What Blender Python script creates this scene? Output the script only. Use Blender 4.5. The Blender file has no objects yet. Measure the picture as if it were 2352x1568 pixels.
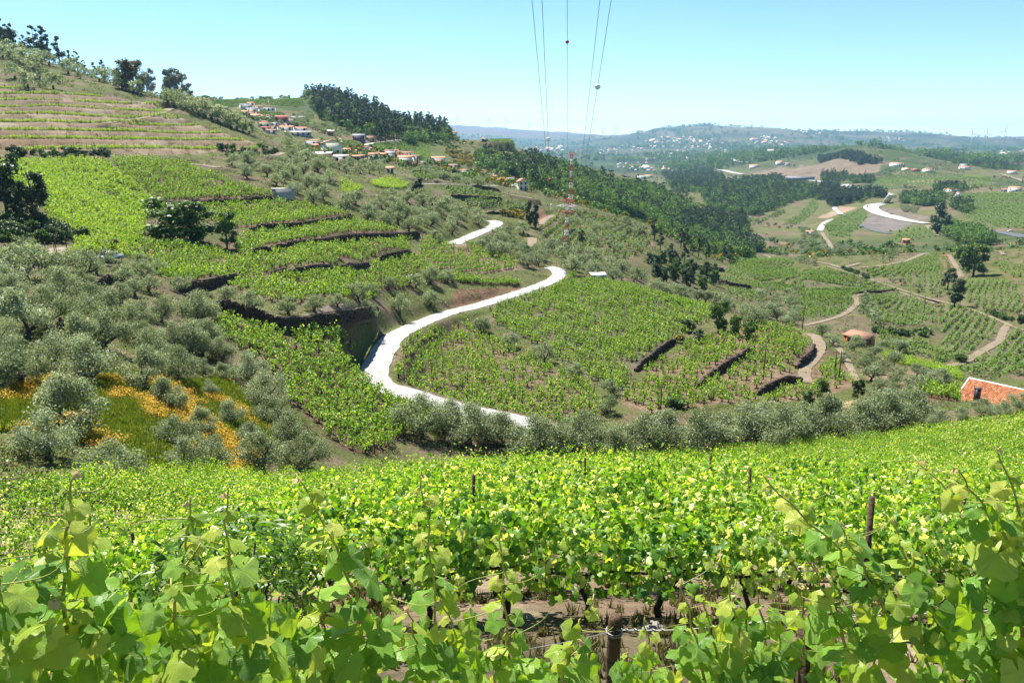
import bpy, math, random, time
import numpy as np
from mathutils import Matrix, Vector
T0 = time.time()
random.seed(7); RNG = np.random.default_rng(7)
sc = bpy.context.scene
COL = sc.collection

# ------------------------------------------------------------------ camera, world, sun, exposure
PW, PH = 2352.0, 1568.0                 # size of the photograph as it was studied
FPX = 28.0 / 36.0 * PW
PITCH = math.radians(14.09)
cd = bpy.data.cameras.new('camera'); cam = bpy.data.objects.new('camera', cd); COL.objects.link(cam)
cd.lens = 28.0; cd.sensor_width = 36.0; cd.clip_start = 0.1; cd.clip_end = 60000.0
cam.location = (0, 0, 0); cam.rotation_euler = (math.radians(90) - PITCH, 0, 0)
sc.camera = cam

SUN_EL, SUN_AZ = math.radians(58), math.radians(-34)     # azimuth from +Y towards +X
w = bpy.data.worlds.new('World'); sc.world = w; w.use_nodes = True
nt = w.node_tree; nt.nodes.clear()
sky = nt.nodes.new('ShaderNodeTexSky'); sky.sky_type = 'NISHITA'; sky.sun_disc = False
sky.sun_elevation = SUN_EL; sky.sun_rotation = SUN_AZ; sky.altitude = 2500.0
sky.air_density = 1.0; sky.dust_density = 0.0; sky.ozone_density = 2.0
bg = nt.nodes.new('ShaderNodeBackground'); bg.inputs['Strength'].default_value = 0.05
wo = nt.nodes.new('ShaderNodeOutputWorld')
hs = nt.nodes.new('ShaderNodeHueSaturation'); hs.inputs['Hue'].default_value = 0.485; hs.inputs['Saturation'].default_value = 1.12; hs.inputs['Value'].default_value = 1.15
nt.links.new(sky.outputs[0], hs.inputs['Color']); nt.links.new(hs.outputs[0], bg.inputs['Color']); nt.links.new(bg.outputs[0], wo.inputs['Surface'])

sd = bpy.data.lights.new('sun', 'SUN'); sd.energy = 4.7; sd.angle = math.radians(0.53); sd.color = (1.0, 0.955, 0.88)
sun = bpy.data.objects.new('sun', sd); COL.objects.link(sun)
SUN_DIR = Vector((math.sin(SUN_AZ) * math.cos(SUN_EL), math.cos(SUN_AZ) * math.cos(SUN_EL), math.sin(SUN_EL)))
sun.rotation_euler = (-SUN_DIR).to_track_quat('-Z', 'Y').to_euler(); sun.location = (0, 0, 150)

vs = sc.view_settings
vs.view_transform = 'Standard'; vs.look = 'None'; vs.exposure = 1.6; vs.gamma = 1.0; vs.use_curve_mapping = False
HAZE = 5.5e-5
cy = sc.cycles
cy.max_bounces = 4; cy.diffuse_bounces = 2; cy.glossy_bounces = 2; cy.transmission_bounces = 3
cy.volume_bounces = 0; cy.transparent_max_bounces = 4; cy.use_denoising = True
cy.use_adaptive_sampling = True; cy.adaptive_threshold = 0.015; cy.caustics_reflective = False; cy.caustics_refractive = False
cy.sample_clamp_indirect = 6.0

# ------------------------------------------------------------------ helpers: rays, tags, meshes
def ray(px, py):
    xc = (px - PW / 2) / FPX; yc = -(py - PH / 2) / FPX
    return xc, math.cos(PITCH) + yc * math.sin(PITCH), -math.sin(PITCH) + yc * math.cos(PITCH)
def azt(px, py):
    x, y, z = ray(px, py)
    return math.atan2(x, y), z / math.hypot(x, y)
def toxyz(px, py, r):
    """the point r metres away on the ground plan that the photograph shows at (px, py)"""
    a, t = azt(px, py)
    return np.array((r * math.sin(a), r * math.cos(a), r * t))
def project(x, y, z):
    yc = y * math.cos(PITCH) - z * math.sin(PITCH)
    up = y * math.sin(PITCH) + z * math.cos(PITCH)
    return PW / 2 + FPX * x / yc, PH / 2 - FPX * up / yc

def tag(o, label=None, cat=None, group=None, kind=None):
    if label: o['label'] = label
    if cat: o['category'] = cat
    if group: o['group'] = group
    if kind: o['kind'] = kind
    return o
def empty(name, loc=(0, 0, 0), rz=0.0, s=1.0):
    o = bpy.data.objects.new(name, None); COL.objects.link(o)
    o.location = loc; o.rotation_euler = (0, 0, rz); o.scale = (s, s, s); o.empty_display_size = 0.1
    return o
def link(name, me, parent=None, loc=None, rz=0.0, s=None):
    o = bpy.data.objects.new(name, me); COL.objects.link(o)
    if parent is not None: o.parent = parent
    if loc is not None: o.location = loc
    if rz: o.rotation_euler = (0, 0, rz)
    if s is not None: o.scale = (s, s, s) if np.isscalar(s) else s
    return o
def mesh(name, V, F, mats=(), mi=None, smooth=False, col=None):
    """V (n,3); F: array (m,3) or (m,4), or a list of such arrays"""
    V = np.asarray(V, np.float32).reshape(-1, 3)
    Fs = [np.asarray(f, np.int32) for f in (F if isinstance(F, (list, tuple)) and len(F) and isinstance(F[0], np.ndarray) else [F]) if len(f)]
    me = bpy.data.meshes.new(name)
    me.vertices.add(len(V)); me.vertices.foreach_set('co', V.ravel())
    loops = np.concatenate([f.ravel() for f in Fs]); sizes = np.concatenate([np.full(len(f), f.shape[1], np.int32) for f in Fs])
    me.loops.add(len(loops)); me.loops.foreach_set('vertex_index', loops)
    me.polygons.add(len(sizes)); st = np.concatenate(([0], np.cumsum(sizes)[:-1])).astype(np.int32)
    me.polygons.foreach_set('loop_start', st); me.polygons.foreach_set('loop_total', sizes)
    for m in mats: me.materials.append(m)
    if mi is not None: me.polygons.foreach_set('material_index', np.asarray(mi, np.int32))
    if smooth: me.polygons.foreach_set('use_smooth', np.ones(len(sizes), bool))
    if col is not None:
        at = me.color_attributes.new('Col', 'FLOAT_COLOR', 'POINT')
        c4 = np.ones((len(V), 4), np.float32); c4[:, :3] = col; at.data.foreach_set('color', c4.ravel())
    me.update(calc_edges=True); me.validate()
    return me

class MB:
    """collects boxes, tubes and faces; material slot per piece"""
    def __init__(s): s.v = []; s.f3 = []; s.f4 = []; s.m3 = []; s.m4 = []; s.n = 0
    def add(s, V, F, m=0):
        V = np.asarray(V, float).reshape(-1, 3)
        for f in F:
            f = tuple(i + s.n for i in f)
            if len(f) == 3: s.f3.append(f); s.m3.append(m)
            elif len(f) == 4: s.f4.append(f); s.m4.append(m)
            else:
                for k in range(1, len(f) - 1): s.f3.append((f[0], f[k], f[k + 1])); s.m3.append(m)
        s.v.append(V); s.n += len(V); return s
    def box(s, c, d, m=0, M=None):
        x, y, z = d[0] / 2, d[1] / 2, d[2] / 2
        V = np.array([(a * x, b * y, cc * z) for cc in (-1, 1) for b in (-1, 1) for a in (-1, 1)], float)
        if M is not None: V = V @ np.asarray(M).T
        V += np.asarray(c, float)
        return s.add(V, [(0, 2, 3, 1), (4, 5, 7, 6), (0, 1, 5, 4), (2, 6, 7, 3), (0, 4, 6, 2), (1, 3, 7, 5)], m)
    def tube(s, pts, rad, n=6, m=0, cap=True):
        P = np.asarray(pts, float); k = len(P)
        R = np.full(k, rad, float) if np.isscalar(rad) else np.asarray(rad, float)
        d = np.gradient(P, axis=0); d /= np.linalg.norm(d, axis=1)[:, None] + 1e-9
        V = []
        for i in range(k):
            a = np.array((0, 0, 1.0)) if abs(d[i, 2]) < 0.9 else np.array((1.0, 0, 0))
            u = np.cross(d[i], a); u /= np.linalg.norm(u); v = np.cross(d[i], u)
            for j in range(n):
                t = 2 * math.pi * j / n; V.append(P[i] + R[i] * (math.cos(t) * u + math.sin(t) * v))
        F = [(i * n + j, i * n + (j + 1) % n, (i + 1) * n + (j + 1) % n, (i + 1) * n + j) for i in range(k - 1) for j in range(n)]
        if cap: F += [tuple(range(n))[::-1], tuple((k - 1) * n + j for j in range(n))]
        return s.add(V, F, m)
    def ball(s, c, r, m=0, n=8, k=5):
        V = [(c[0], c[1], c[2] + r)]
        for i in range(1, k):
            t = math.pi * i / k
            for j in range(n): p = 2 * math.pi * j / n; V.append((c[0] + r * math.sin(t) * math.cos(p), c[1] + r * math.sin(t) * math.sin(p), c[2] + r * math.cos(t)))
        V.append((c[0], c[1], c[2] - r)); L = len(V) - 1
        F = [(0, 1 + j, 1 + (j + 1) % n) for j in range(n)]
        for i in range(k - 2):
            for j in range(n): a = 1 + i * n; F.append((a + j, a + n + j, a + n + (j + 1) % n, a + (j + 1) % n))
        a = 1 + (k - 2) * n; F += [(a + j, L, a + (j + 1) % n) for j in range(n)]
        return s.add(V, F, m)
    def mesh(s, name, mats, smooth=False):
        Fs = []; mi = []
        if s.f3: Fs.append(np.array(s.f3, np.int32)); mi += s.m3
        if s.f4: Fs.append(np.array(s.f4, np.int32)); mi += s.m4
        return mesh(name, np.concatenate(s.v), Fs, mats if isinstance(mats, (list, tuple)) else [mats], mi, smooth)
    def obj(s, name, mats, parent=None, smooth=False, loc=None):
        return link(name, s.mesh(name, mats, smooth), parent, loc)

# value noise
def _h(i, j, sd):
    n = (i.astype(np.int64) * 374761393 + j.astype(np.int64) * 668265263 + sd * 974711) & 0x7fffffff
    n = ((n ^ (n >> 13)) * 1274126177) & 0x7fffffff
    return ((n ^ (n >> 16)) & 0xffff) / 65535.0
def vnoise(x, y, sd=0):
    xi = np.floor(x); yi = np.floor(y); fx = x - xi; fy = y - yi
    fx = fx * fx * (3 - 2 * fx); fy = fy * fy * (3 - 2 * fy); xi = xi.astype(np.int64); yi = yi.astype(np.int64)
    a = _h(xi, yi, sd); b = _h(xi + 1, yi, sd); c = _h(xi, yi + 1, sd); d = _h(xi + 1, yi + 1, sd)
    return (a * (1 - fx) + b * fx) * (1 - fy) + (c * (1 - fx) + d * fx) * fy
def fbm(x, y, sd=0, o=3):
    t = 0; a = 0.5; s = 0
    for k in range(o): t = t + a * vnoise(x * 2 ** k, y * 2 ** k, sd + k); s += a; a *= 0.5
    return t / s
def inpoly(x, y, P):
    P = np.asarray(P); ins = np.zeros(x.shape, bool); j = len(P) - 1
    for i in range(len(P)):
        xi, yi = P[i]; xj, yj = P[j]
        c = ((yi > y) != (yj > y))
        with np.errstate(divide='ignore', invalid='ignore'):
            ins ^= c & (x < (xj - xi) * (y - yi) / (yj - yi + 1e-12) + xi)
        j = i
    return ins
def resample(P, step):
    P = np.asarray(P, float); d = np.r_[0, np.cumsum(np.linalg.norm(np.diff(P[:, :2], axis=0), axis=1))]
    n = max(2, int(d[-1] / step) + 1); t = np.linspace(0, d[-1], n)
    return np.stack([np.interp(t, d, P[:, k]) for k in range(P.shape[1])], 1)
def smooth_line(P, it=2):
    P = np.asarray(P, float)
    for _ in range(it):
        Q = [P[0]]
        for a, b in zip(P[:-1], P[1:]): Q += [a * .75 + b * .25, a * .25 + b * .75]
        P = np.array(Q + [P[-1]])
    return P

# ------------------------------------------------------------------ materials
MATS = {}
def nodemat(name):
    m = bpy.data.materials.new(name); m.use_nodes = True; n = m.node_tree.nodes; n.clear()
    return m, n, m.node_tree.links
def N(n, t, **kw):
    x = n.new(t)
    for k, v in kw.items():
        if k in x.inputs: x.inputs[k].default_value = v
        else: setattr(x, k, v)
    return x
def ramp(n, stops):
    r = n.new('ShaderNodeValToRGB'); e = r.color_ramp.elements
    while len(e) < len(stops): e.new(0.5)
    for el, (p, c) in zip(e, stops): el.position = p; el.color = (*c, 1)
    return r
def M_plain(name, c, rough=0.7, var=0.25, scale=3.0, bump=0.0, spec=0.3, metal=0.0):
    """paint, plaster, metal, stone: a colour with two scales of wear and a fine relief"""
    if any(w_ in name for w_ in ('wood', 'bark', 'stone', 'dirt', 'tile', 'post', 'highway', 'asphalt', 'brick', 'orange', 'red_')): c = tuple(x * .76 for x in c)
    m, n, l = nodemat(name)
    out = N(n, 'ShaderNodeOutputMaterial'); b = N(n, 'ShaderNodeBsdfPrincipled', Roughness=rough, Metallic=metal)
    b.inputs['Specular IOR Level'].default_value = spec
    tc = N(n, 'ShaderNodeTexCoord'); oi = N(n, 'ShaderNodeObjectInfo')
    ad = N(n, 'ShaderNodeVectorMath', operation='ADD'); l.new(tc.outputs['Object'], ad.inputs[0]); l.new(oi.outputs['Random'], ad.inputs[1])
    nz = N(n, 'ShaderNodeTexNoise', Scale=scale, Detail=6.0, Roughness=0.65); l.new(ad.outputs[0], nz.inputs['Vector'])
    r = ramp(n, [(0.3, tuple(x * (1 - var) for x in c)), (0.55, c), (0.8, tuple(min(1, x * (1 + var * .5)) for x in c))])
    l.new(nz.outputs['Fac'], r.inputs[0]); l.new(r.outputs[0], b.inputs['Base Color'])
    if bump:
        bp = N(n, 'ShaderNodeBump', Strength=bump, Distance=0.05); l.new(nz.outputs['Fac'], bp.inputs['Height']); l.new(bp.outputs[0], b.inputs['Normal'])
    l.new(b.outputs[0], out.inputs['Surface']); MATS[name] = m
    return m
def M_leaf(name, stops, trans, tfac=0.35, rough=0.5, spec=0.35, objvar=0.25, vein=False, sheen=None):
    """leaves: each leaf (mesh island) takes its own tone, each plant its own shift; light also passes through"""
    k_ = 1.0 if name in ('orange_tile', 'olive_leaves') else 1.12 if 'vine' in name or 'grape' in name else 0.82
    stops = [(p, tuple(x * k_ for x in c)) for p, c in stops]
    m, n, l = nodemat(name)
    out = N(n, 'ShaderNodeOutputMaterial'); b = N(n, 'ShaderNodeBsdfPrincipled', Roughness=rough)
    b.inputs['Specular IOR Level'].default_value = spec
    g = N(n, 'ShaderNodeNewGeometry'); oi = N(n, 'ShaderNodeObjectInfo')
    ra = ramp(n, stops)
    src = g.outputs['Random Per Island']
    mx = N(n, 'ShaderNodeMath', operation='MULTIPLY_ADD'); mx.inputs[1].default_value = 1.0 if not vein else 0.15
    l.new(src, mx.inputs[0])
    m2 = N(n, 'ShaderNodeMath', operation='MULTIPLY_ADD'); m2.inputs[1].default_value = objvar if not vein else 1.0; m2.inputs[2].default_value = -objvar / 2 if not vein else 0.0
    l.new(oi.outputs['Random'], m2.inputs[0]); l.new(m2.outputs[0], mx.inputs[2]); l.new(mx.outputs[0], ra.inputs[0])
    base = ra.outputs[0]
    tr = N(n, 'ShaderNodeBsdfTranslucent')
    mt = N(n, 'ShaderNodeMix', data_type='RGBA', blend_type='MULTIPLY'); mt.inputs[0].default_value = 1.0
    l.new(base, mt.inputs[6]); mt.inputs[7].default_value = (*trans, 1); l.new(mt.outputs[2], tr.inputs['Color'])
    if vein:
        tc = N(n, 'ShaderNodeTexCoord'); sp = N(n, 'ShaderNodeSeparateXYZ'); l.new(tc.outputs['Object'], sp.inputs[0])
        at = N(n, 'ShaderNodeMath', operation='ARCTAN2'); l.new(sp.outputs['X'], at.inputs[0]); l.new(sp.outputs['Y'], at.inputs[1])
        s1 = N(n, 'ShaderNodeMath', operation='MULTIPLY'); s1.inputs[1].default_value = 4.0; l.new(at.outputs[0], s1.inputs[0])
        s2 = N(n, 'ShaderNodeMath', operation='COSINE'); l.new(s1.outputs[0], s2.inputs[0])
        s3 = N(n, 'ShaderNodeMapRange'); s3.inputs[1].default_value = 0.93; s3.inputs[2].default_value = 1.0; l.new(s2.outputs[0], s3.inputs[0])
        wv = N(n, 'ShaderNodeTexVoronoi', Scale=46.0, feature='DISTANCE_TO_EDGE'); l.new(tc.outputs['Object'], wv.inputs['Vector'])
        wr = N(n, 'ShaderNodeMapRange'); wr.inputs[1].default_value = 0.0; wr.inputs[2].default_value = 0.12; l.new(wv.outputs['Distance'], wr.inputs[0])
        hb = N(n, 'ShaderNodeMath', operation='SUBTRACT'); l.new(wr.outputs[0], hb.inputs[0]); l.new(s3.outputs[0], hb.inputs[1])
        bp = N(n, 'ShaderNodeBump', Strength=0.6, Distance=0.006); l.new(hb.outputs[0], bp.inputs['Height'])
        l.new(bp.outputs[0], b.inputs['Normal']); l.new(bp.outputs[0], tr.inputs['Normal'])
        cm = N(n, 'ShaderNodeMix', data_type='RGBA'); l.new(s3.outputs[0], cm.inputs[0]); l.new(base, cm.inputs[6]); cm.inputs[7].default_value = (0.42, 0.5, 0.12, 1)
        cf = N(n, 'ShaderNodeMath', operation='MULTIPLY'); cf.inputs[1].default_value = 0.55; l.new(s3.outputs[0], cf.inputs[0]); l.new(cf.outputs[0], cm.inputs[0])
        base = cm.outputs[2]
    l.new(base, b.inputs['Base Color'])
    ms = N(n, 'ShaderNodeMixShader'); ms.inputs[0].default_value = tfac
    l.new(b.outputs[0], ms.inputs[1]); l.new(tr.outputs[0], ms.inputs[2]); l.new(ms.outputs[0], out.inputs['Surface'])
    MATS[name] = m
    return m
# vines
m_vine = M_leaf('vine_leaves', [(0.0, (0.045, 0.13, 0.012)), (0.4, (0.12, 0.26, 0.02)), (0.75, (0.27, 0.38, 0.045)), (0.9, (0.45, 0.5, 0.12)), (1.0, (0.68, 0.68, 0.36))], (1.55, 1.45, 0.55), 0.42, 0.45, 0.4)
m_vine_mid = M_leaf('field_vine_leaves', [(0.0, (0.045, 0.12, 0.012)), (0.4, (0.12, 0.24, 0.02)), (0.8, (0.24, 0.36, 0.035)), (1.0, (0.4, 0.47, 0.09))], (1.5, 1.4, 0.7), 0.36, 0.5, 0.3)
m_vine_far = M_leaf('far_vine_leaves', [(0.0, (0.05, 0.1, 0.02)), (0.5, (0.09, 0.16, 0.03)), (1.0, (0.16, 0.22, 0.045))], (1.4, 1.4, 0.8), 0.35, 0.6, 0.2)
m_pergola = M_leaf('bright_vine_leaves', [(0.0, (0.09, 0.19, 0.014)), (0.4, (0.18, 0.3, 0.02)), (0.8, (0.27, 0.39, 0.03)), (1.0, (0.36, 0.42, 0.08))], (1.5, 1.4, 0.7), 0.42, 0.5, 0.3)
m_leaf_adult = M_leaf('grape_leaf_mature', [(0.0, (0.09, 0.22, 0.02)), (0.5, (0.15, 0.31, 0.03)), (1.0, (0.23, 0.39, 0.045))], (2.1, 1.7, 0.4), 0.46, 0.4, 0.5, vein=True)
m_leaf_young = M_leaf('grape_leaf_young', [(0.0, (0.25, 0.38, 0.035)), (0.5, (0.37, 0.47, 0.05)), (1.0, (0.5, 0.54, 0.1))], (1.45, 1.35, 0.6), 0.5, 0.4, 0.5, vein=True)
m_leaf_tip = M_leaf('grape_leaf_tip', [(0.0, (0.42, 0.42, 0.12)), (0.6, (0.46, 0.36, 0.16)), (1.0, (0.45, 0.22, 0.14))], (1.1, 1.0, 0.9), 0.4, 0.5, 0.3)
m_shoot = M_plain('green_shoot', (0.30, 0.32, 0.06), 0.5, 0.35, 30.0)
m_vwood = M_plain('vine_wood', (0.075, 0.055, 0.042), 0.9, 0.5, 25.0, 0.6)
# trees
m_olive = M_leaf('olive_leaves', [(0.0, (0.09, 0.12, 0.055)), (0.4, (0.17, 0.21, 0.105)), (0.78, (0.29, 0.335, 0.2)), (1.0, (0.42, 0.47, 0.34))], (1.2, 1.25, 0.7), 0.36, 0.55, 0.25, 0.3)
m_owood = M_plain('olive_bark', (0.10, 0.085, 0.07), 0.95, 0.45, 8.0, 0.5)
m_pine = M_leaf('pine_needles', [(0.0, (0.02, 0.042, 0.018)), (0.6, (0.05, 0.085, 0.034)), (1.0, (0.1, 0.14, 0.05))], (1.1, 1.2, 0.6), 0.15, 0.6, 0.2)
m_pwood = M_plain('pine_bark', (0.13, 0.085, 0.06), 0.95, 0.4, 4.0, 0.4)
m_broad = M_leaf('broad_leaves', [(0.0, (0.03, 0.075, 0.012)), (0.5, (0.07, 0.15, 0.02)), (1.0, (0.14, 0.24, 0.03))], (1.4, 1.4, 0.6), 0.32, 0.5, 0.3)
m_dark = M_leaf('dark_leaves', [(0.0, (0.018, 0.04, 0.012)), (0.6, (0.035, 0.075, 0.018)), (1.0, (0.075, 0.13, 0.03))], (1.2, 1.3, 0.6), 0.22, 0.5, 0.3)
m_oak = M_leaf('oak_leaves', [(0.0, (0.045, 0.05, 0.015)), (0.5, (0.11, 0.115, 0.025)), (1.0, (0.2, 0.18, 0.045))], (1.3, 1.2, 0.6), 0.28, 0.5, 0.25)
m_wood_far = M_leaf('valley_wood_leaves', [(0.0, (0.04, 0.1, 0.02)), (0.5, (0.1, 0.19, 0.03)), (1.0, (0.2, 0.3, 0.055))], (1.2, 1.3, 0.6), 0.28, 0.55, 0.2, 0.85)
m_broom = M_leaf('broom_leaves', [(0.0, (0.08, 0.1, 0.02)), (0.5, (0.2, 0.2, 0.02)), (1.0, (0.55, 0.38, 0.02))], (1.2, 1.2, 0.6), 0.25, 0.5, 0.2, 0.6)
m_peach = M_leaf('long_leaves', [(0.0, (0.045, 0.12, 0.012)), (0.5, (0.09, 0.2, 0.02)), (1.0, (0.17, 0.3, 0.035))], (1.6, 1.5, 0.6), 0.4, 0.35, 0.5)
m_bark = M_plain('grey_bark', (0.09, 0.075, 0.06), 0.95, 0.4, 6.0, 0.4)
m_grass = M_leaf('grass_blades', [(0.0, (0.07, 0.14, 0.012)), (0.6, (0.15, 0.23, 0.02)), (1.0, (0.30, 0.30, 0.06))], (1.4, 1.3, 0.6), 0.35, 0.6, 0.2)
m_dry = M_leaf('dry_weeds', [(0.0, (0.1, 0.09, 0.035)), (0.6, (0.2, 0.17, 0.08)), (1.0, (0.16, 0.2, 0.05))], (1.2, 1.1, 0.7), 0.25, 0.7, 0.1)
m_flower = M_leaf('yellow_flowers', [(0.0, (0.62, 0.36, 0.008)), (0.7, (0.72, 0.45, 0.01)), (1.0, (0.55, 0.16, 0.01))], (1.1, 1.0, 0.6), 0.3, 0.6, 0.2)
# masonry and things
m_stone = M_plain('schist_stone', (0.095, 0.072, 0.055), 0.95, 0.55, 2.2, 0.5, 0.2)
m_road = M_plain('pale_road', (0.30, 0.295, 0.28), 0.9, 0.28, 0.5, 0.15)
m_hwy = M_plain('highway_concrete', (0.42, 0.41, 0.40), 0.9, 0.12, 0.1)
m_asph = M_plain('dark_asphalt', (0.10, 0.105, 0.115), 0.9, 0.2, 0.1)
m_dirt = M_plain('dirt_track', (0.22, 0.17, 0.115), 0.95, 0.25, 0.5, 0.2)
m_post = M_plain('weathered_post', (0.11, 0.068, 0.04), 0.9, 0.55, 14.0, 0.7)
m_wire = M_plain('steel_wire', (0.30, 0.28, 0.26), 0.45, 0.35, 40.0, 0, 0.5, 0.7)
m_cable = M_plain('cable', (0.20, 0.21, 0.23), 0.5, 0.1, 3.0, 0, 0.4, 0.3)
m_red = M_plain('red_paint', (0.52, 0.05, 0.025), 0.5, 0.2, 1.0)
m_whitep = M_plain('white_paint', (0.75, 0.75, 0.72), 0.5, 0.12, 1.0)
m_white = M_plain('white_plaster', (0.74, 0.73, 0.70), 0.85, 0.12, 0.7)
m_cream = M_plain('cream_plaster', (0.70, 0.64, 0.46), 0.85, 0.12, 0.7)
m_paley = M_plain('pale_yellow_plaster', (0.76, 0.74, 0.58), 0.85, 0.06, 0.4)
m_ochre = M_plain('ochre_plaster', (0.56, 0.40, 0.18), 0.85, 0.15, 0.7)
m_peachp = M_plain('peach_plaster', (0.62, 0.38, 0.24), 0.85, 0.12, 0.7)
m_orange = M_plain('orange_plaster', (0.55, 0.24, 0.07), 0.85, 0.12, 0.7)
m_redp = M_plain('red_plaster', (0.36, 0.09, 0.07), 0.85, 0.15, 0.7)
m_greyp = M_plain('grey_render', (0.34, 0.33, 0.33), 0.9, 0.2, 0.7)
m_darkp = M_plain('dark_render', (0.13, 0.125, 0.14), 0.9, 0.2, 0.7)
m_brick = M_plain('red_brick', (0.30, 0.10, 0.05), 0.9, 0.3, 2.0)
m_tile = M_plain('orange_roof_tiles', (0.60, 0.27, 0.15), 0.85, 0.3, 1.2)
m_tileold = M_plain('old_roof_tiles', (0.36, 0.19, 0.12), 0.9, 0.35, 1.2)
m_slate = M_plain('slate_roof', (0.15, 0.155, 0.175), 0.7, 0.2, 1.0)
m_sheet = M_plain('white_sheet_roof', (0.72, 0.73, 0.74), 0.4, 0.1, 1.0)
m_grroof = M_plain('grey_sheet_roof', (0.33, 0.32, 0.31), 0.6, 0.2, 0.8)
m_glass = M_plain('dark_window_pane', (0.025, 0.03, 0.035), 0.12, 0.1, 1.0, 0, 0.6)
m_frame = M_plain('window_frame', (0.42, 0.40, 0.37), 0.6, 0.1, 1.0)
m_door = M_plain('brown_door', (0.14, 0.075, 0.04), 0.6, 0.2, 2.0)
m_ochrew = M_plain('brown_ochre_wall', (0.36, 0.16, 0.035), 0.85, 0.15, 0.8)
m_black = M_plain('black_metal', (0.03, 0.03, 0.03), 0.5, 0.2, 3.0)
m_tyre = M_plain('tyre_rubber', (0.02, 0.02, 0.02), 0.9, 0.2, 3.0)
m_silver = M_plain('silver_car_paint', (0.55, 0.56, 0.57), 0.3, 0.08, 1.0, 0, 0.5, 0.4)
m_wcar = M_plain('white_car_paint', (0.78, 0.78, 0.78), 0.3, 0.06, 1.0, 0, 0.5)
m_rock = M_plain('grey_rock', (0.28, 0.25, 0.22), 0.95, 0.4, 2.0, 0.5)
# ------------------------------------------------------------------ the lie of the land: (px, py, metres from the camera)
CTRL = []
def C(*pts): CTRL.extend(pts)
FG = {-420: (-.46, -.46), 0: (-.45, -.44), 500: (-.43, -.425), 1000: (-.425, -.40), 1500: (-.42, -.385), 1900: (-.40, -.365), 2352: (-.385, -.345), 2760: (-.365, -.33)}
Z0 = 2.07                               # the bank the camera looks from
C((0,1185,38),(150,1090,46),(150,1000,55),(150,900,66),(150,800,80),(150,700,100),(150,620,124),(100,580,140),(100,540,152),(100,450,185),(100,380,225),(100,340,245),(100,280,290),(100,220,340),(100,175,395),(100,140,450),(100,150,560))
C((-60,1000,54),(-60,800,78),(-60,650,112),(-60,560,142),(-60,450,182),(-60,330,245),(-60,230,335),(-60,140,420),(-60,95,480),(-60,110,600))
C((330,1110,47),(330,1050,52),(330,950,63),(330,850,76),(330,750,93),(330,650,119),(330,570,150),(330,500,180),(330,440,205),(300,380,225),(300,340,255),(300,280,310),(300,240,350),(300,206,390),(300,225,480))
C((200,172,425),(200,190,540),(-420,170,430),(-420,1000,54),(-420,700,100),(-420,450,180),(-420,300,260),(-420,90,500))
C((450,400,228),(450,350,262),(450,300,305),(450,262,335),(450,244,355),(450,270,450),(450,262,560),(450,240,750),(450,227,900),(450,240,1200))
C((600,430,215),(600,380,250),(600,337,288),(600,350,390),(600,315,460),(600,283,560),(600,252,700),(600,231,860),(600,250,1200))
C((560,1105,58),(560,1040,64),(560,950,75),(560,850,88),(560,760,103),(560,700,118),(560,640,137),(560,580,160),(560,520,182),(560,470,205))
C((760,1095,66),(760,1000,78),(760,900,92),(760,820,103),(760,752,112),(760,702,118),(760,640,138),(760,590,158),(760,530,188),(760,480,212),(760,430,250),(760,390,310),(760,362,400),(760,320,520),(760,290,620),(760,245,760),(760,228,810),(760,260,1100))
C((950,1075,76),(950,1000,86),(950,940,97),(950,880,112),(950,800,134),(950,750,150),(950,715,160),(950,690,165),(950,650,175),(950,600,190),(950,550,213),(950,510,232),(950,460,270),(950,420,330),(950,390,430),(950,350,560),(950,310,680),(950,287,750),(950,320,1000))
C((1050,530,260),(1050,470,320),(1050,410,430),(1050,370,570),(1050,330,700),(1050,302,800),(1050,340,1050))
C((1200,1058,85),(1200,1000,94),(1200,930,106),(1200,850,125),(1200,770,149),(1200,700,177),(1200,665,193),(1200,630,210),(1200,590,235),(1200,540,275),(1200,500,315),(1200,460,370),(1200,430,440),(1200,400,560),(1200,370,680),(1200,346,800),(1200,400,1100),(1200,400,1700))
C((1290,625,222),(1350,640,215),(1350,600,250),(1350,550,310),(1350,510,375),(1350,476,440),(1350,462,560),(1350,430,680),(1350,396,800),(1350,430,1100),(1350,410,1900))
C((1500,1046,88),(1500,960,102),(1500,880,121),(1500,800,145),(1500,730,172),(1500,682,195),(1530,655,270),(1450,560,345),(1480,512,430),(1500,505,600),(1500,455,780),(1500,427,880),(1500,440,1200))
C((1650,1032,88),(1650,930,106),(1650,850,127),(1650,780,150),(1650,722,178),(1650,735,230),(1650,690,290),(1650,640,360),(1650,602,430),(1650,605,540),(1650,560,680),(1650,510,850),(1650,478,1000),(1650,430,1350),(1650,402,1800),(1650,372,3000),(1650,347,4500),(1650,322,6000),(1650,298,7500))
C((1850,1021,88),(1850,950,104),(1850,900,118),(1850,850,132),(1850,790,152),(1850,757,166),(1850,775,215),(1850,740,262),(1850,690,315),(1850,640,380),(1850,603,450),(1850,592,478),(1850,600,560),(1850,570,680),(1850,530,800),(1850,490,1000),(1850,455,1200),(1850,420,1500),(1850,390,2000),(1850,360,2600),(1850,347,3000),(1850,340,5200),(1850,301,7500))
C((2100,999,85),(2100,940,100),(2100,900,118),(2100,872,132),(2100,875,175),(2100,840,215),(2100,780,255),(2100,720,305),(2100,660,370),(2100,610,440),(2100,582,490),(2100,590,580),(2100,555,720),(2100,520,850),(2100,480,1020),(2100,440,1250),(2100,400,1700),(2100,370,2200),(2100,353,2700),(2100,362,3800),(2100,335,6500),(2100,313,8000))
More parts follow.
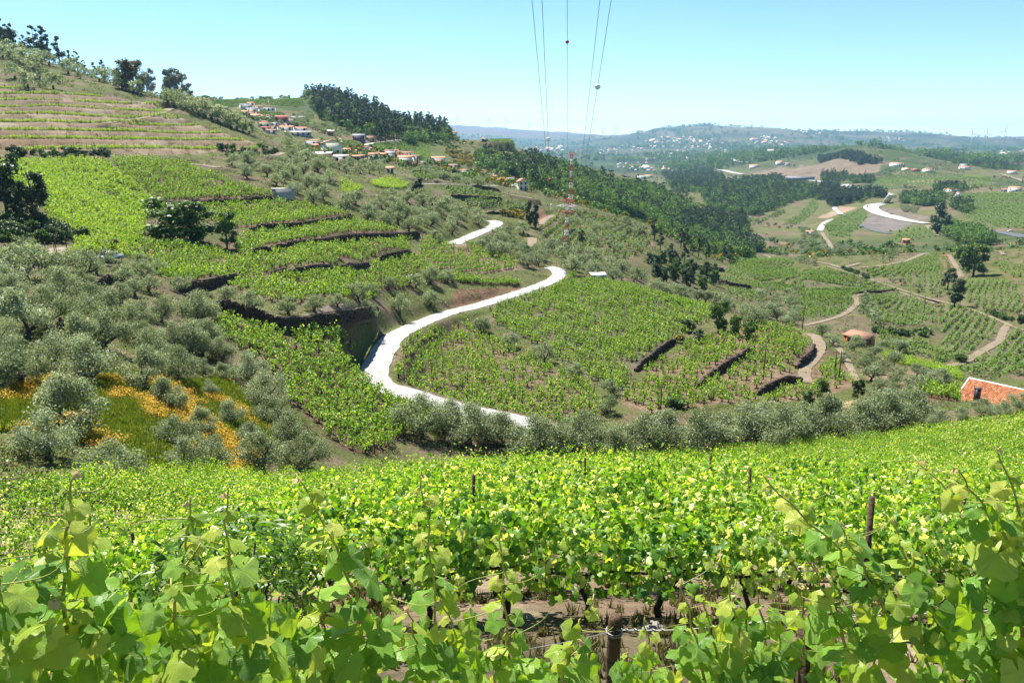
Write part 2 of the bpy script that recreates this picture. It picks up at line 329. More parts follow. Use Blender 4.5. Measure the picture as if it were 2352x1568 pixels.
C((2352,974,80),(2352,930,96),(2352,936,122),(2352,918,150),(2352,890,176),(2352,840,205),(2352,780,245),(2352,720,290),(2352,660,345),(2352,600,420),(2352,572,470),(2352,580,560),(2352,545,690),(2352,500,850),(2352,450,1080),(2352,420,1350),(2352,390,1900),(2352,366,2800),(2352,345,6000),(2352,330,8600))
C((2760,955,80),(2760,935,122),(2760,900,160),(2760,840,200),(2760,720,290),(2760,590,430),(2760,500,850),(2760,420,1400),(2760,370,2800),(2760,330,8600))
C((1990,325,2300),(1985,345,2000),(1985,372,2900),(1940,345,2350),(2040,348,2300))          # the knoll with trees
C((1150,295,10000),(1260,301,10000),(1300,305,10000),(1440,319,10000),(1100,289,10000),(1200,342,6500),(1350,362,4000),(1400,388,2700),(1500,400,2300),(1550,421,1700),(1500,346,5500),(1500,322,6800),(1480,310,7300),(1550,297,7500),(1700,302,7500),(1350,337,7200),(1250,334,7600),(1350,333,7700))
C((900,297,10000),(600,300,10000),(0,300,10000),(-420,300,10000),(600,320,3000),(0,330,3000),(900,330,3000),(2200,330,8600),(2300,318,10000),(2760,318,10000),(1650,316,10000),(1900,318,10000),(1100,296,11600),(600,300,11600),(1300,308,11600),(1650,320,11600),(2000,322,11600),(2352,322,11600),(2760,322,11600),(-420,300,11600))
C((2225,948,110),(2240,944,130),(2240,928,150))
pts, q = [], []
for px, (q0, q1) in FG.items():
    for r in (0.8, 2.3, 6, 14, 30):
        a, t = azt(px, 1150); f = min(1, r / 30)
        pts.append((a, math.log(r))); q.append(q0 * (1 - f) + q1 * f)
for px, py, r in CTRL:
    a, t = azt(px, py); pts.append((a, math.log(r))); q.append(t + Z0 / r)
pts = np.array(pts); q = np.array(q)
def kern(d2): return 0.5 * d2 * np.log(d2 + 1e-12)
def phi(A, B): return kern((A[:, None, 0] - B[None, :, 0]) ** 2 * 1.2 + (A[:, None, 1] - B[None, :, 1]) ** 2)
n = len(pts); K = np.zeros((n + 3, n + 3))
K[:n, :n] = phi(pts, pts) + np.eye(n) * 2e-4; K[:n, n] = 1; K[:n, n + 1:] = pts; K[n, :n] = 1; K[n + 1:, :n] = pts.T
wts = np.linalg.solve(K, np.r_[q, 0, 0, 0])

NA = 540
AZ = np.linspace(-0.80, 0.80, NA)
LR = np.concatenate([np.linspace(math.log(.8), math.log(60), 150)[:-1], np.linspace(math.log(60), math.log(430), 800)[:-1],
                     np.linspace(math.log(430), math.log(900), 170)[:-1], np.linspace(math.log(900), math.log(2600), 130)[:-1], np.linspace(math.log(2600), math.log(11500), 110)])
NR = len(LR); R = np.exp(LR)
# evaluate coarsely, then refine with cubic interpolation
def cubic_matrix(xc, xf):
    h = xc[1] - xc[0]; nC = len(xc); M = np.zeros((len(xf), nC))
    t = (xf - xc[0]) / h; i = np.clip(np.floor(t).astype(int), 0, nC - 2); u = t - i
    W = [(-u + 2 * u**2 - u**3) / 2, (2 - 5 * u**2 + 3 * u**3) / 2, (u + 4 * u**2 - 3 * u**3) / 2, (-u**2 + u**3) / 2]
    for k in range(4): np.add.at(M, (np.arange(len(xf)), np.clip(i - 1 + k, 0, nC - 1)), W[k])
    return M
ac = np.linspace(AZ[0], AZ[-1], 120); lc = np.linspace(LR[0], LR[-1], 420)
G = np.stack(np.meshgrid(ac, lc, indexing='ij'), -1).reshape(-1, 2)
Qc = np.concatenate([phi(g, pts) @ wts[:n] + wts[n] + g @ wts[n + 1:] for g in np.array_split(G, 20)]).reshape(120, 420)
Q = cubic_matrix(ac, AZ) @ Qc @ cubic_matrix(lc, LR).T
GX = np.sin(AZ)[:, None] * R[None]; GY = np.cos(AZ)[:, None] * R[None]
GZ = Q * R[None] - Z0
RR = np.broadcast_to(R[None], GZ.shape)
GZ0 = GZ.copy()
# natural unevenness, growing with distance
amp = np.clip((RR - 60) / 400, 0, 1) * np.where(RR < 650, .45, 1.1)
GZ = GZ + (fbm(GX / 28, GY / 28, 3, 3) - .5) * amp * 2 + (fbm(GX / 160, GY / 160, 9, 3) - .5) * np.clip((RR - 700) / 1500, 0, 1) * 26 + (fbm(GX / 900, GY / 900, 5, 4) - .5) * np.clip((RR - 3000) / 5000, 0, 1) * 130
GZ = GZ + (fbm(GX / 1.3, GY / 1.3, 31, 2) - .5) * np.clip((40 - RR) / 40, 0, 1) * .14

def gz(x, y, G=None):
    """height of the ground at plan points"""
    x = np.asarray(x, float); y = np.asarray(y, float)
    a = np.arctan2(x, y); l = np.log(np.maximum(np.hypot(x, y), .81))
    ia = np.clip((a - AZ[0]) / (AZ[1] - AZ[0]), 0, NA - 1.001); ir = np.interp(l, LR, np.arange(NR)); ir = np.clip(ir, 0, NR - 1.001)
    i = ia.astype(int); j = ir.astype(int); u = ia - i; v = ir - j
    GZ_ = GZ if G is None else G
    return (GZ_[i, j] * (1 - u) + GZ_[i + 1, j] * u) * (1 - v) + (GZ_[i, j + 1] * (1 - u) + GZ_[i + 1, j + 1] * u) * v
_fine = np.exp(np.linspace(math.log(.9), math.log(11300), 3000))
def at(px, py, rmin=1.0, rmax=1e9):
    """where the sight line through a photograph point meets the ground (first meeting beyond rmin)"""
    a, t = azt(px, py); a = max(AZ[0] + .002, min(AZ[-1] - .002, a)); r = _fine[(_fine >= rmin) & (_fine <= rmax)]
    h = gz(r * math.sin(a), r * math.cos(a)); e = h / r
    k = np.nonzero(e >= t)[0]
    if len(k): 
        k = k[0]
        if k > 0 and e[k] > e[k - 1]:
            f = (t - e[k - 1]) / (e[k] - e[k - 1]); rr = r[k - 1] + f * (r[k] - r[k - 1])
        else: rr = r[k]
    else: rr = r[np.argmax(e)]
    x, y = rr * math.sin(a), rr * math.cos(a)
    return np.array((x, y, float(gz(x, y))))
def poly(P, rmin=1.0, rmax=1e9): return np.array([at(px, py, rmin, rmax)[:2] for px, py in P])
# crops the photograph was read in: crop pixels -> picture pixels
def cv(x0, y0, s): return lambda *P: [(x0 + s * x, y0 + s * y) for x, y in P]
k2 = cv(574.2, 172.3, .3418); k4 = cv(0, 344.5, .3418); kg = cv(0, 516.8, .3783); kb = cv(746.5, 516.8, .3418)
k3 = cv(1493, 516.8, .36523); k5 = cv(1378.1, 258.4, .21973); k6 = cv(1837.5, 258.4, .21968)
v1 = cv(660.4, 229.7, .14648); v2 = cv(488.1, 206.7, .09778); v3 = cv(947.5, 275.6, .14648)
# ------------------------------------------------------------------ terraces, dry-stone walls, roads: shape the ground first
WALLS = [  # foot line, height, label
 (k4((1022,322),(1105,375),(1160,382),(1400,366),(1600,358),(1855,335)), 1.5, 'long dry-stone wall below the uppermost bush-vine terrace, ending at the stone hut'),
 (k2((0,1050),(160,1040),(300,1035),(420,1020),(600,990),(700,965)), 1.7, 'dry-stone terrace wall with stone steps, second one down the vine slope'),
 (k2((-60,1225),(200,1190),(420,1155),(600,1120),(850,1105),(1140,1080)), 1.9, 'tall unbroken dry-stone wall crossing the vine slope below the lone dark tree'),
 (k2((150,1345),(250,1360),(400,1345),(560,1322)), 1.8, 'short stone wall piece before the gap in the third vine terrace'),
 (k2((625,1300),(700,1318),(800,1290)), 1.8, 'short stone wall between the two gaps of the third vine terrace'),
 (k2((860,1255),(940,1235),(1085,1205)), 1.7, 'short stone wall with a step path under the fan-shaped rows'),
 (k4((1200,950),(1290,950),(1400,935),(1500,905),(1650,880)), 1.9, 'overgrown dark stone wall above the small olives'),
 (k4((1440,1060),(1560,1100),(1700,1150),(1850,1210),(2000,1222),(2352,1180),(2450,1140),(2540,1105)), 2.4, 'high shaded retaining wall under the row of round olives'),
 (kb((2090,985),(2140,950),(2190,915),(2260,850),(2352,790)), 1.7, 'curved stone wall with a brushy top end beside the row of trellised vines'),
 (k3((300,1030),(360,985),(430,935),(500,890),(570,845),(655,785)), 1.6, 'straight stone wall between the two lower bend terraces'),
 (k3((925,900),(965,870),(1000,845),(1020,810),(1030,775)), 1.6, 'curved stone wall along the inside of the grassy track'),
 (k3((670,1070),(720,1055),(800,1010),(880,985),(960,978)), 1.4, 'rough stone wall below the grassy track end'),
 (k4((570,1050),(610,1000),(660,940),(740,890),(820,885)), 1.6, 'crumbling wall along the earth path through the silver olives'),
 (k4((390,1260),(410,1210),(400,1160)), 1.3, 'ruined wall remnant between big silver olives'),
 (v3((0,835),(160,845),(330,845)), 1.8, 'dark wall under the small village vineyard'),
 (v3((350,800),(560,835),(710,835)), 3.0, 'high dark wall carrying the white house with a brown roof'),
 (v3((580,1215),(850,1225),(1100,1240),(1410,1255)), 1.8, 'straight dark wall dividing the village vineyards'),
 (v3((930,1060),(1060,1085),(1250,1110),(1390,1150)), 2.4, 'plain grey wall below the village lane'),
 (v3((1040,1360),(1200,1335),(1400,1305)), 1.2, 'low slanting wall among village olives'),
 (v3((1480,1420),(1600,1420),(1760,1415)), 1.5, 'dark wall beside the tall twin poplar'),
 (v3((1160,1475),(1300,1480),(1450,1480)), 1.5, 'dark wall left of the tall twin poplar foot'),
 (k3((290,275),(350,280),(470,292)), 2.6, 'dark wall section below the pine wood'),
 (k3((430,360),(500,385),(640,405)), 2.6, 'dark wall along the lower edge of the vineyard by the pine wood'),
 (k3((1290,440),(1400,440),(1560,425)), 2.4, 'dark wall above the square vineyard across the dip'),
]
rng0 = {3: 0}
WORLD_WALLS = []
for i, (P, h, lab) in enumerate(WALLS):
    h = h * .7
    rm = 40
    if P[0][0] > 1590 and P[0][1] < 680: rm = 230
    L = resample(smooth_line(poly(P, rm), 1), 0.7)
    WORLD_WALLS.append([L, h, lab])
def wall_step(L, h):
    """lift the ground behind a wall so that the terrace above ends flush with the wall's top"""
    x0, y0 = L.min(0) - 9; x1, y1 = L.max(0) + 9
    m = (GX > x0) & (GX < x1) & (GY > y0) & (GY < y1)
    X = GX[m]; Y = GY[m]; best = np.full(len(X), 1e9); side = np.zeros(len(X)); end = np.zeros(len(X))
    A = L[:-1]; B = L[1:]; D = B - A; LL = (D ** 2).sum(1)
    nrm = np.stack([-D[:, 1], D[:, 0]], 1) / np.sqrt(LL)[:, None]
    mid = (A + B) / 2; s = np.sign((nrm * mid / np.linalg.norm(mid, axis=1)[:, None]).sum()); nrm *= s if s else 1
    K = len(A)
    for k in range(K):
        t = np.clip(((X - A[k, 0]) * D[k, 0] + (Y - A[k, 1]) * D[k, 1]) / LL[k], 0, 1)
        dx = X - A[k, 0] - t * D[k, 0]; dy = Y - A[k, 1] - t * D[k, 1]; d = np.hypot(dx, dy)
        c = d < best; best[c] = d[c]; side[c] = (dx * nrm[k, 0] + dy * nrm[k, 1])[c]; end[c] = np.minimum(k + t[c], K - k - t[c])
    up = np.where(side > 0.25, h * np.clip(1 - (best - .5) / 8.0, 0, 1) * np.clip(end / 9, 0, 1) , 0)
    up = np.where(np.abs(side) < best * .35, 0, up)
    LIFT[m] = np.maximum(LIFT[m], up)
    return nrm
LIFT = np.zeros_like(GZ)
for W in WORLD_WALLS: W.append(gz(W[0][:, 0], W[0][:, 1]))      # foot heights before lifting
for W in WORLD_WALLS: W.append(wall_step(W[0], W[1]))
GZ = GZ + LIFT

# contour terraces: flat, then a bank
def terrace(P, step, flat=.6, rmin=60, rmax=1e9, ph=0.0):
    global GZ
    W = poly(P, rmin, rmax); x0, y0 = W.min(0); x1, y1 = W.max(0)
    m = (GX > x0) & (GX < x1) & (GY > y0) & (GY < y1); m[m] = inpoly(GX[m], GY[m], W)
    wob = (fbm(GX[m] / 22, GY[m] / 22, 17, 2) - .5) * step * .5 + GZ0[m] - GZ[m]
    z = (GZ[m] + wob) / step + ph; f = z - np.floor(z)
    g = np.clip((f - flat) / (1 - flat), 0, 1); g = g * g * (3 - 2 * g)
    GZ[m] = (np.floor(z) + .12 * f + .88 * g - ph) * step - wob
    return W
HILL = [(0,190),(120,215),(230,215),(360,240),(390,262),(470,290),(590,330),(600,350),(470,352),(300,358),(120,350),(0,345),(-120,340),(-120,180)]
terrace(HILL, 2.7, .5, 150)
terrace([(1230,500),(1290,475),(1340,480),(1480,515),(1500,540),(1470,590),(1380,600),(1330,580),(1250,555)], 2.0, .62, 200)
terrace(k3((930,290),(1380,345),(1290,430),(1280,520),(1190,600),(930,620),(900,430)), 2.2, .6, 220)
terrace(k3((1820,500),(2220,620),(2200,740),(1990,850),(1850,810),(1420,650),(1550,640),(1790,630)), 1.6, .6, 200)
terrace(k3((2230,640),(2352,650),(2400,1000),(1980,960),(1900,890),(2000,860),(2210,740)), 2.4, .6, 180)
terrace(v3((700,1180),(1150,1100),(1750,1260),(1750,1450),(1500,1450),(1000,1420),(820,1300)), 1.6, .6, 200)
terrace([(1060,310),(1130,325),(1200,380),(1180,400),(1060,395),(1030,340)], 3.0, .6, 480)
terrace([(450,228),(690,228),(700,300),(640,300),(500,262)], 2.6, .6, 560)

ROADS = []; BEST = np.zeros_like(GZ); BZ = np.zeros_like(GZ)
def flatten(L, w, sh=3.0):
    """cut the ground to a road's own smooth profile; L (n,2) -> (n,3)"""
    global GZ
    z = gz(L[:, 0], L[:, 1]); k = min((len(z) - 1) // 2 * 2 + 1, 25)
    if k >= 3:
        for _ in range(2): z = np.convolve(np.pad(z, k // 2, mode='edge'), np.ones(k) / k, 'valid')
    A, B = L[:-1], L[1:]; r = np.hypot(L[:, 0], L[:, 1]).max(); pad = w / 2 + sh + r * .004
    BEST[:] = 1e9
    for j in range(len(A)):
        x0, y0 = np.minimum(A[j], B[j]) - pad; x1, y1 = np.maximum(A[j], B[j]) + pad
        a_ = math.atan2(A[j, 0], A[j, 1]); rj = np.hypot(*A[j]); i0, i1 = np.searchsorted(AZ, (a_ - pad * 2 / rj, a_ + pad * 2 / rj))
        j0, j1 = np.searchsorted(R, (rj - pad * 2, rj + pad * 2)); sl = (slice(max(0, i0 - 1), i1 + 1), slice(max(0, j0 - 1), j1 + 1))
        X, Y = GX[sl], GY[sl]; D = B[j] - A[j]; t = np.clip(((X - A[j, 0]) * D[0] + (Y - A[j, 1]) * D[1]) / (D @ D + 1e-9), 0, 1)
        d = np.hypot(X - A[j, 0] - t * D[0], Y - A[j, 1] - t * D[1]); b_ = BEST[sl]; z_ = BZ[sl]; c = d < b_
        b_[c] = d[c]; z_[c] = (z[j] + t * (z[j + 1] - z[j]))[c]
    f = np.clip(1 - (BEST - w / 2 - r * .003) / sh, 0, 1); f = f * f * (3 - 2 * f)
    GZ = GZ * (1 - f) + BZ * f
    return np.c_[L, z]
def plan_road(P, w, rmin, step=2.0, rmax=1e9, it=2):
    L = resample(smooth_line(poly(P, rmin, rmax), it), step)
    return L
MAIN = [(1250,1000),(1180,985),(1085,966),(1000,940),(930,905),(878,872),(853,835),(868,798),(915,762),(1000,728),(1100,701),(1200,672),(1262,650),(1288,634),(1280,620),(1258,611)]
road_defs = [
 ('road', MAIN, 4.0, 84, 1.5, m_road, 'pale_road'),
 ('road', [(1040,560),(1093,540),(1128,527),(1141,517),(1138,508),(1126,503)], 4.6, 200, 1.5, m_road, 'pale_road'),
 ('track', k2((1870,1160),(1895,1130),(1900,1105),(1885,1088)), 3.0, 180, 1.5, m_dirt, 'track'),
 ('track', k3((1000,688),(1045,715),(1062,750),(1065,800),(1040,840),(1000,875),(970,910),(975,980)), 2.0, 80, 1.5, m_dirt, 'track'),
 ('track', k3((1140,740),(1200,810),(1250,880),(1310,950)), 1.1, 90, 1.5, m_dirt, 'track'),
 ('track', k3((1870,890),(1950,875),(2050,820),(2150,755),(2205,730),(2210,690),(2250,625)), 2.1, 180, 2, m_dirt, 'track'),
 ('lane', k3((2352,645),(2250,620),(2100,560),(1960,510),(1780,475),(1560,405),(1380,340),(1190,285),(1110,265)), 1.8, 220, 2, m_dirt, 'lane'),
 ('track', k3((930,618),(1080,610),(1190,585),(1270,530),(1305,490),(1290,455)), 1.9, 220, 2, m_dirt, 'track'),
 ('track', k3((1290,455),(1310,445),(1550,425),(1660,460),(1800,490)), 2.0, 220, 2, m_dirt, 'track'),
 ('track', k3((640,185),(760,195),(920,215),(1140,245),(1200,275),(1280,250),(1320,240)), 2.4, 220, 2, m_dirt, 'track'),
 ('track', k3((1320,275),(1480,260),(1700,200),(1880,160),(2000,155),(2230,185)), 2.4, 260, 2, m_dirt, 'track'),
 ('track', k3((1880,190),(1930,270),(1960,330)), 2.2, 260, 2, m_dirt, 'track'),
 ('track', [(390,238),(383,246),(370,262),(330,275),(280,284),(240,293)], 3.4, 150, 2, m_dirt, 'track'),
 ('track', k4((1150,82),(1230,85),(1350,98),(1480,135)), 3.0, 120, 2, m_dirt, 'track'),
 ('track', [(622,362),(636,356),(644,350)], 4.0, 230, 2, m_dirt, 'track'),
 ('lane', v1((1070,745),(1200,710),(1350,680),(1500,660),(1660,640),(1740,620)), 5.0, 330, 2, m_road, 'pale_road'),
 ('lane', v3((130,975),(400,995),(800,1025),(1000,1035),(1280,1055)), 4.0, 250, 2, m_road, 'lane'),
 ('lane', v3((1000,1040),(1250,1110),(1560,1190),(1700,1225),(1880,1285)), 3.0, 230, 2, m_dirt, 'lane'),
 ('track', v3((1090,370),(1130,330),(1175,310),(1150,280)), 5.0, 560, 3, m_dirt, 'track'),
 ('track', v2((1300,360),(1318,300),(1325,240)), 6.0, 600, 3, m_dirt, 'track'),
 ('track', k2((1950,1010),(1970,970),(2040,945)), 3.0, 250, 2, m_dirt, 'track'),
 ('highway', k6((100,712),(340,738),(450,757),(520,790),(660,816),(800,840),(955,868)), 15, 700, 8, m_hwy, 'highway'),
 ('highway', k6((490,742),(545,775),(660,800),(800,826),(955,853)), 8, 700, 8, m_hwy, 'highway'),
 ('highway', k6((860,940),(760,962),(700,990),(745,1035),(860,1085),(1000,1118),(1150,1142),(1340,1152)), 11, 600, 5, m_hwy, 'highway'),
 ('highway', k6((870,950),(800,965),(770,990),(810,1030),(900,1070),(1010,1100),(1150,1130),(1340,1149)), 9, 600, 5, m_hwy, 'highway'),
 ('highway', k6((1750,1218),(1900,1238),(2150,1262),(2400,1292)), 14, 500, 5, m_asph, 'highway'),
 ('highway', k5((1375,480),(1400,490),(1480,510),(1570,530)), 22, 1400, 12, m_hwy, 'highway'),
 ('highway', k5((1245,600),(1300,597),(1340,622),(1420,642),(1500,655)), 18, 1300, 12, m_hwy, 'highway'),
 ('lane', k6((205,1232),(235,1180),(290,1140),(345,1115)), 6, 560, 4, m_road, 'lane'),
 ('lane', k6((430,1072),(390,1030),(355,1005),(370,990)), 6, 600, 4, m_road, 'lane'),
 ('track', k6((230,1250),(260,1320),(310,1370),(330,1430)), 3.5, 520, 4, m_dirt, 'track'),
 ('lane', k6((615,1175),(700,1210),(800,1240),(940,1262)), 7, 560, 4, m_asph, 'lane'),
 ('track', k6((1330,1180),(1380,1240),(1430,1290)), 5, 520, 4, m_dirt, 'track'),
 ('track', k6((960,640),(1040,680),(1080,712)), 8, 900, 6, m_dirt, 'track'),
 ('track', k6((2100,640),(2200,680),(2342,720)), 9, 1000, 6, m_dirt, 'track'),
]
plans = [(nm, plan_road(P, wd, rmin, st), wd, mt, st) for nm, P, wd, rmin, st, mt, _ in road_defs]
ROADS = [(nm, flatten(L, wd, 2.5 if wd < 8 else 9.0), wd, mt) for nm, L, wd, mt, st in plans]

# ------------------------------------------------------------------ fields: what grows where
class F: pass
FIELDS = []
def field(name, P, rmin, soil, vines, label=None, rmax=1e9, dense=1.0, ang=None, row=None, gap=None, weeds=.5):
    f = F(); f.name = name; f.P = poly(P, rmin, rmax); f.soil = soil; f.vines = vines; f.label = label; f.dense = dense; f.ang = ang; f.row = row; f.gap = gap; f.weeds = weeds; f.rmin = rmin
    FIELDS.append(f); return f
BROWN = (0.20, 0.135, 0.088); TAN = (0.31, 0.225, 0.15); GREY = (0.165, 0.15, 0.085); GRASS = (0.11, 0.155, 0.035); PALE = (0.50, 0.42, 0.31); RED = (0.27, 0.15, 0.09)
field('left_bright', [(-40,372),(55,374),(170,366),(245,376),(290,410),(345,450),(385,473),(335,505),(335,540),(312,557),(330,600),(250,585),(150,590),(195,548),(110,500),(90,440),(-40,430)], 100, GRASS, 'pergola', 'bright yellow-green vine field on the slope left of the bush-vine terraces', dense=1.35, weeds=.8)
field('t1', [(255,371),(330,366),(395,370),(450,388),(560,430),(640,452),(625,456),(520,460),(440,464),(382,470),(345,450),(290,410)], 120, BROWN, 'bush', 'uppermost terrace of green bush vines under the brown hillside')
field('t2', [(392,482),(470,472),(560,466),(645,464),(720,475),(805,500),(700,512),(620,520),(540,524),(480,512),(420,500)], 110, BROWN, 'bush', 'terrace of bush vines between the stone hut wall and the second wall')
field('t3', [(550,540),(620,536),(720,520),(805,505),(930,542),(900,548),(790,553),(640,578),(560,594),(540,570)], 110, BROWN, 'bush', 'terrace of bush vines directly under the second stone wall')
field('t4', [(315,560),(400,562),(480,572),(540,598),(640,585),(770,565),(950,548),(945,578),(860,590),(750,612),(620,628),(520,640),(440,655),(380,645),(340,610)], 100, BROWN, 'bush', 'wide bush-vine terrace below the tall unbroken wall')
field('t5', [(965,545),(1050,556),(1120,575),(1185,596),(1190,622),(1100,628),(1020,622),(960,600)], 140, TAN, 'rows', 'fan of trellised vine rows between the last wall and the road', ang=62, row=2.3, gap=1.1)
field('t6', [(520,650),(640,640),(760,625),(880,600),(950,592),(1010,622),(1060,632),(1040,650),(960,652),(880,668),(800,690),(700,700),(600,690),(540,668)], 95, BROWN, 'bush', 'lowest bush-vine terrace behind the row of round olives')
field('t7', kb((880,385),(1300,415),(1310,385),(900,352)), 140, BROWN, 'bush', 'narrow strip of vines on the bank above the road', dense=2.5)
field('f8', [(492,728),(560,748),(650,768),(800,748),(832,770),(805,830),(840,884),(930,924),(1010,966),(990,990),(900,1020),(860,1045),(790,1035),(740,985),(655,915),(605,840),(540,795),(500,770)], 62, BROWN, 'bush', 'bush vineyard in the dip between the silver olives and the road bend', dense=1.15, weeds=.5)
field('f9', [(893,830),(905,800),(965,762),(1062,732),(1108,766),(1200,812),(1330,882),(1410,935),(1390,958),(1290,975),(1140,975),(1060,950),(960,905),(905,868)], 80, (0.21,0.155,0.095), 'bush', 'sparse bush vineyard inside the road bend', dense=.62, weeds=.5)
field('f10', [(1120,702),(1240,668),(1332,645),(1440,658),(1600,700),(1640,732),(1560,780),(1500,815),(1466,850),(1430,905),(1330,860),(1230,795),(1140,745)], 90, GREY, 'rows', 'vineyard of trellised rows climbing to the crest right of the road', ang=-38, row=2.1, gap=1.0)
field('f11', [(1425,925),(1470,870),(1520,830),(1570,795),(1640,765),(1720,745),(1770,745),(1850,765),(1868,800),(1850,830),(1780,880),(1720,925),(1600,935),(1500,950)], 90, (0.25,0.17,0.11), 'rows', 'stepped vineyard rows between the three diagonal stone walls', ang=-52, row=2.3, gap=1.1)
field('f12', [(1885,790),(1940,845),(1965,885),(1880,915),(1760,925),(1800,890),(1850,860)], 90, (0.25,0.17,0.11), 'rows', 'small vineyard corner between the grassy track and the right olive orchard', ang=-60, row=2.3, gap=1.1)
field('f12b', kb((2230,1200),(2352,1130),(2352,1220)), 90, GRASS, 'none')
field('right_bright', k3((1450,810),(1600,830),(1800,880),(1960,940),(1950,985),(1880,960),(1700,900),(1500,850)), 100, GRASS, 'pergola', 'bright yellow-green vines beyond the orchard above the orange roof', dense=1.5, weeds=.8)
field('right_rows', k3((1690,1100),(1720,1020),(1940,1000),(1935,1110)), 85, RED, 'rows', 'short tidy vine rows left of the orange-roofed house', ang=4, row=1.9, gap=.9)
field('road_bit', kb((1575,370),(1640,325),(1690,345),(1600,415)), 140, BROWN, 'bush', 'small clump of vines beside the road end', dense=2)
# village side
field('v_a', v1((820,1270),(1050,1340),(1200,1400),(1000,1480),(880,1470)), 180, GRASS, 'pergola', 'bright vine patch under the village olives', dense=1.5, weeds=.8)
field('v_b', v1((1310,1290),(1500,1240),(1750,1270),(1900,1330),(1850,1390),(1500,1400),(1350,1350)), 190, GRASS, 'pergola', 'bright vine patch beside the large round dark tree', dense=1.5, weeds=.8)
field('v_c', v3((0,770),(280,750),(300,800),(0,820)), 280, GREY, 'far', 'vines on the terrace below the white flat-roofed house', weeds=.7)
field('v_d', v3((0,850),(350,860),(360,930),(200,950),(0,900)), 260, GREY, 'far', 'vines on the lower terrace under the village', weeds=.8)
field('v_e', v3((510,1050),(830,1070),(840,1190),(580,1190)), 230, GREY, 'far', 'left block of vines below the village lane', weeds=.8)
field('v_f', v3((860,1085),(1390,1150),(1400,1230),(870,1205)), 230, GREY, 'far', 'right block of vines below the village lane', weeds=.8)
field('v_g', v3((850,1230),(1400,1270),(1450,1400),(1100,1410),(830,1320)), 220, GREY, 'far', 'grey-green vines below the straight dark wall', weeds=.5)
field('v_h', v3((1480,1270),(1780,1300),(1780,1440),(1450,1440)), 220, GREY, 'far', 'vines beside the tall twin poplar', weeds=.6)
field('v_i', v3((0,600),(60,340),(270,350),(275,640)), 400, (0.13,0.16,0.05), 'far', 'vineyard of clear straight rows above the village end', ang=14, row=3.4, gap=1.5, weeds=.8)
field('v_j', v3((275,600),(280,350),(515,450),(515,590)), 400, (0.13,0.15,0.05), 'none', weeds=.9)
field('v_k', v1((1330,690),(2040,650),(1990,800),(1400,780)), 380, (0.15,0.16,0.06), 'far', 'terraced vines between the lane and the village houses', weeds=.8)
field('v_l', v1((860,640),(1140,690),(1080,740),(870,730)), 380, (0.15,0.16,0.06), 'far', 'vines behind the big gabled house', weeds=.8)
field('v_m', v2((340,640),(500,580),(660,580),(620,760),(500,740)), 400, (0.13,0.17,0.04), 'far', 'bright small vineyard among the upper village houses', weeds=.9)
field('v_n', v2((0,260),(450,240),(1290,250),(1290,350),(700,330),(300,430),(0,400)), 600, (0.15,0.17,0.055), 'far', 'vineyard on the skyline above the upper village', weeds=.8)
field('v_o', v2((1340,240),(2100,210),(2140,380),(1340,370)), 600, (0.15,0.17,0.055), 'far', 'vineyard on the skyline next to the pine hill', weeds=.8)
field('v_p', v2((1100,500),(1700,590),(1650,640),(1100,600)), 480, (0.15,0.17,0.055), 'far', 'terraced vines above the red house', weeds=.8)
field('v_r', v3((1190,310),(1620,460),(1560,480),(1220,360)), 560, (0.15,0.17,0.055), 'far', 'strip of vineyard along the ridge line', weeds=.7)
field('v_s', [(1235,520),(1290,480),(1345,485),(1480,517),(1495,545),(1465,590),(1385,598),(1330,578),(1255,552)], 230, (0.24,0.165,0.11), 'far', 'dark-banked terraces of vines under the mast', weeds=.45)
field('v_t', v3((520,450),(960,540),(980,720),(720,640),(520,560)), 420, (0.16,0.15,0.05), 'none', weeds=.8)
# hillside
field('hill', HILL, 150, TAN, 'young', 'young vines on thin stakes along the brown hillside terraces', weeds=.2)
field('pale', [(-60,585),(60,572),(165,566),(150,580),(60,598),(-60,612)], 100, PALE, 'none', weeds=.05)
# across the dip
field('r_a', k3((470,300),(640,195),(900,230),(925,300),(895,420),(640,395),(430,350)), 230, (0.18,0.15,0.075), 'far', 'big square vineyard next to the pine wood', weeds=.6)
field('r_b', k3((930,300),(1100,270),(1380,345),(1560,410),(1290,440),(1270,520),(1190,580),(930,600)), 230, GREY, 'far', 'terraced vines with dark banks between the two dirt tracks', weeds=.55)
field('r_c', k3((1310,455),(1560,432),(1790,495),(1795,625),(1550,645),(1400,610),(1330,540)), 220, GREY, 'far', 'square vineyard of close rows with a pale dividing path', weeds=.5)
field('r_d', k3((1820,510),(1960,520),(2225,620),(2195,735),(2000,830),(1860,800),(1830,640)), 200, GREY, 'far', 'long terraced rows above the dirt track', weeds=.5)
field('r_e', k3((1330,275),(1560,235),(1800,180),(1840,290),(1560,325),(1400,330)), 260, (0.17,0.16,0.06), 'far', 'light green vineyard on the rounded crest', weeds=.8)
field('r_f', k3((1580,335),(1840,295),(1850,400),(1640,370)), 260, GREY, 'far', 'vineyard patch below the rounded crest', weeds=.5)
field('r_g', k3((1950,355),(2250,360),(2320,420),(2352,470),(2352,560),(2150,545),(1980,490),(1960,420)), 240, GREY, 'far', 'large vineyard of dark rows under the bushy trees', weeds=.5)
field('r_h', k3((2140,230),(2352,260),(2352,345),(2280,330)), 280, (0.16,0.15,0.06), 'far', 'vine rows at the edge above the rocky bank', weeds=.6)
field('r_i', k3((2230,650),(2352,660),(2380,960),(2000,940),(1920,890),(2020,850),(2215,740)), 170, GREY, 'far', 'narrow terraces with dark banks right of the dirt track', weeds=.4)
field('r_j', k3((1420,670),(1700,720),(1980,830),(1880,880),(1700,830),(1480,770)), 180, GREY, 'far', 'vines below the square vineyard', weeds=.6)
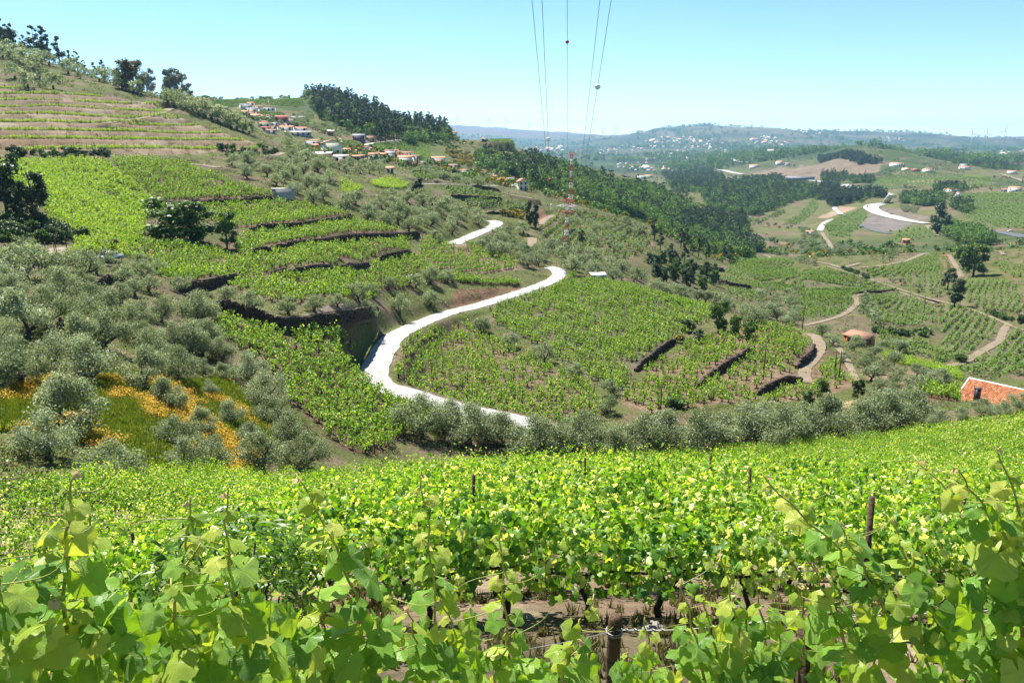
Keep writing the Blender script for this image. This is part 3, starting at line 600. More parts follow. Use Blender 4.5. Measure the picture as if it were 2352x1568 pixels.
field('r_k', k3((480,400),(690,420),(690,480),(540,470)), 230, GREY, 'far', 'small vine terrace under the dark wall', weeds=.6)
field('r_l', k3((1830,170),(1900,210),(1930,330),(1850,290)), 260, RED, 'far', 'steep reddish vine strip beside the bushy trees', weeds=.4)
# far right slopes
field('h_a', k6((1700,850),(2000,845),(2400,850),(2400,1220),(2100,1210),(1800,1130),(1620,960)), 560, (0.13,0.14,0.055), 'vfar', 'great slope of even vine rows beyond the highway', weeds=.7)
field('h_b', k6((790,690),(960,630),(1100,620),(1700,660),(2050,720),(2000,770),(1500,790),(1100,760),(900,830),(780,790)), 800, (0.25,0.2,0.12), 'vfar', 'brownish vine terraces below the villas', weeds=.45)
field('h_c', k6((930,1330),(1080,1230),(1380,1210),(1420,1300),(1200,1330),(950,1370)), 480, (0.12,0.14,0.05), 'vfar', 'terraces around the red-roofed field hut', weeds=.7)
field('h_d', k6((250,1180),(400,1100),(650,1000),(700,1090),(620,1180),(520,1310),(320,1300)), 560, (0.15,0.17,0.055), 'vfar', 'green steps below the highway bend', weeds=.8)
field('h_e', k6((-180,1180),(0,1060),(150,900),(200,980),(120,1080),(0,1170)), 700, (0.2,0.18,0.1), 'vfar', 'steep terraces on the valley side', weeds=.6)
field('h_f', k6((0,545),(860,550),(800,660),(500,650),(0,690)), 1100, (0.25,0.19,0.13), 'none', weeds=.45)
field('h_g', k6((1650,660),(2080,715),(1900,640),(1720,630)), 900, (0.19,0.22,0.05), 'none', weeds=.9)
field('h_h', k6((620,1170),(740,1060),(900,1110),(1180,1160),(1000,1240),(800,1240)), 560, (0.22,0.19,0.17), 'none', weeds=.1)
field('h_i', k6((830,990),(1000,1000),(1200,1060),(1360,1090),(1340,1140),(1150,1125),(1000,1085),(870,1050)), 600, (0.22,0.18,0.14), 'none', weeds=.2)
field('h_j', k6((180,1100),(350,1020),(420,975),(600,990),(480,1040),(300,1100)), 620, (0.42,0.30,0.2), 'none', weeds=.25)
field('h_k', k5((1590,640),(1900,560),(2352,540),(2352,700),(2000,700),(1700,680)), 1100, (0.25,0.19,0.13), 'none', weeds=.4)
field('h_l', k5((1240,1080),(1700,1110),(1900,1010),(1950,1050),(1600,1180),(1300,1150)), 600, (0.24,0.17,0.13), 'vfar', 'brown clearing with planted lines in the valley', weeds=.3)
field('fl', kg((0,1000),(200,960),(420,900),(700,870),(1000,950),(1350,930),(1620,1120),(1700,1300),(1500,1500),(900,1600),(700,1400),(300,1290),(0,1250)), 46, (0.14,0.19,0.025), 'flowers', weeds=1)
field('path1', k4((550,1010),(640,900),(800,865),(790,900),(680,960),(600,1060)), 60, (0.27,0.2,0.15), 'none', weeds=.05)
field('olive_band', k4((1440,1040),(1600,1070),(1800,1120),(2000,1140),(2352,1050),(2500,1010),(2500,1080),(2300,1150),(1950,1195),(1700,1130),(1450,1055)), 80, (0.24,0.195,0.16), 'none', weeds=.08)
field('bank', kb((880,430),(1300,420),(1500,400),(1180,510),(950,560),(820,590),(860,480)), 120, (0.2,0.115,0.07), 'none', weeds=.12)
field('verge', [(815,800),(850,775),(870,790),(850,830),(842,880),(812,850)], 80, GRASS, 'none', weeds=.95)
field('verge2', [(885,850),(890,800),(940,762),(985,745),(960,770),(905,810),(900,850),(950,905),(1040,948),(1100,968),(1000,945),(920,900)], 80, (0.13,0.16,0.04), 'none', weeds=.85)
field('bare', k3((1190,1110),(1380,1090),(1400,1140),(1200,1150)), 85, (0.46,0.33,0.18), 'none', weeds=.05)
field('orchard', k3((1330,900),(1450,840),(1650,900),(1750,1000),(1720,1080),(1500,1080),(1400,1000)), 90, (0.27,0.18,0.12), 'none', weeds=.15)
field('redscar', k2((1890,960),(1960,900),(2060,945),(2000,1010),(1940,1030)), 230, (0.3,0.17,0.1), 'none', weeds=.15)
field('lawn', k4((740,860),(830,800),(930,750),(1040,760),(1050,800),(900,840)), 80, (0.17,0.23,0.02), 'none', weeds=1)

# ------------------------------------------------------------------ ground sheet
X, Y, Z = GX.ravel(), GY.ravel(), GZ.ravel(); rr = np.hypot(X, Y)
n1 = fbm(X / 6, Y / 6, 41, 3); n2 = fbm(X / 35, Y / 35, 43, 3); n3 = fbm(X / 1.6, Y / 1.6, 47, 2); n4 = fbm(X / 190, Y / 190, 53, 4); n5 = vnoise(X / 420, Y / 420, 59)
def mixc(a, b, t): return a * (1 - t[:, None]) + np.asarray(b)[None] * t[:, None]
def stp(v, a, b): t = np.clip((v - a) / (b - a), 0, 1); return t * t * (3 - 2 * t)
colr = np.tile(np.array((0.19, 0.145, 0.09)), (len(X), 1))
colr = mixc(colr, (0.13, 0.15, 0.045), stp(n1, .3, .52)); colr = mixc(colr, (0.22, 0.17, 0.11), stp(n2, .55, .75) * .7)
mid = stp(rr, 380, 650)
wild = np.tile(np.array((0.075, 0.11, 0.035)), (len(X), 1)); wild = mixc(wild, (0.16, 0.165, 0.06), stp(n4, .42, .6)); wild = mixc(wild, (0.2, 0.155, 0.095), stp(n2, .56, .7))
colr = colr * (1 - mid[:, None]) + wild * mid[:, None]
# far plain: a patchwork of plots
cell = 160.0; ang = .4; xr = X * math.cos(ang) + Y * math.sin(ang) + (n4 - .5) * 240; yr = (-X * math.sin(ang) + Y * math.cos(ang)) + (n5 - .5) * 240
hsh = _h(np.floor(xr / cell).astype(np.int64), np.floor(yr / (cell * 1.7)).astype(np.int64), 77)
pal = np.array([(0.06, 0.10, 0.035), (0.045, 0.075, 0.03), (0.10, 0.15, 0.045), (0.16, 0.18, 0.06), (0.22, 0.18, 0.11), (0.075, 0.12, 0.04), (0.12, 0.15, 0.05)])
plain = pal[np.minimum((hsh * len(pal)).astype(int), len(pal) - 1)]; plain = mixc(plain, (0.04, 0.07, 0.025), stp(n2, .55, .62) * .9)
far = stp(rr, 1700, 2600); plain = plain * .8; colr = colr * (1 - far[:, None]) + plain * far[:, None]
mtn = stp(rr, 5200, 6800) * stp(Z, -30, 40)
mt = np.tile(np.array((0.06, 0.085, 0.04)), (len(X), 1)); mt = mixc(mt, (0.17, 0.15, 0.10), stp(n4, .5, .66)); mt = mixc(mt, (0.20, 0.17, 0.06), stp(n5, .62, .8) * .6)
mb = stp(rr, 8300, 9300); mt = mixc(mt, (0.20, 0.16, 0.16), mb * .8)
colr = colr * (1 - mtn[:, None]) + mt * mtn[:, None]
# the slope at the camera's feet
fgm = stp(-rr, -90, -60) * (rr < 90)
fgc = mixc(np.tile(np.array((0.30, 0.215, 0.145)), (len(X), 1)), (0.42, 0.33, 0.22), stp(n3, .5, .68)); fgc = mixc(fgc, (0.13, 0.12, 0.06), stp(n1, .5, .65) * .6)
fgm = stp(-rr, -50, -38); colr = colr * (1 - fgm[:, None]) + fgc * fgm[:, None]
colr *= 1.0
for f in FIELDS:
    x0, y0 = f.P.min(0); x1, y1 = f.P.max(0)
    idx = np.nonzero((X > x0) & (X < x1) & (Y > y0) & (Y < y1))[0]
    if not len(idx): continue
    idx = idx[inpoly(X[idx], Y[idx], f.P)]
    if not len(idx): continue
    c = np.tile(np.array(f.soil), (len(idx), 1)); c *= (0.82 + .36 * n3[idx])[:, None]
    c = mixc(c, (0.115, 0.155, 0.035), stp(n1[idx] * .6 + n3[idx] * .4, 1 - f.weeds * .62 - .12, 1 - f.weeds * .62 + .1) * .85)
    if f.vines == 'flowers':
        t = stp(fbm(X[idx] / 3.2, Y[idx] / 5, 61, 3), .55, .66); c = mixc(c, (0.42, 0.30, 0.03), t * .6)
        t = stp(fbm(X[idx] / 2.4, Y[idx] / 3, 67, 3), .6, .7); c = mixc(c, (0.36, 0.15, 0.04), t * .7)
    if f.vines == 'young':
        c = mixc(c, (0.27, 0.17, 0.1), stp(n2[idx], .45, .6) * .7); c = mixc(c, (0.46, 0.38, 0.29), stp(n1[idx], .58, .7) * .6)
    colr[idx] = c
for nm, L, wd, mt_ in ROADS:                 # trodden verges
    if wd > 6.5: continue
    for p in L[::2]:
        if np.hypot(p[0], p[1]) > 450: continue
        m = np.nonzero((np.abs(X - p[0]) < wd) & (np.abs(Y - p[1]) < wd))[0]
        if len(m):
            d = np.hypot(X[m] - p[0], Y[m] - p[1]); t = stp(-d, -wd * .75, -wd * .5) * .35
            colr[m] = mixc(colr[m], (0.36, 0.29, 0.19), t)
colr *= np.where(rr < 45, .65, .52)[:, None]
m_ground, n_, l_ = nodemat('ground_soil')
out = N(n_, 'ShaderNodeOutputMaterial'); b_ = N(n_, 'ShaderNodeBsdfPrincipled', Roughness=.97); b_.inputs['Specular IOR Level'].default_value = .1
at_ = N(n_, 'ShaderNodeAttribute'); at_.attribute_name = 'Col'
geo = N(n_, 'ShaderNodeNewGeometry')
na = N(n_, 'ShaderNodeTexNoise', Scale=2.3, Detail=8.0, Roughness=.7); nb = N(n_, 'ShaderNodeTexNoise', Scale=.06, Detail=9.0, Roughness=.68)
l_.new(geo.outputs['Position'], na.inputs['Vector']); l_.new(geo.outputs['Position'], nb.inputs['Vector'])
ra = N(n_, 'ShaderNodeMapRange'); ra.inputs[1].default_value = .3; ra.inputs[2].default_value = .7; ra.inputs[3].default_value = .5; ra.inputs[4].default_value = 1.5
rb = N(n_, 'ShaderNodeMapRange'); rb.inputs[1].default_value = .3; rb.inputs[2].default_value = .7; rb.inputs[3].default_value = .7; rb.inputs[4].default_value = 1.3
l_.new(na.outputs['Fac'], ra.inputs[0]); l_.new(nb.outputs['Fac'], rb.inputs[0])
mu = N(n_, 'ShaderNodeMath', operation='MULTIPLY'); l_.new(ra.outputs[0], mu.inputs[0]); l_.new(rb.outputs[0], mu.inputs[1])
vm = N(n_, 'ShaderNodeVectorMath', operation='SCALE'); l_.new(at_.outputs['Color'], vm.inputs[0]); l_.new(mu.outputs[0], vm.inputs['Scale'])
l_.new(vm.outputs[0], b_.inputs['Base Color'])
bp = N(n_, 'ShaderNodeBump', Strength=1.0, Distance=.2); l_.new(na.outputs['Fac'], bp.inputs['Height']); l_.new(bp.outputs[0], b_.inputs['Normal'])
l_.new(b_.outputs[0], out.inputs['Surface'])
ii, jj = np.meshgrid(np.arange(NA - 1), np.arange(NR - 1), indexing='ij'); a0 = (ii * NR + jj).ravel()
quads = np.stack([a0, a0 + NR, a0 + NR + 1, a0 + 1], 1).astype(np.int32)
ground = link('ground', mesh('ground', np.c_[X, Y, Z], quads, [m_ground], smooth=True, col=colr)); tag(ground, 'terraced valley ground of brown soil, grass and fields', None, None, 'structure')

# road ribbons, a few millimetres to centimetres above their beds
def ribbon(name, L, wd, mat, lift, jag=0.0):
    d = np.gradient(L[:, :2], axis=0); d /= np.linalg.norm(d, axis=1)[:, None] + 1e-9; nn = np.stack([-d[:, 1], d[:, 0]], 1)
    k = 5; t = np.linspace(-.5, .5, k); V = []
    for i in range(len(L)):
        for j in range(k):
            o = t[j] * wd + (random.uniform(-jag, jag) if j in (0, k - 1) else 0)
            V.append((L[i, 0] + nn[i, 0] * o, L[i, 1] + nn[i, 1] * o, L[i, 2] + lift - (0.25 if j in (0, k - 1) else 0) * lift))
    Fq = np.array([(i * k + j, i * k + j + 1, (i + 1) * k + j + 1, (i + 1) * k + j) for i in range(len(L) - 1) for j in range(k - 1)], np.int32)
    o = link(name, mesh(name, V, Fq[:, ::-1] if False else Fq, [mat], smooth=True)); o['kind'] = 'structure'
    return o
lab = {'road': 'pale concrete road', 'track': 'dirt track', 'lane': 'narrow lane', 'highway': 'highway carriageway'}
for nm, L, wd, mt_ in ROADS:
    r = np.hypot(L[:, 0], L[:, 1]).mean(); ribbon(nm, L, wd, mt_, .05 + r * .0006, .18 if wd < 8 else .4)['label'] = lab[nm]
print('ground', round(time.time() - T0, 1))
# ------------------------------------------------------------------ plant prototypes (shared mesh data)
def leaf_quads(C, Nn, size, asp=.5, fold=.25, rng=RNG):
    """kite-shaped folded leaves: centres, facing directions, lengths"""
    n = len(C); Nn = Nn / (np.linalg.norm(Nn, axis=1)[:, None] + 1e-9)
    t = rng.normal(size=(n, 3)); u = np.cross(Nn, t); u /= np.linalg.norm(u, axis=1)[:, None] + 1e-9; v = np.cross(Nn, u)
    s = np.asarray(size).reshape(-1, 1) if not np.isscalar(size) else size
    a = C - u * s * .5; c = C + u * s * .5; b = C + v * s * asp * .5 + Nn * s * fold * .3; d = C - v * s * asp * .5 + Nn * s * fold * .3
    V = np.stack([a, b, c, d], 1).reshape(-1, 3); F = np.arange(4 * n, dtype=np.int32).reshape(-1, 4)
    return V, F
def leaf_lobed(C, Nn, size, rng=RNG):
    """five-lobed leaves of eight triangles"""
    n = len(C); Nn = Nn / (np.linalg.norm(Nn, axis=1)[:, None] + 1e-9)
    t = rng.normal(size=(n, 3)); t[:, 2] -= 1.2; u = np.cross(np.cross(Nn, t), Nn); u /= np.linalg.norm(u, axis=1)[:, None] + 1e-9; v = np.cross(Nn, u)
    prof = [(0, -.32), (.34, -.42), (.5, -.05), (.3, .1), (.26, .42), (0, .62), (-.26, .42), (-.3, .1), (-.5, -.05), (-.34, -.42)]
    s = np.broadcast_to(np.asarray(size), (n,))[:, None]; P = [C + Nn * s * .06]
    for k, (x, y) in enumerate(prof): P.append(C + v * s * x + u * s * y - Nn * s * (.10 if k % 2 == 0 else -.02) * (1 + rng.uniform(-.8, .8, (n, 1))))
    V = np.stack(P, 1).reshape(-1, 3); k = len(prof); b = np.arange(n)[:, None] * (k + 1)
    F = np.concatenate([np.stack([b[:, 0], b[:, 0] + 1 + i, b[:, 0] + 1 + (i + 1) % k], 1) for i in range(k)]).astype(np.int32)
    return V, F
def sphere_pts(n, rng, inner=.55):
    d = rng.normal(size=(n, 3)); d /= np.linalg.norm(d, axis=1)[:, None]; r = (inner + (1 - inner) * rng.random(n) ** .6)[:, None]
    return d * r, d
def crown(rng, lobes, per, size, asp, up=.2, jit=.7, inner=.5):
    """leaves spread through lobes [(centre, radii)], with gaps between"""
    Cs, Ns = [], []
    tot = sum(r[0] * r[1] + r[1] * r[2] for _, r in lobes)
    for c, r in lobes:
        k = max(6, int(per * (r[0] * r[1] + r[1] * r[2]) / tot)); p, d = sphere_pts(k, rng, inner)
        # clumps: pull leaves together so light and dark places form
        q = rng.normal(size=(max(3, k // 16), 3)); q /= np.linalg.norm(q, axis=1)[:, None]; w_ = q[rng.integers(0, len(q), k)]
        p = p * .6 + w_ * .4 * np.linalg.norm(p, axis=1)[:, None] + rng.normal(size=(k, 3)) * .05
        Cs.append(np.asarray(c) + p * np.asarray(r)); Ns.append(d + np.array((0, 0, up)) + rng.normal(size=(k, 3)) * jit)
    C_ = np.concatenate(Cs); return leaf_quads(C_, np.concatenate(Ns), size * rng.uniform(.6, 1.3, len(C_)), asp, .3, rng)

PROTO = {}
def olive_proto(seed, n, size, full=True):
    rng = np.random.default_rng(seed); lob = []
    k = rng.integers(7, 11)
    for i in range(k):
        a = 2 * math.pi * i / k + rng.uniform(-.4, .4); R_ = rng.uniform(.8, 1.65)
        lob.append(((R_ * math.cos(a), R_ * math.sin(a), rng.uniform(.95, 2.4)), (rng.uniform(.85, 1.3), rng.uniform(.85, 1.3), rng.uniform(.75, 1.15))))
    for i in range(3): lob.append(((rng.uniform(-.6, .6), rng.uniform(-.6, .6), rng.uniform(2.2, 3.0)), (rng.uniform(.8, 1.1), rng.uniform(.8, 1.1), rng.uniform(.6, .9))))
    V, F_ = crown(rng, lob, n, size, .42, .25, .8, .35)
    cr = mesh('olive_crown', V, F_, [m_olive])
    b = MB(); top = np.array((rng.uniform(-.2, .2), rng.uniform(-.2, .2), 1.0))
    top[2] = .65; b.tube([(0, 0, -.4), (.04, .02, .2), (.0, .06, .5), top], [.34, .24, .2, .17], 6)
    if full:
        for c, r in lob[:6]: b.tube([top * .9, (top + np.array(c)) / 2 + (0, 0, -.1), np.array(c)], [.13, .08, .03], 5, cap=False)
    return cr, b.mesh('olive_trunk', m_owood)
OLIVE = {0: [olive_proto(100 + i, 6800, .165) for i in range(6)], 1: [olive_proto(200 + i, 2300, .25) for i in range(5)], 2: [olive_proto(300 + i, 620, .44, False) for i in range(4)]}
def tree_proto(kind, seed, n, size, mat, h=8.0, wd=3.0, wood=m_bark, trunk=.35):
    rng = np.random.default_rng(seed); lob = []
    if kind == 'broad':
        for i in range(16):
            z = h * rng.uniform(.1, .9); rad = wd * .55 * math.sqrt(max(.12, 1 - ((z / h - .5) / .52) ** 2)); a = rng.uniform(0, 6.3)
            s = wd * rng.uniform(.26, .46); lob.append(((rad * math.cos(a), rad * math.sin(a), z), (s, s, s * .8)))
        lob.append(((0, 0, h * .55), (wd * .55, wd * .55, h * .3)))
    elif kind == 'pine':
        for i in range(14):
            z = h * (trunk + (1 - trunk) * (i + .5) / 14 * rng.uniform(.85, 1.05)); rad = wd * math.sin(math.pi * (.22 + .7 * min(1, max(0, (z / h - trunk) / (1 - trunk))))) * rng.uniform(.25, .62); a = rng.uniform(0, 6.3)
            s = wd * rng.uniform(.28, .5) * (1.1 - .45 * i / 14); lob.append(((rad * math.cos(a), rad * math.sin(a), z), (s, s, s * .62)))
        lob.append(((0, 0, h * .95), (wd * .25, wd * .25, h * .07)))
    elif kind == 'tall':
        for i in range(14):
            z = h * (.12 + .86 * (i + .5) / 14); rad = wd * .4 * math.sin(math.pi * (.1 + .85 * (i + .5) / 14)); a = rng.uniform(0, 6.3)
            s = wd * rng.uniform(.3, .5); lob.append(((rad * math.cos(a), rad * math.sin(a), z), (s, s, s * 1.2)))
    elif kind == 'cypress':
        for i in range(8):
            z = h * (.08 + .88 * i / 7); s = wd * .5 * (1.05 - i / 8); lob.append(((0, 0, z), (s, s, h * .09)))
    else:   # bush
        for i in range(9):
            a = rng.uniform(0, 6.3); R_ = wd * rng.uniform(.1, .75); s = wd * rng.uniform(.3, .5); lob.append(((R_ * math.cos(a), R_ * math.sin(a), h * rng.uniform(.2, .75)), (s, s, h * .3)))
    V, F_ = crown(rng, lob, n, size, .6, .35, .7, .4)
    b = MB(); b.tube([(0, 0, -.8), (rng.uniform(-.1, .1), 0, h * .3), (rng.uniform(-.15, .15), .05, h * .6), (0, 0, h * .92)], [h * .03, h * .022, h * .016, h * .004], 6)
    for c, r in lob[:7]: b.tube([(0, 0, max(.2, c[2] - wd * .35)), c], [h * .011, h * .004], 4, cap=False)
    return mesh(kind + '_crown', V, F_, [mat]), b.mesh(kind + '_trunk', wood)
BROAD = [tree_proto('broad', 10 + i, 3600, .42, m_broad) for i in range(3)]
DARK = [tree_proto('broad', 20 + i, 3600, .42, m_dark) for i in range(3)]
OAK = [tree_proto('broad', 30 + i, 2600, .55, m_oak, 9, 4.2) for i in range(3)]
PINE = [tree_proto('pine', 40 + i, 1300, .62, m_pine, 11, 3.5, m_pwood, .3) for i in range(4)]
PINET = [tree_proto('pine', 50 + i, 850, .65, m_pine, 13, 3.4, m_pwood, .5) for i in range(4)]
TALL = [tree_proto('tall', 60 + i, 3200, .42, m_dark, 10, 2.6) for i in range(2)]
CYPR = [tree_proto('cypress', 70, 700, .4, m_dark, 6, 1.4)]
BUSH = [tree_proto('bush', 80 + i, 900, .32, m_broad, 2.2, 1.6) for i in range(3)]
BUSHD = [tree_proto('bush', 90 + i, 900, .32, m_dark, 2.2, 1.6) for i in range(3)]
BROOM = [tree_proto('bush', 95 + i, 500, .4, m_broom, 2.0, 1.6) for i in range(2)]
def vine_proto(seed, n, size, mat, kind):
    """kind: 'hedge' (wired rows), 'bush' (upright shoots from a head), 'far'"""
    rng = np.random.default_rng(seed); b = MB()
    if kind == 'hedge':
        C_ = np.stack([rng.uniform(-.62, .62, n), rng.normal(0, .21, n), .5 + 1.0 * rng.random(n) ** .85], 1)
        C_[:, 1] *= .6 + .9 * np.sin(np.pi * np.clip((C_[:, 2] - .35) / 1.35, 0, 1)); k = n // 9
        C_[:k, 2] = rng.uniform(1.35, 1.85, k); Nn = np.stack([rng.normal(0, .5, n), np.sign(C_[:, 1]) * .7 - .15, rng.uniform(.1, 1.0, n)], 1) + rng.normal(0, .35, (n, 3))
        s = size * rng.uniform(.6, 1.25, n) * np.where(C_[:, 2] > 1.38, .62, 1)
        b.tube([(0, 0, -.2), (.06, .03, .2), (-.05, 0, .45), (.03, .02, .7)], [.055, .045, .04, .03], 5); b.tube([(-.5, 0, .72), (0, 0, .68), (.5, 0, .74)], .022, 4)
    elif kind == 'bush':
        ns = 9; C_ = []; Nn = []
        for i in range(ns):
            a = rng.uniform(0, 6.3); base = np.array((rng.normal(0, .14), rng.normal(0, .14), .35)); tip = np.array((.52 * math.cos(a), .52 * math.sin(a), rng.uniform(.7, 1.3)))
            t = np.sort(rng.random(n // ns)); p = base + (tip - base) * t[:, None] + rng.normal(0, .075, (len(t), 3)); C_.append(p); Nn.append(rng.normal(0, .6, (len(t), 3)) + (math.cos(a) * .4, math.sin(a) * .4, .55))
        C_ = np.concatenate(C_); Nn = np.concatenate(Nn); s = size * rng.uniform(.6, 1.25, len(C_))
        b.tube([(0, 0, -.2), (.05, 0, .2), (0, .04, .48)], [.06, .05, .04], 5); b.tube([(.12, .05, -.2), (.12, .05, 1.15)], .022, 4)
    else:
        C_ = np.stack([rng.uniform(-.75, .75, n), rng.normal(0, .26, n), rng.uniform(.2, 1.25, n)], 1); Nn = rng.normal(0, .6, (n, 3)) + (0, 0, .7); s = size * rng.uniform(.6, 1.3, n)
    if kind == 'hedge' and n > 300: V, F_ = leaf_lobed(C_, Nn, s, rng)
    else: V, F_ = leaf_quads(C_, Nn, s, .85, .35, rng)
    return mesh('vine_foliage', V, F_, [mat]), (b.mesh('vine_trunk', m_vwood) if b.n else None)
VINE_N = [vine_proto(400 + i, 420, .122, m_vine, 'hedge') for i in range(6)]
VINE_M = [vine_proto(420 + i, 270, .132, m_vine, 'hedge') for i in range(5)]
VINE_B = [vine_proto(440 + i, 99, .2, m_vine_mid, 'bush') for i in range(6)]
VINE_P = [vine_proto(460 + i, 81, .23, m_pergola, 'bush') for i in range(5)]
VINE_F = [vine_proto(480 + i, 12, .52, m_vine_far, 'far') for i in range(4)]
def joined(pair, name):
    """foliage and wood of a prototype in one mesh, for masses of plants"""
    a, b = pair
    def arr(me):
        v = np.zeros(len(me.vertices) * 3, np.float32); me.vertices.foreach_get('co', v); f = [tuple(p.vertices) for p in me.polygons]; return v.reshape(-1, 3), f
    v, f = arr(a); mats = list(a.materials); mi = [0] * len(f)
    if b: 
        v2, f2 = arr(b); f += [tuple(i + len(v) for i in q_) for q_ in f2]; v = np.r_[v, v2]; mats += list(b.materials); mi += [1] * len(f2)
    me = bpy.data.meshes.new(name); me.from_pydata(v.tolist(), [], f)
    for m in mats: me.materials.append(m)
    me.polygons.foreach_set('material_index', mi); me.update()
    return me
def scatter_group(name, meshes):
    """geometry nodes: one plant per point, picked and turned by the point's own attributes"""
    g = bpy.data.node_groups.new(name, 'GeometryNodeTree')
    g.interface.new_socket('Geometry', in_out='INPUT', socket_type='NodeSocketGeometry'); g.interface.new_socket('Geometry', in_out='OUTPUT', socket_type='NodeSocketGeometry')
    n, l = g.nodes, g.links; gi = n.new('NodeGroupInput'); go = n.new('NodeGroupOutput'); ip = n.new('GeometryNodeInstanceOnPoints')
    jn = n.new('GeometryNodeGeometryToInstance'); 
    for me in meshes:
        ob = bpy.data.objects.new(name + '_pattern', me); oi = n.new('GeometryNodeObjectInfo'); oi.inputs['Object'].default_value = ob; oi.inputs['As Instance'].default_value = False
        l.new(oi.outputs['Geometry'], jn.inputs[0]) if len(meshes) == 1 else None
        if len(meshes) > 1:
            ti = n.new('GeometryNodeGeometryToInstance'); l.new(oi.outputs['Geometry'], ti.inputs[0]); me_n = ti
            try: jj_ = JG[g.name]
            except KeyError: jj_ = JG[g.name] = n.new('GeometryNodeJoinGeometry')
            l.new(ti.outputs[0], jj_.inputs[0])
    src = jn.outputs[0] if len(meshes) == 1 else JG[g.name].outputs[0]
    l.new(gi.outputs[0], ip.inputs['Points']); l.new(src, ip.inputs['Instance']); ip.inputs['Pick Instance'].default_value = True
    def attr(nm, t):
        a = n.new('GeometryNodeInputNamedAttribute'); a.data_type = t; a.inputs['Name'].default_value = nm; return a.outputs['Attribute']
    l.new(attr('pick', 'INT'), ip.inputs['Instance Index'])
    cx = n.new('ShaderNodeCombineXYZ'); l.new(attr('turn', 'FLOAT'), cx.inputs['Z']); l.new(cx.outputs[0], ip.inputs['Rotation'])
    l.new(attr('size', 'FLOAT'), ip.inputs['Scale']); l.new(ip.outputs[0], go.inputs[0])
    return g
JG = {}
def scatter(name, P, group, nv, turn=None, size=(.8, 1.2), label=None, cat=None, kind='stuff', grp=None):
    P = np.asarray(P, np.float32).reshape(-1, 3)
    if not len(P): return None
    me = bpy.data.meshes.new(name); me.vertices.add(len(P)); me.vertices.foreach_set('co', P.ravel())
    me.attributes.new('pick', 'INT', 'POINT').data.foreach_set('value', RNG.integers(0, nv, len(P)).astype(np.int32))
    me.attributes.new('turn', 'FLOAT', 'POINT').data.foreach_set('value', (RNG.uniform(0, 6.28, len(P)) if turn is None else np.asarray(turn)).astype(np.float32))
    me.attributes.new('size', 'FLOAT', 'POINT').data.foreach_set('value', (RNG.uniform(*size, len(P)) if isinstance(size, tuple) else np.asarray(size)).astype(np.float32))
    o = link(name, me); md = o.modifiers.new('scatter', 'NODES'); md.node_group = group
    return tag(o, label, cat, grp, kind)
G_B = scatter_group('bush_vines', [joined(p, 'bush_vine') for p in VINE_B]); G_P = scatter_group('bright_vines', [joined(p, 'bright_vine') for p in VINE_P])
G_M = scatter_group('row_vines', [joined(p, 'row_vine') for p in VINE_M]); G_F = scatter_group('far_vines', [p[0] for p in VINE_F])

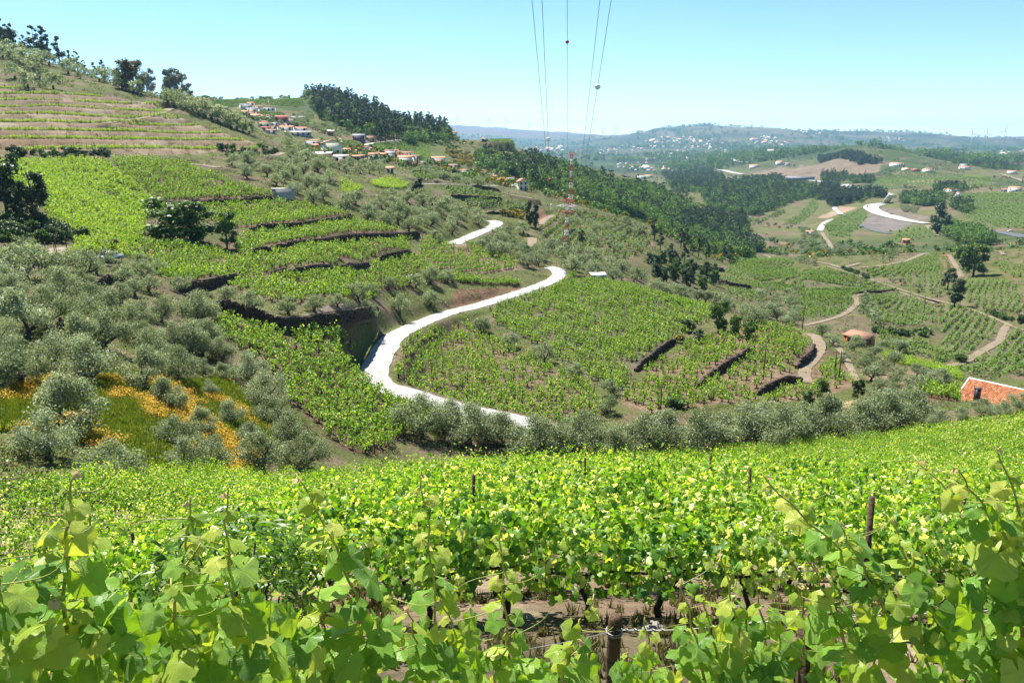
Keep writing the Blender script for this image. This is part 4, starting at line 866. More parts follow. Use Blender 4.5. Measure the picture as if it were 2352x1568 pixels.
# ------------------------------------------------------------------ dry-stone walls
CUBE = np.array([(a, b, c) for c in (-1, 1) for b in (-1, 1) for a in (-1, 1)], float); CF = np.array([(0, 2, 3, 1), (4, 5, 7, 6), (0, 1, 5, 4), (2, 6, 7, 3), (0, 4, 6, 2), (1, 3, 7, 5)], np.int32)
for L, h, lab_, z0, nrm in WORLD_WALLS:
    root = empty('dry_stone_wall', (L[len(L) // 2, 0], L[len(L) // 2, 1], z0[len(L) // 2])); tag(root, lab_, 'stone wall', 'dry-stone walls on the terraces')
    o0 = np.array(root.location); nn = np.vstack([nrm, nrm[-1:]]); r = np.hypot(L[:, 0], L[:, 1]).mean()
    V = []
    for i, p in enumerate(L):
        e = min(1, (min(i, len(L) - 1 - i) + .6) / 4); t = h * (.35 + .65 * e)
        for off, z in ((-.12, -.6), (-.02, t - .05), (.38, t), (.45, -.3)): V.append((p[0] + nn[i, 0] * off - o0[0], p[1] + nn[i, 1] * off - o0[1], z0[i] + z - o0[2]))
    k = 4; Fq = np.array([(i * k + j, i * k + j + 1, (i + 1) * k + j + 1, (i + 1) * k + j) for i in range(len(L) - 1) for j in range(3)] + [(0, 1, 2, 3), tuple((len(L) - 1) * k + j for j in range(4))], np.int32)
    link('core', mesh('wall_core', V, Fq, [m_stone]), root)
    sz = .42 if r < 200 else .75; ln = (len(L) - 1) * .7; rows = max(3, int(h / (sz * .55))); per = int(ln / sz)
    if per < 2: continue
    c, s = [], []
    for j in range(rows + 1):
        for i in range(per):
            c.append((i + .5 * (j % 2) + RNG.uniform(-.2, .2), j + RNG.uniform(-.15, .15))); s.append((sz * RNG.uniform(.34, .58), RNG.uniform(.1, .26), h / rows * RNG.uniform(.36, .58)))
    c = np.array(c); s = np.array(s); f = np.clip(c[:, 0] * sz / ln, 0, .999) * (len(L) - 1); i0 = f.astype(int); u = f - i0
    base = L[i0] * (1 - u)[:, None] + L[np.minimum(i0 + 1, len(L) - 1)] * u[:, None]; zz = z0[i0] * (1 - u) + z0[np.minimum(i0 + 1, len(L) - 1)] * u; nb_ = nn[i0]; tg = np.stack([nb_[:, 1], -nb_[:, 0]], 1)
    e = np.minimum(1, (np.minimum(f, len(L) - 1 - f) + .6) / 4); top = h * (.35 + .65 * e); hz = (c[:, 1] + .4) * h / rows; keep = hz < top + .12
    loc = np.c_[base + nb_ * RNG.uniform(-.16, .0, len(base))[:, None], zz + hz] - o0
    jit = 1 + RNG.uniform(-.3, .3, (len(c), 8, 3)); P = CUBE[None] * s[:, None, :] * jit
    W3 = P[:, :, 0:1] * np.c_[tg, np.zeros(len(tg))][:, None, :] + P[:, :, 1:2] * np.c_[nb_, np.zeros(len(tg))][:, None, :]; W3[:, :, 2] += P[:, :, 2]
    W3 = (W3 + loc[:, None, :])[keep]
    Fs = (CF[None] + (np.arange(len(W3)) * 8)[:, None, None]).reshape(-1, 4)
    st = link('stones', mesh('wall_stones', W3.reshape(-1, 3), Fs, [m_stone]), root); st['kind'] = 'stuff'

# ------------------------------------------------------------------ vines in the fields
def rows_in(f, row, gap, ang):
    """points along straight rows at an angle (degrees from +X) inside a field"""
    ca, sa = math.cos(math.radians(ang)), math.sin(math.radians(ang)); P = f.P; u = P @ (ca, sa); v = P @ (-sa, ca)
    U, Vv = np.meshgrid(np.arange(u.min(), u.max(), gap), np.arange(v.min(), v.max(), row), indexing='ij')
    U = U.ravel() + RNG.normal(0, gap * .15, U.size); Vv = Vv.ravel() + RNG.normal(0, row * .03, Vv.size)
    X_, Y_ = U * ca - Vv * sa, U * sa + Vv * ca; m = inpoly(X_, Y_, P); return X_[m], Y_[m]
def contour_in(f, step, dx):
    P = f.P; X_, Y_ = np.meshgrid(np.arange(P[:, 0].min(), P[:, 0].max(), dx), np.arange(P[:, 1].min(), P[:, 1].max(), dx), indexing='ij')
    X_ = X_.ravel() + RNG.uniform(-.5, .5, X_.size) * dx; Y_ = Y_.ravel() + RNG.uniform(-.5, .5, X_.size) * dx; m = inpoly(X_, Y_, P); return X_[m], Y_[m]
def offroad(X_, Y_, pad=1.2):
    ok = np.ones(len(X_), bool)
    for nm, L, wd, mt_ in ROADS:
        for p in L[::1]:
            ok &= np.hypot(X_ - p[0], Y_ - p[1]) > wd / 2 + pad
    return ok
def offwall(X_, Y_, pad=.9):
    ok = np.ones(len(X_), bool)
    for L, h, a_, z0, nr in WORLD_WALLS:
        if abs(L[:, 0].mean() - X_.mean()) > 120: continue
        for p in L[::2]: ok &= np.hypot(X_ - p[0], Y_ - p[1]) > pad
    return ok
for f in FIELDS:
    if f.vines in ('none', 'flowers'): continue
    r = np.hypot(f.P[:, 0], f.P[:, 1]).mean(); turn = None
    if f.vines in ('bush', 'pergola', 'rows'):
        row = f.row or (1.5 if f.vines == 'bush' else 1.5); gap = f.gap or 1.08; ang = f.ang if f.ang is not None else 12 + random.uniform(-6, 6)
        gap = gap / f.dense ** .5; row = row / f.dense ** .5; x, y = rows_in(f, row, gap, ang)
        patch = fbm(x / 5, y / 5, 71, 2); k = (RNG.random(len(x)) < np.where(patch > .36, .95, .55)); x, y = x[k], y[k]
        k = offroad(x, y) & offwall(x, y); x, y = x[k], y[k]
        if f.vines == 'rows': turn = np.full(len(x), math.radians(ang)) + RNG.normal(0, .15, len(x))
        g, nv, sz = (G_P, len(VINE_P), (.8, 1.35)) if f.vines == 'pergola' else (G_B, len(VINE_B), (.85, 1.5))
    elif f.vines == 'young':
        continue
    else:
        dz = {'far': 1.15, 'vfar': 2.6}[f.vines]
        if f.ang is not None: x, y = rows_in(f, f.row, f.gap, f.ang); turn = np.full(len(x), math.radians(f.ang))
        else:
            step = .8 if f.vines == 'far' else 1.9; x, y = contour_in(f, dz, step); gzz = lambda a_, b_: gz(a_, b_, GZ0); z = gzz(x, y); e = 1.5
            gx = (gzz(x + e, y) - gzz(x - e, y)) / 2 / e; gy = (gzz(x, y + e) - gzz(x, y - e)) / 2 / e; sl = np.hypot(gx, gy)
            spacing = 2.3 if f.vines == 'far' else 5.0                        # rows follow the contours
            sl_s = max(.06, float(np.median(sl))); d = z / (spacing * sl_s); fr = np.abs(d - np.floor(d) - .5)
            k = fr < (.13 if f.vines == 'far' else .15); x, y = x[k], y[k]; turn = np.arctan2(gx, -gy)[k] + RNG.normal(0, .12, int(k.sum()))
        k = offroad(x, y, 1.0) if r < 600 else np.ones(len(x), bool); k &= RNG.random(len(x)) < .9; x, y = x[k], y[k]; turn = turn[k]
        g, nv, sz = G_F, len(VINE_F), ((.8, 1.2) if f.vines == 'far' else (1.5, 2.1))
    P = np.c_[x, y, gz(x, y) - .03]
    scatter('vineyard', P, g, nv, turn, sz, f.label, 'vineyard')
print('fields', round(time.time() - T0, 1))
# ------------------------------------------------------------------ trees
def plant(name, pair, p, s, rz=None, label=None, cat='tree', group=None, sink=0.0, crown_name='crown', sz=None):
    root = empty(name, (p[0], p[1], p[2] - sink), random.uniform(0, 6.28) if rz is None else rz, s)
    if sz: root.scale = (s, s, s * sz)
    tag(root, label, cat, group); link(crown_name, pair[0], root)
    if pair[1] is not None: link('trunk', pair[1], root)
    return root
OL = []                                                           # x, y, z, scale, label, group
def olive_px(lst, conv, rmin, label, group, f=1.0, ords=None, rmax=1e9):
    for i, (x, y, wd) in enumerate(lst):
        (px, py), = conv((x, y)); sc_ = conv((1, 0))[0][0] - conv((0, 0))[0][0]
        p = at(px, py, rmin, rmax); r = np.hypot(p[0], p[1]); s = float(np.clip(wd * sc_ * f * r / FPX / 4.0, .5, 2.0))
        OL.append((*p, s, ords[i] if ords else label, group))
def fill(P, d, rmin, label, group, smin=.95, smax=1.4, n=4000, rmax=1e9, keep=1.0):
    W = poly(P, rmin, rmax); x0, y0 = W.min(0); x1, y1 = W.max(0); got = []
    for _ in range(n):
        x, y = random.uniform(x0, x1), random.uniform(y0, y1)
        if not inpoly(np.array([x]), np.array([y]), W)[0]: continue
        if any((x - g[0]) ** 2 + (y - g[1]) ** 2 < d * d for g in got): continue
        if any((x - g[0]) ** 2 + (y - g[1]) ** 2 < (d * .6) ** 2 for g in OL): continue
        if random.random() > keep: continue
        got.append((x, y))
    got = np.array(got).reshape(-1, 2); ok = offroad(got[:, 0], got[:, 1], 1.8) if len(got) else []
    for x, y in got[ok] if len(got) else []: OL.append((x, y, float(gz(x, y)), random.uniform(smin, smax), label, group))
ident = cv(0, 0, 1.0)
ORD = ['first', 'second', 'third', 'fourth', 'fifth', 'sixth', 'seventh', 'eighth', 'ninth', 'tenth', 'eleventh', 'twelfth', 'thirteenth', 'fourteenth', 'fifteenth', 'sixteenth', 'seventeenth', 'eighteenth', 'nineteenth', 'twentieth', 'twenty-first', 'twenty-second', 'twenty-third', 'twenty-fourth']
olive_px([(522,696,48),(583,714,60),(662,722,58),(722,715,52),(776,705,42)], ident, 90, None, 'round olives above the high retaining wall', ords=['%s round olive above the high retaining wall, counted from the orchard side' % ORD[i] for i in range(5)])
olive_px([(823,690,58),(855,680,40),(842,738,58),(917,724,62),(990,704,46),(990,652,50),(1028,648,38),(955,662,32),(893,664,36)], ident, 100, None, 'olives on the bank near the road', ords=['dense olive above the wall end next to the sixth terrace', 'slim olive just behind the dense one on the wall end', 'low olive hanging over the foot of the shaded wall', 'tallest silver olive on the bank, throwing a shadow onto the road', 'olive beside the bare brown road bank', 'upper olive next to the dark rounded one', 'dark rounded olive at the end of the lowest terrace', 'small olive between the two bank rows', 'small pale olive against the lowest vine terrace'])
olive_px([(1108,766,54),(1173,801,50),(1250,833,58),(1324,870,54),(1404,908,54),(1395,950,58)], ident, 80, None, 'line of olives inside the road bend', ords=['%s olive of the diagonal line inside the bend, counted from the road' % ORD[i] for i in range(6)])
olive_px([(1212,614,44),(1236,610,38),(1313,628,52)], ident, 140, None, 'olives at the road end', ords=['broad olive on the grassy bank where the road turns away', 'narrower olive close behind on the same grassy bank', 'olive beside the wire fence on the far side of the road'])
FR = [(965,93,95),(1078,95,112),(1155,94,80),(1226,95,98),(1278,99,64),(1345,96,112),(1412,99,76),(1476,97,112),(1546,97,90),(1602,95,104),(1692,98,104),(1742,97,92),(1800,99,100),(1852,98,84),(1912,99,86),(1972,99,84),(2030,100,88),(2092,100,76),(2152,100,84),(2205,101,60),(2248,99,76),(2292,98,72),(2338,98,86)]
for i, (px, r, wd) in enumerate(FR):
    r = 86.5 + 1.5 * (i % 3)
    a, t = azt(px, 1000); x, y = r * math.sin(a), r * math.cos(a); OL.append((x, y, float(gz(x, y)), min(1.6, (1.38 if px < 2100 else .62) * wd * r / FPX / 4.0), '%s silver olive in the long row behind the near vineyard' % ORD[i], 'row of silver olives behind the near vineyard'))
GROVE = [(160,340,270),(40,430,210),(30,520,150),(285,620,270),(170,690,330),(380,470,230),(590,300,120),(640,245,120),(730,290,100),(855,255,100),(235,230,110),(370,280,150),(130,985,340),(550,965,340),(880,1000,300),(690,630,270),(640,770,290),(820,430,140),(905,410,130),(1100,410,130),(1260,470,90),(870,620,190),(980,590,180),(1210,610,250),(1060,750,200),(1160,780,240),(1230,795,170),(1350,830,190),(1090,945,260),(1240,905,100),(1350,935,120),(1510,960,240),(1040,1120,240),(1275,1040,90),(1400,1210,190),(1610,1100,280),(1650,1210,230),(1500,1345,200),(1080,1360,260),(1240,1270,200),(1745,1325,240),(1860,1475,290),(1590,1495,330),(1130,1495,270),(1290,1480,270),(450,1290,430),(300,1420,330),(690,1585,350),(20,1010,200),(760,360,150),(880,330,140),(500,390,140),(330,330,160),(960,300,110),(740,480,150),(460,860,210),(290,880,220)]
olive_px(GROVE, kg, 44, 'shaggy silver olive in the orchard on the near slope', 'olives of the near orchard')
g0 = len(OL) - len(GROVE)
for i, l_ in {12: 'huge silver olive over dark grass beside the yellow flower patch', 13: 'huge round silver olive above the orange flower strip', 14: 'olive with a dark visible trunk over shaded green grass', 32: 'pale olive between the two orange flower strips', 34: 'dark small olive on green grass near the dip vineyard', 40: 'leaning olive with forked dark trunk at the vineyard corner', 41: 'largest olive at the edge of the dip vineyard', 42: 'wide low olive just above the near vines', 45: 'sprawling silver olive above the earth bank', 46: 'olive hanging over the brown earth bank', 47: 'tall olive touching the near vines beside the flower strip', 10: 'small olive next to the pale stake field', 8: 'small olive beside the parked old car', 9: 'lone small olive on the yellow-green lawn', 7: 'thin olive at the low heap of stones'}.items():
    if i < len(GROVE): OL[g0 + i] = OL[g0 + i][:4] + (l_, OL[g0 + i][5])
fill(kg((0,150),(250,180),(560,230),(620,420),(560,640),(900,560),(1300,540),(1400,800),(1650,1050),(1850,1400),(1500,1520),(900,1560),(300,1450),(60,1200),(-100,1000),(-100,300)), 5.4, 44, 'shaggy silver olive filling the near orchard', 'olives of the near orchard', .75, 1.1, 3000, keep=.2)
for i in range(len(FR) - 1):
    if i % 3 == 2 or FR[i][0] > 2080: continue
    px = (FR[i][0] + FR[i + 1][0]) / 2; a, t = azt(px, 1000); r = 89.5 + random.uniform(-1, 2); x, y = r * math.sin(a), r * math.cos(a); OL.append((x, y, float(gz(x, y)), random.uniform(1.0, 1.35), 'silver olive pressed into the gap after the %s tree of the long row' % ORD[i], 'row of silver olives behind the near vineyard'))
RORCH = [(1080,700,110),(1150,760,100),(1205,750,70),(1210,860,90),(1280,790,120),(1310,760,90),(1290,850,70),(1385,870,100),(1410,830,100),(1460,790,80),(1470,920,60),(1530,880,120),(1570,800,110),(1550,960,100),(1530,1000,90),(1530,1050,90),(1390,980,140),(1350,900,100),(1440,1030,100),(1410,1130,130),(1490,1090,90),(1660,1040,130),(1620,1080,100),(1680,950,100),(1735,965,90),(1790,1010,110),(1845,985,110),(1430,940,100),(1610,1120,100),(1240,830,60)]
olive_px(RORCH, k3, 84, 'grey-green olive in the orchard on bare earth beyond the bend terraces', 'olives of the orchard beyond the bend')
EDGE = [(40,420,110),(90,450,130),(150,460,130),(215,470,120),(300,480,110),(350,490,120),(400,490,90),(440,500,90),(480,520,90),(510,540,70),(600,560,90),(690,610,120),(640,640,150),(740,590,130),(800,600,90),(880,630,60)]
olive_px(EDGE, k3, 120, 'silver olive along the brow behind the trellised vineyard', 'olives along the brow')
HTOP = [(20,390,90),(90,440,110),(100,530,130),(190,590,120),(270,585,60),(360,600,130),(270,530,90),(220,470,110),(330,440,90),(240,440,110),(130,420,120),(150,380,120),(60,360,120),(280,430,130),(460,500,120),(540,530,60),(590,510,70),(670,550,80),(740,560,80),(560,500,60),(410,440,100),(500,480,80),(820,600,90),(780,580,70),(870,620,60),(920,640,90),(950,630,70),(1020,660,50)]
olive_px(HTOP, cv(0, 0, .3418), 200, 'olive on the upper brown hillside under the pines', 'olives on the upper hillside', 1.35)
EDGL = [(1130+i*42, 690+int(i*16.5), 100 + (i % 3) * 14) for i in range(14)]
olive_px(EDGL, cv(0, 0, .3418), 190, 'olive in the hedge-like line down the hillside edge', 'olives down the hillside edge')
fill(v1((0,560),(350,850),(640,930),(760,1000),(740,1200),(820,1300),(500,1480),(300,1380),(0,1250)), 5.2, 120, 'silvery olive in the grove below the village houses', 'olives below the village')
fill([(500,385),(560,372),(660,385),(660,440),(600,425)], 5.6, 120, 'olive on the slope above the stone hut wall', 'olives above the stone hut')
fill([(650,455),(700,430),(760,460),(830,470),(900,480),(960,500),(1010,540),(960,540),(880,520),(800,495),(720,470)], 5.2, 140, 'silver olive in the band above the second and third terraces', 'olives above the terraces')
fill([(880,455),(1000,470),(1130,500),(1120,520),(1040,545),(960,515),(900,490)], 5.4, 160, 'silver olive on bare ground left of the road bend above', 'olives before the upper road')
fill([(970,540),(1060,565),(1150,555),(1240,590),(1200,605),(1120,585),(1000,555)], 4.8, 160, 'silver olive in the thicket along the fan-shaped rows', 'olives along the fan-shaped rows')
fill([(1130,520),(1200,530),(1215,560),(1150,560)], 5.0, 190, 'olive between the road piece and the cart track', 'olives between road and track')
fill([(1215,570),(1290,570),(1400,600),(1480,640),(1440,655),(1340,630),(1290,615),(1220,595)], 5.2, 180, 'olive on the slope beyond the road end', 'olives beyond the road end')
fill(v1((760,1050),(1500,1030),(1480,1180),(900,1150)), 5.5, 260, 'olive under the village wall line', 'olives under the village wall')
fill(k3((690,430),(900,440),(920,600),(850,640),(700,520)), 6.2, 220, 'dull olive on the slope between the pine wood and the dirt track', 'olives across the dip')
fill(k3((930,215),(1060,230),(1150,250),(1100,275),(930,235)), 6, 270, 'olive lining the dirt track on the crest', 'olives on the crest track', n=600)
fill(k3((1430,230),(1900,125),(1910,150),(1450,250)), 6, 300, 'olive in the row along the rounded crest', 'olives along the rounded crest', n=1500)
fill(k3((1500,330),(1640,390),(1840,440),(1830,470),(1660,440),(1500,350)), 6.5, 250, 'olive on the bank between two vineyards across the dip', 'olives on the bank across the dip', n=800)
fill(k3((1350,460),(1500,580),(1420,650),(1330,560)), 8, 200, 'olive beside the square vineyard', 'olives beside the square vineyard', n=500)
print('olives', len(OL))
OL.sort(key=lambda o: -o[3] / math.hypot(o[0], o[1])); IND = OL[:298]; REST = OL[298:]
CNT = {}; 
for o in OL[:298]: CNT[o[4]] = CNT.get(o[4], 0) + 1
NUM = {}
ORDS = ORD + ['twenty-fifth', 'twenty-sixth', 'twenty-seventh', 'twenty-eighth', 'twenty-ninth', 'thirtieth', 'thirty-first', 'thirty-second', 'thirty-third', 'thirty-fourth', 'thirty-fifth', 'thirty-sixth', 'thirty-seventh', 'thirty-eighth', 'thirty-ninth', 'fortieth', 'forty-first', 'forty-second', 'forty-third', 'forty-fourth', 'forty-fifth']
for o in sorted(OL[:298], key=lambda o: math.hypot(o[0], o[1])): NUM.setdefault(o[4], []).append(o)
for o in IND:
    x, y, z, s, lab_, grp = o
    if 1 < CNT[lab_] <= 45: lab_ = lab_ + ', ' + ORDS[NUM[lab_].index(o)] + ' nearest'
    r = math.hypot(x, y); lod = 0 if r < 108 else 1 if r < 270 else 2
    plant('olive_tree', random.choice(OLIVE[lod]), (x, y, z), s, None, lab_, 'olive tree', grp, .05)
G_O = scatter_group('small_olives', [joined(p, 'small_olive') for p in OLIVE[2]])
more = []
def scat_px(P, n, rmin, rmax=1e9, dmin=0):
    W = poly(P, rmin, rmax); x0, y0 = W.min(0); x1, y1 = W.max(0); k = int(n * 3.5); x = RNG.uniform(x0, x1, k); y = RNG.uniform(y0, y1, k); m = inpoly(x, y, W); x, y = x[m][:n], y[m][:n]
    return np.c_[x, y, gz(x, y)]
rest = [np.array([(o[0], o[1], o[2]) for o in REST]).reshape(-1, 3)]
for P, n, rm in [(v3((520,260),(1000,230),(1600,460),(1900,560),(2050,650),(1500,620),(1300,640),(1000,560),(700,430)), 420, 420), (v1((1100,160),(1700,520),(1500,560),(700,600),(300,420)), 150, 380), (v1((1730,390),(2050,390),(2100,470),(1780,500)), 90, 500), (v2((1900,580),(2349,560),(2349,900),(1900,880)), 90, 420), (v3((730,1000),(1350,900),(1000,1060)), 30, 280), (v3((0,700),(700,880),(900,900),(600,1000),(300,960)), 60, 260),
                 ([(1290,480),(1480,520),(1470,590),(1330,580)], 60, 220), (k6((1240,530),(1800,560),(1700,640),(1400,600)), 160, 900), (k6((1020,850),(1600,830),(1600,900),(1050,960)), 140, 600), (k6((0,1200),(300,1350),(560,1420),(500,1490),(0,1450)), 150, 420), (k6((780,1530),(1500,1390),(1600,1380),(1000,1500)), 60, 420), (k6((650,680),(1000,560),(1000,620),(760,680)), 120, 900), (k6((1050,990),(1250,1000),(1230,1060),(1080,1040)), 60, 600)]: rest.append(scat_px(P, n, rm))
rest = np.concatenate(rest); rest = rest[offroad(rest[:, 0], rest[:, 1], 2.0)]
scatter('olive_grove', rest, G_O, len(OLIVE[2]), None, (.75, 1.2), 'scattered small olives on the far terraces and ridge flank', 'olive grove', 'stuff')

# trees one by one: kind, crop, base x, base y, height in crop pixels, label
ident_s = ident
def tree_px(name, protos, conv, x, y, hpx, label, rmin, group=None, ph=None, cat='tree', wide=1.0):
    (px, py), = conv((x, y)); k = conv((1, 0))[0][0] - conv((0, 0))[0][0]; p = at(px, py, rmin); r = np.hypot(p[0], p[1]); h = hpx * k * r / FPX
    s = h / ph; o = plant(name, random.choice(protos), p, s, None, label, cat, group); o.scale = (s * wide, s * wide, s); return o
tree_px('broadleaf_tree', DARK, ident, 18, 500, 130, 'tall dark broadleaf tree at the border of the bright vine field', 130, None, 8)
tree_px('broadleaf_tree', DARK, ident, 80, 515, 105, 'dark tree with climbing ivy over the bramble bank', 120, None, 8, wide=1.0)
tree_px('broadleaf_tree', BROAD, ident, 395, 552, 88, 'wide dark green tree with a black shadow among the vine terraces', 125, None, 7.5, wide=2.0)
tree_px('broadleaf_tree', BROAD, ident, 440, 555, 84, 'second wide green tree merging with the first on the terraces', 125, None, 7.5, wide=1.9)
tree_px('broadleaf_tree', BROAD, ident, 522, 572, 86, 'lone round tree with a bare trunk and shadow on the vine slope', 125, None, 8, wide=.95)
tree_px('broadleaf_tree', DARK, ident, 958, 452, 42, 'large round dark tree above the village side vines', 180, None, 7.5, wide=1.3)
tree_px('poplar_tree', TALL, ident, 1216, 520, 58, 'tall dark green tree standing by the reddish earth scar', 200, None, 10)
tree_px('poplar_tree', TALL, ident, 1230, 522, 54, 'companion tree pressed against the tall dark one by the earth scar', 200, None, 10)
tree_px('broadleaf_tree', BROAD, ident, 1335, 556, 30, 'small round green tree on the terraces right of the mast', 200, None, 8)
tree_px('broadleaf_tree', BROAD, ident, 1204, 592, 34, 'bright round tree next to the olives at the road turn', 150, None, 8, wide=1.2)
tree_px('broadleaf_tree', BROAD, ident, 1650, 762, 78, 'bright green broadleaf tree at the top of the curved stone wall', 110, None, 8)
tree_px('broadleaf_tree', BROAD, ident, 1690, 770, 55, 'lower bright green tree leaning from the curved wall', 110, None, 8)
tree_px('broadleaf_tree', BROAD, ident, 1716, 782, 48, 'yellowish bush-like tree beside the round olive', 110, None, 8, wide=1.2)
tree_px('shrub', BUSHD, ident, 1578, 762, 34, 'dark round shrub on the rocky top of the curved wall', 110, 'shrubs by the curved wall', 2.4, 'shrub')
tree_px('shrub', BROOM, ident, 1556, 788, 30, 'reddish brown scrub bush on the curved wall end', 110, None, 2.4, 'shrub')
tree_px('shrub', BUSHD, ident, 1605, 785, 34, 'olive-brown scrub bush next to the stone heap', 110, None, 2.4, 'shrub')
tree_px('shrub', BUSH, ident, 1545, 935, 36, 'rounded bright green shrub at the foot of the bend terraces', 84, None, 2.4, 'shrub', wide=1.6)
tree_px('broadleaf_tree', BROAD, ident, 1888, 925, 60, 'young leafy tree in front of the small vineyard corner', 95, None, 8)
tree_px('broadleaf_tree', BROAD, ident, 1855, 930, 42, 'shrubby young tree left of the leafy one by the bare patch', 95, None, 8, wide=1.3)
tree_px('broadleaf_tree', DARK, ident, 1970, 915, 45, 'dark green tree between the olives and the bare yellow patch', 95, None, 8)
tree_px('broadleaf_tree', BROAD, ident, 2235, 635, 60, 'upper bushy tree of the clump beside the rocky bank', 260, 'bushy trees by the rocky bank', 7, wide=1.2)
tree_px('broadleaf_tree', BROAD, ident, 2212, 618, 46, 'second bushy tree of the clump beside the rocky bank', 260, 'bushy trees by the rocky bank', 7, wide=1.3)
tree_px('broadleaf_tree', DARK, ident, 2176, 665, 40, 'upper dark tree at the middle of the vineyards across the dip', 230, None, 7, wide=1.1)
tree_px('broadleaf_tree', DARK, ident, 2192, 703, 52, 'lower dark wide tree at the vineyard lane corner', 230, None, 7, wide=1.1)
tree_px('eucalyptus_tree', TALL, ident, 2152, 538, 62, 'big dark eucalyptus towering beside the highway', 520, None, 10, wide=1.5)
tree_px('eucalyptus_tree', TALL, ident, 2172, 540, 40, 'lower half of the dark highway tree clump', 520, None, 10, wide=1.6)
tree_px('shrub', BUSH, ident, 2120, 770, 22, 'round bush at the gully in the terraced rows', 190, 'bushes in the terraced rows', 2.4, 'shrub', wide=1.4)
tree_px('shrub', BUSH, ident, 2112, 775, 26, 'larger bush by the gully in the terraced rows', 190, 'bushes in the terraced rows', 2.4, 'shrub', wide=1.3)
tree_px('shrub', BUSH, ident, 2208, 832, 24, 'bush beside the dirt track turning', 180, None, 2.4, 'shrub', wide=1.3)
for i, (x, y, h) in enumerate([(590,275,50),(605,272,44),(625,280,40),(1640,700,46)]): pass
for i, (x, y, h) in enumerate([(425,460,250),(455,440,210)]): pass
pines = [(15,330,170),(85,330,150),(165,350,110),(240,400,190),(300,410,200),(400,420,170),(470,450,110),(520,460,120),(635,500,90),(690,510,120),(330,400,120),(560,470,80)]
pl = ['tallest', 'slender', 'small', 'twin-topped', 'broad', 'lone dark', 'low', 'leaning', 'stunted', 'pointed', 'hidden', 'tiny']
for (x, y, h), l_ in zip(pines, pl): tree_px('pine_tree', PINE, cv(0, 0, .3418), x, y, h, l_ + ' pine on the skyline of the brown hill', 300, 'pines on the brown hill skyline', 12)
for (x, y, h, wd), l_ in zip([(60,330,110,1.4),(850,600,160,1.3),(900,615,170,1.3),(990,630,150,1.2),(1150,670,215,1.15),(1190,680,190,1.1),(1265,690,110,1.2),(800,575,110,1.2)], ['yellowish oak at the picture edge behind the hill olives', 'olive-brown oak with open crown on the hill shoulder', 'second open oak on the hill shoulder', 'oak with bare lower trunk before the roof', 'largest dark oak on the hill shoulder', 'back oak joined to the largest one', 'thin yellow oak at the shoulder end', 'dark small oak at the start of the shoulder group']):
    tree_px('oak_tree', OAK if 'dark' not in l_ else DARK, cv(0, 0, .3418), x, y, h, l_, 300, 'oaks on the hill shoulder', 8.6, wide=wd * .8)
EXTRA = ['twenty-fifth', 'twenty-sixth', 'twenty-seventh', 'twenty-eighth', 'twenty-ninth', 'thirtieth', 'thirty-first', 'thirty-second', 'thirty-third', 'thirty-fourth', 'thirty-fifth', 'thirty-sixth', 'thirty-seventh', 'thirty-eighth', 'thirty-ninth', 'fortieth', 'forty-first', 'forty-second', 'forty-third', 'forty-fourth', 'forty-fifth', 'forty-sixth']
def fill_trees(P, d, rmin, n, name, protos, label, group, smin, smax, cap, rmax=1e9, cat='tree'):
    W = poly(P, rmin, rmax); x0, y0 = W.min(0); x1, y1 = W.max(0); got = []
    for _ in range(n):
        if len(got) >= cap: break
        x, y = random.uniform(x0, x1), random.uniform(y0, y1)
        if not inpoly(np.array([x]), np.array([y]), W)[0] or any((x - g[0]) ** 2 + (y - g[1]) ** 2 < d * d for g in got): continue
        got.append((x, y))
    got.sort(key=lambda g: math.hypot(*g))
    for i, (x, y) in enumerate(got): plant(name, random.choice(protos), (x, y, float(gz(x, y))), random.uniform(smin, smax), None, label + (', ' + (ORD + EXTRA)[i] + ' nearest' if len(got) < 47 else ''), cat, group, .3)
    return len(got)
PW1 = [(702,222),(760,228),(830,245),(900,275),(935,290),(930,325),(880,330),(800,305),(735,275)]
print('pines', fill_trees(PW1, 6.0, 560, 6000, 'pine_tree', PINE[:1] + PINET, 'dark pine in the wood covering the hill above the village', 'pines of the hill wood', .85, 1.25, 150, 1000),
      fill_trees([(935,283),(1022,300),(1026,318),(940,312)], 5.0, 600, 3000, 'pine_tree', PINET, 'bare-trunked pine along the lower ridge of the pine hill', 'pines along the lower ridge', .9, 1.2, 36, 1000),
      fill_trees(k3((-5,60),(250,90),(400,110),(590,160),(600,210),(520,230),(280,235),(140,240),(0,230)), 4.6, 220, 4000, 'pine_tree', PINE, 'dark pine in the clump between the two slopes', 'pines of the clump in the dip', .62, .95, 46),
      fill_trees(k3((0,240),(200,250),(400,330),(430,400),(340,430),(160,400),(60,370),(0,340)), 4.6, 190, 3000, 'broadleaf_tree', BROAD + DARK, 'leafy tree below the pine clump in the dip', 'leafy trees below the pine clump', .62, .95, 34))
for (x, y, h), l_ in zip([(720,222,28),(735,222,26),(752,225,24),(780,232,24),(800,238,22),(820,246,24),(850,258,22),(880,270,24),(955,284,20),(985,288,26),(1010,296,22)], ['tallest end', 'paired', 'flat-topped', 'thin', 'forked', 'tufted', 'bent', 'late', 'isolated', 'crowded', 'last']):
    tree_px('pine_tree', PINET, ident, x, y, h + 6, l_ + ' pine against the sky on the pine hill', 500, 'skyline pines of the pine hill', 14)
for i, (x, y) in enumerate([(1480,565),(1525,570),(1640,585),(1565,575)]): tree_px('cypress_tree', CYPR, v1, x, y, 110, ORD[i] + ' dark cypress by the end of the village lane', 330, 'cypresses by the lane', 6)
for i, (x, y) in enumerate([(605,680),(645,680),(680,678)]): tree_px('cypress_tree', CYPR, v3, x, y, 55, ORD[i] + ' clipped cypress beside the white gabled house', 330, 'cypresses beside the white house', 6)
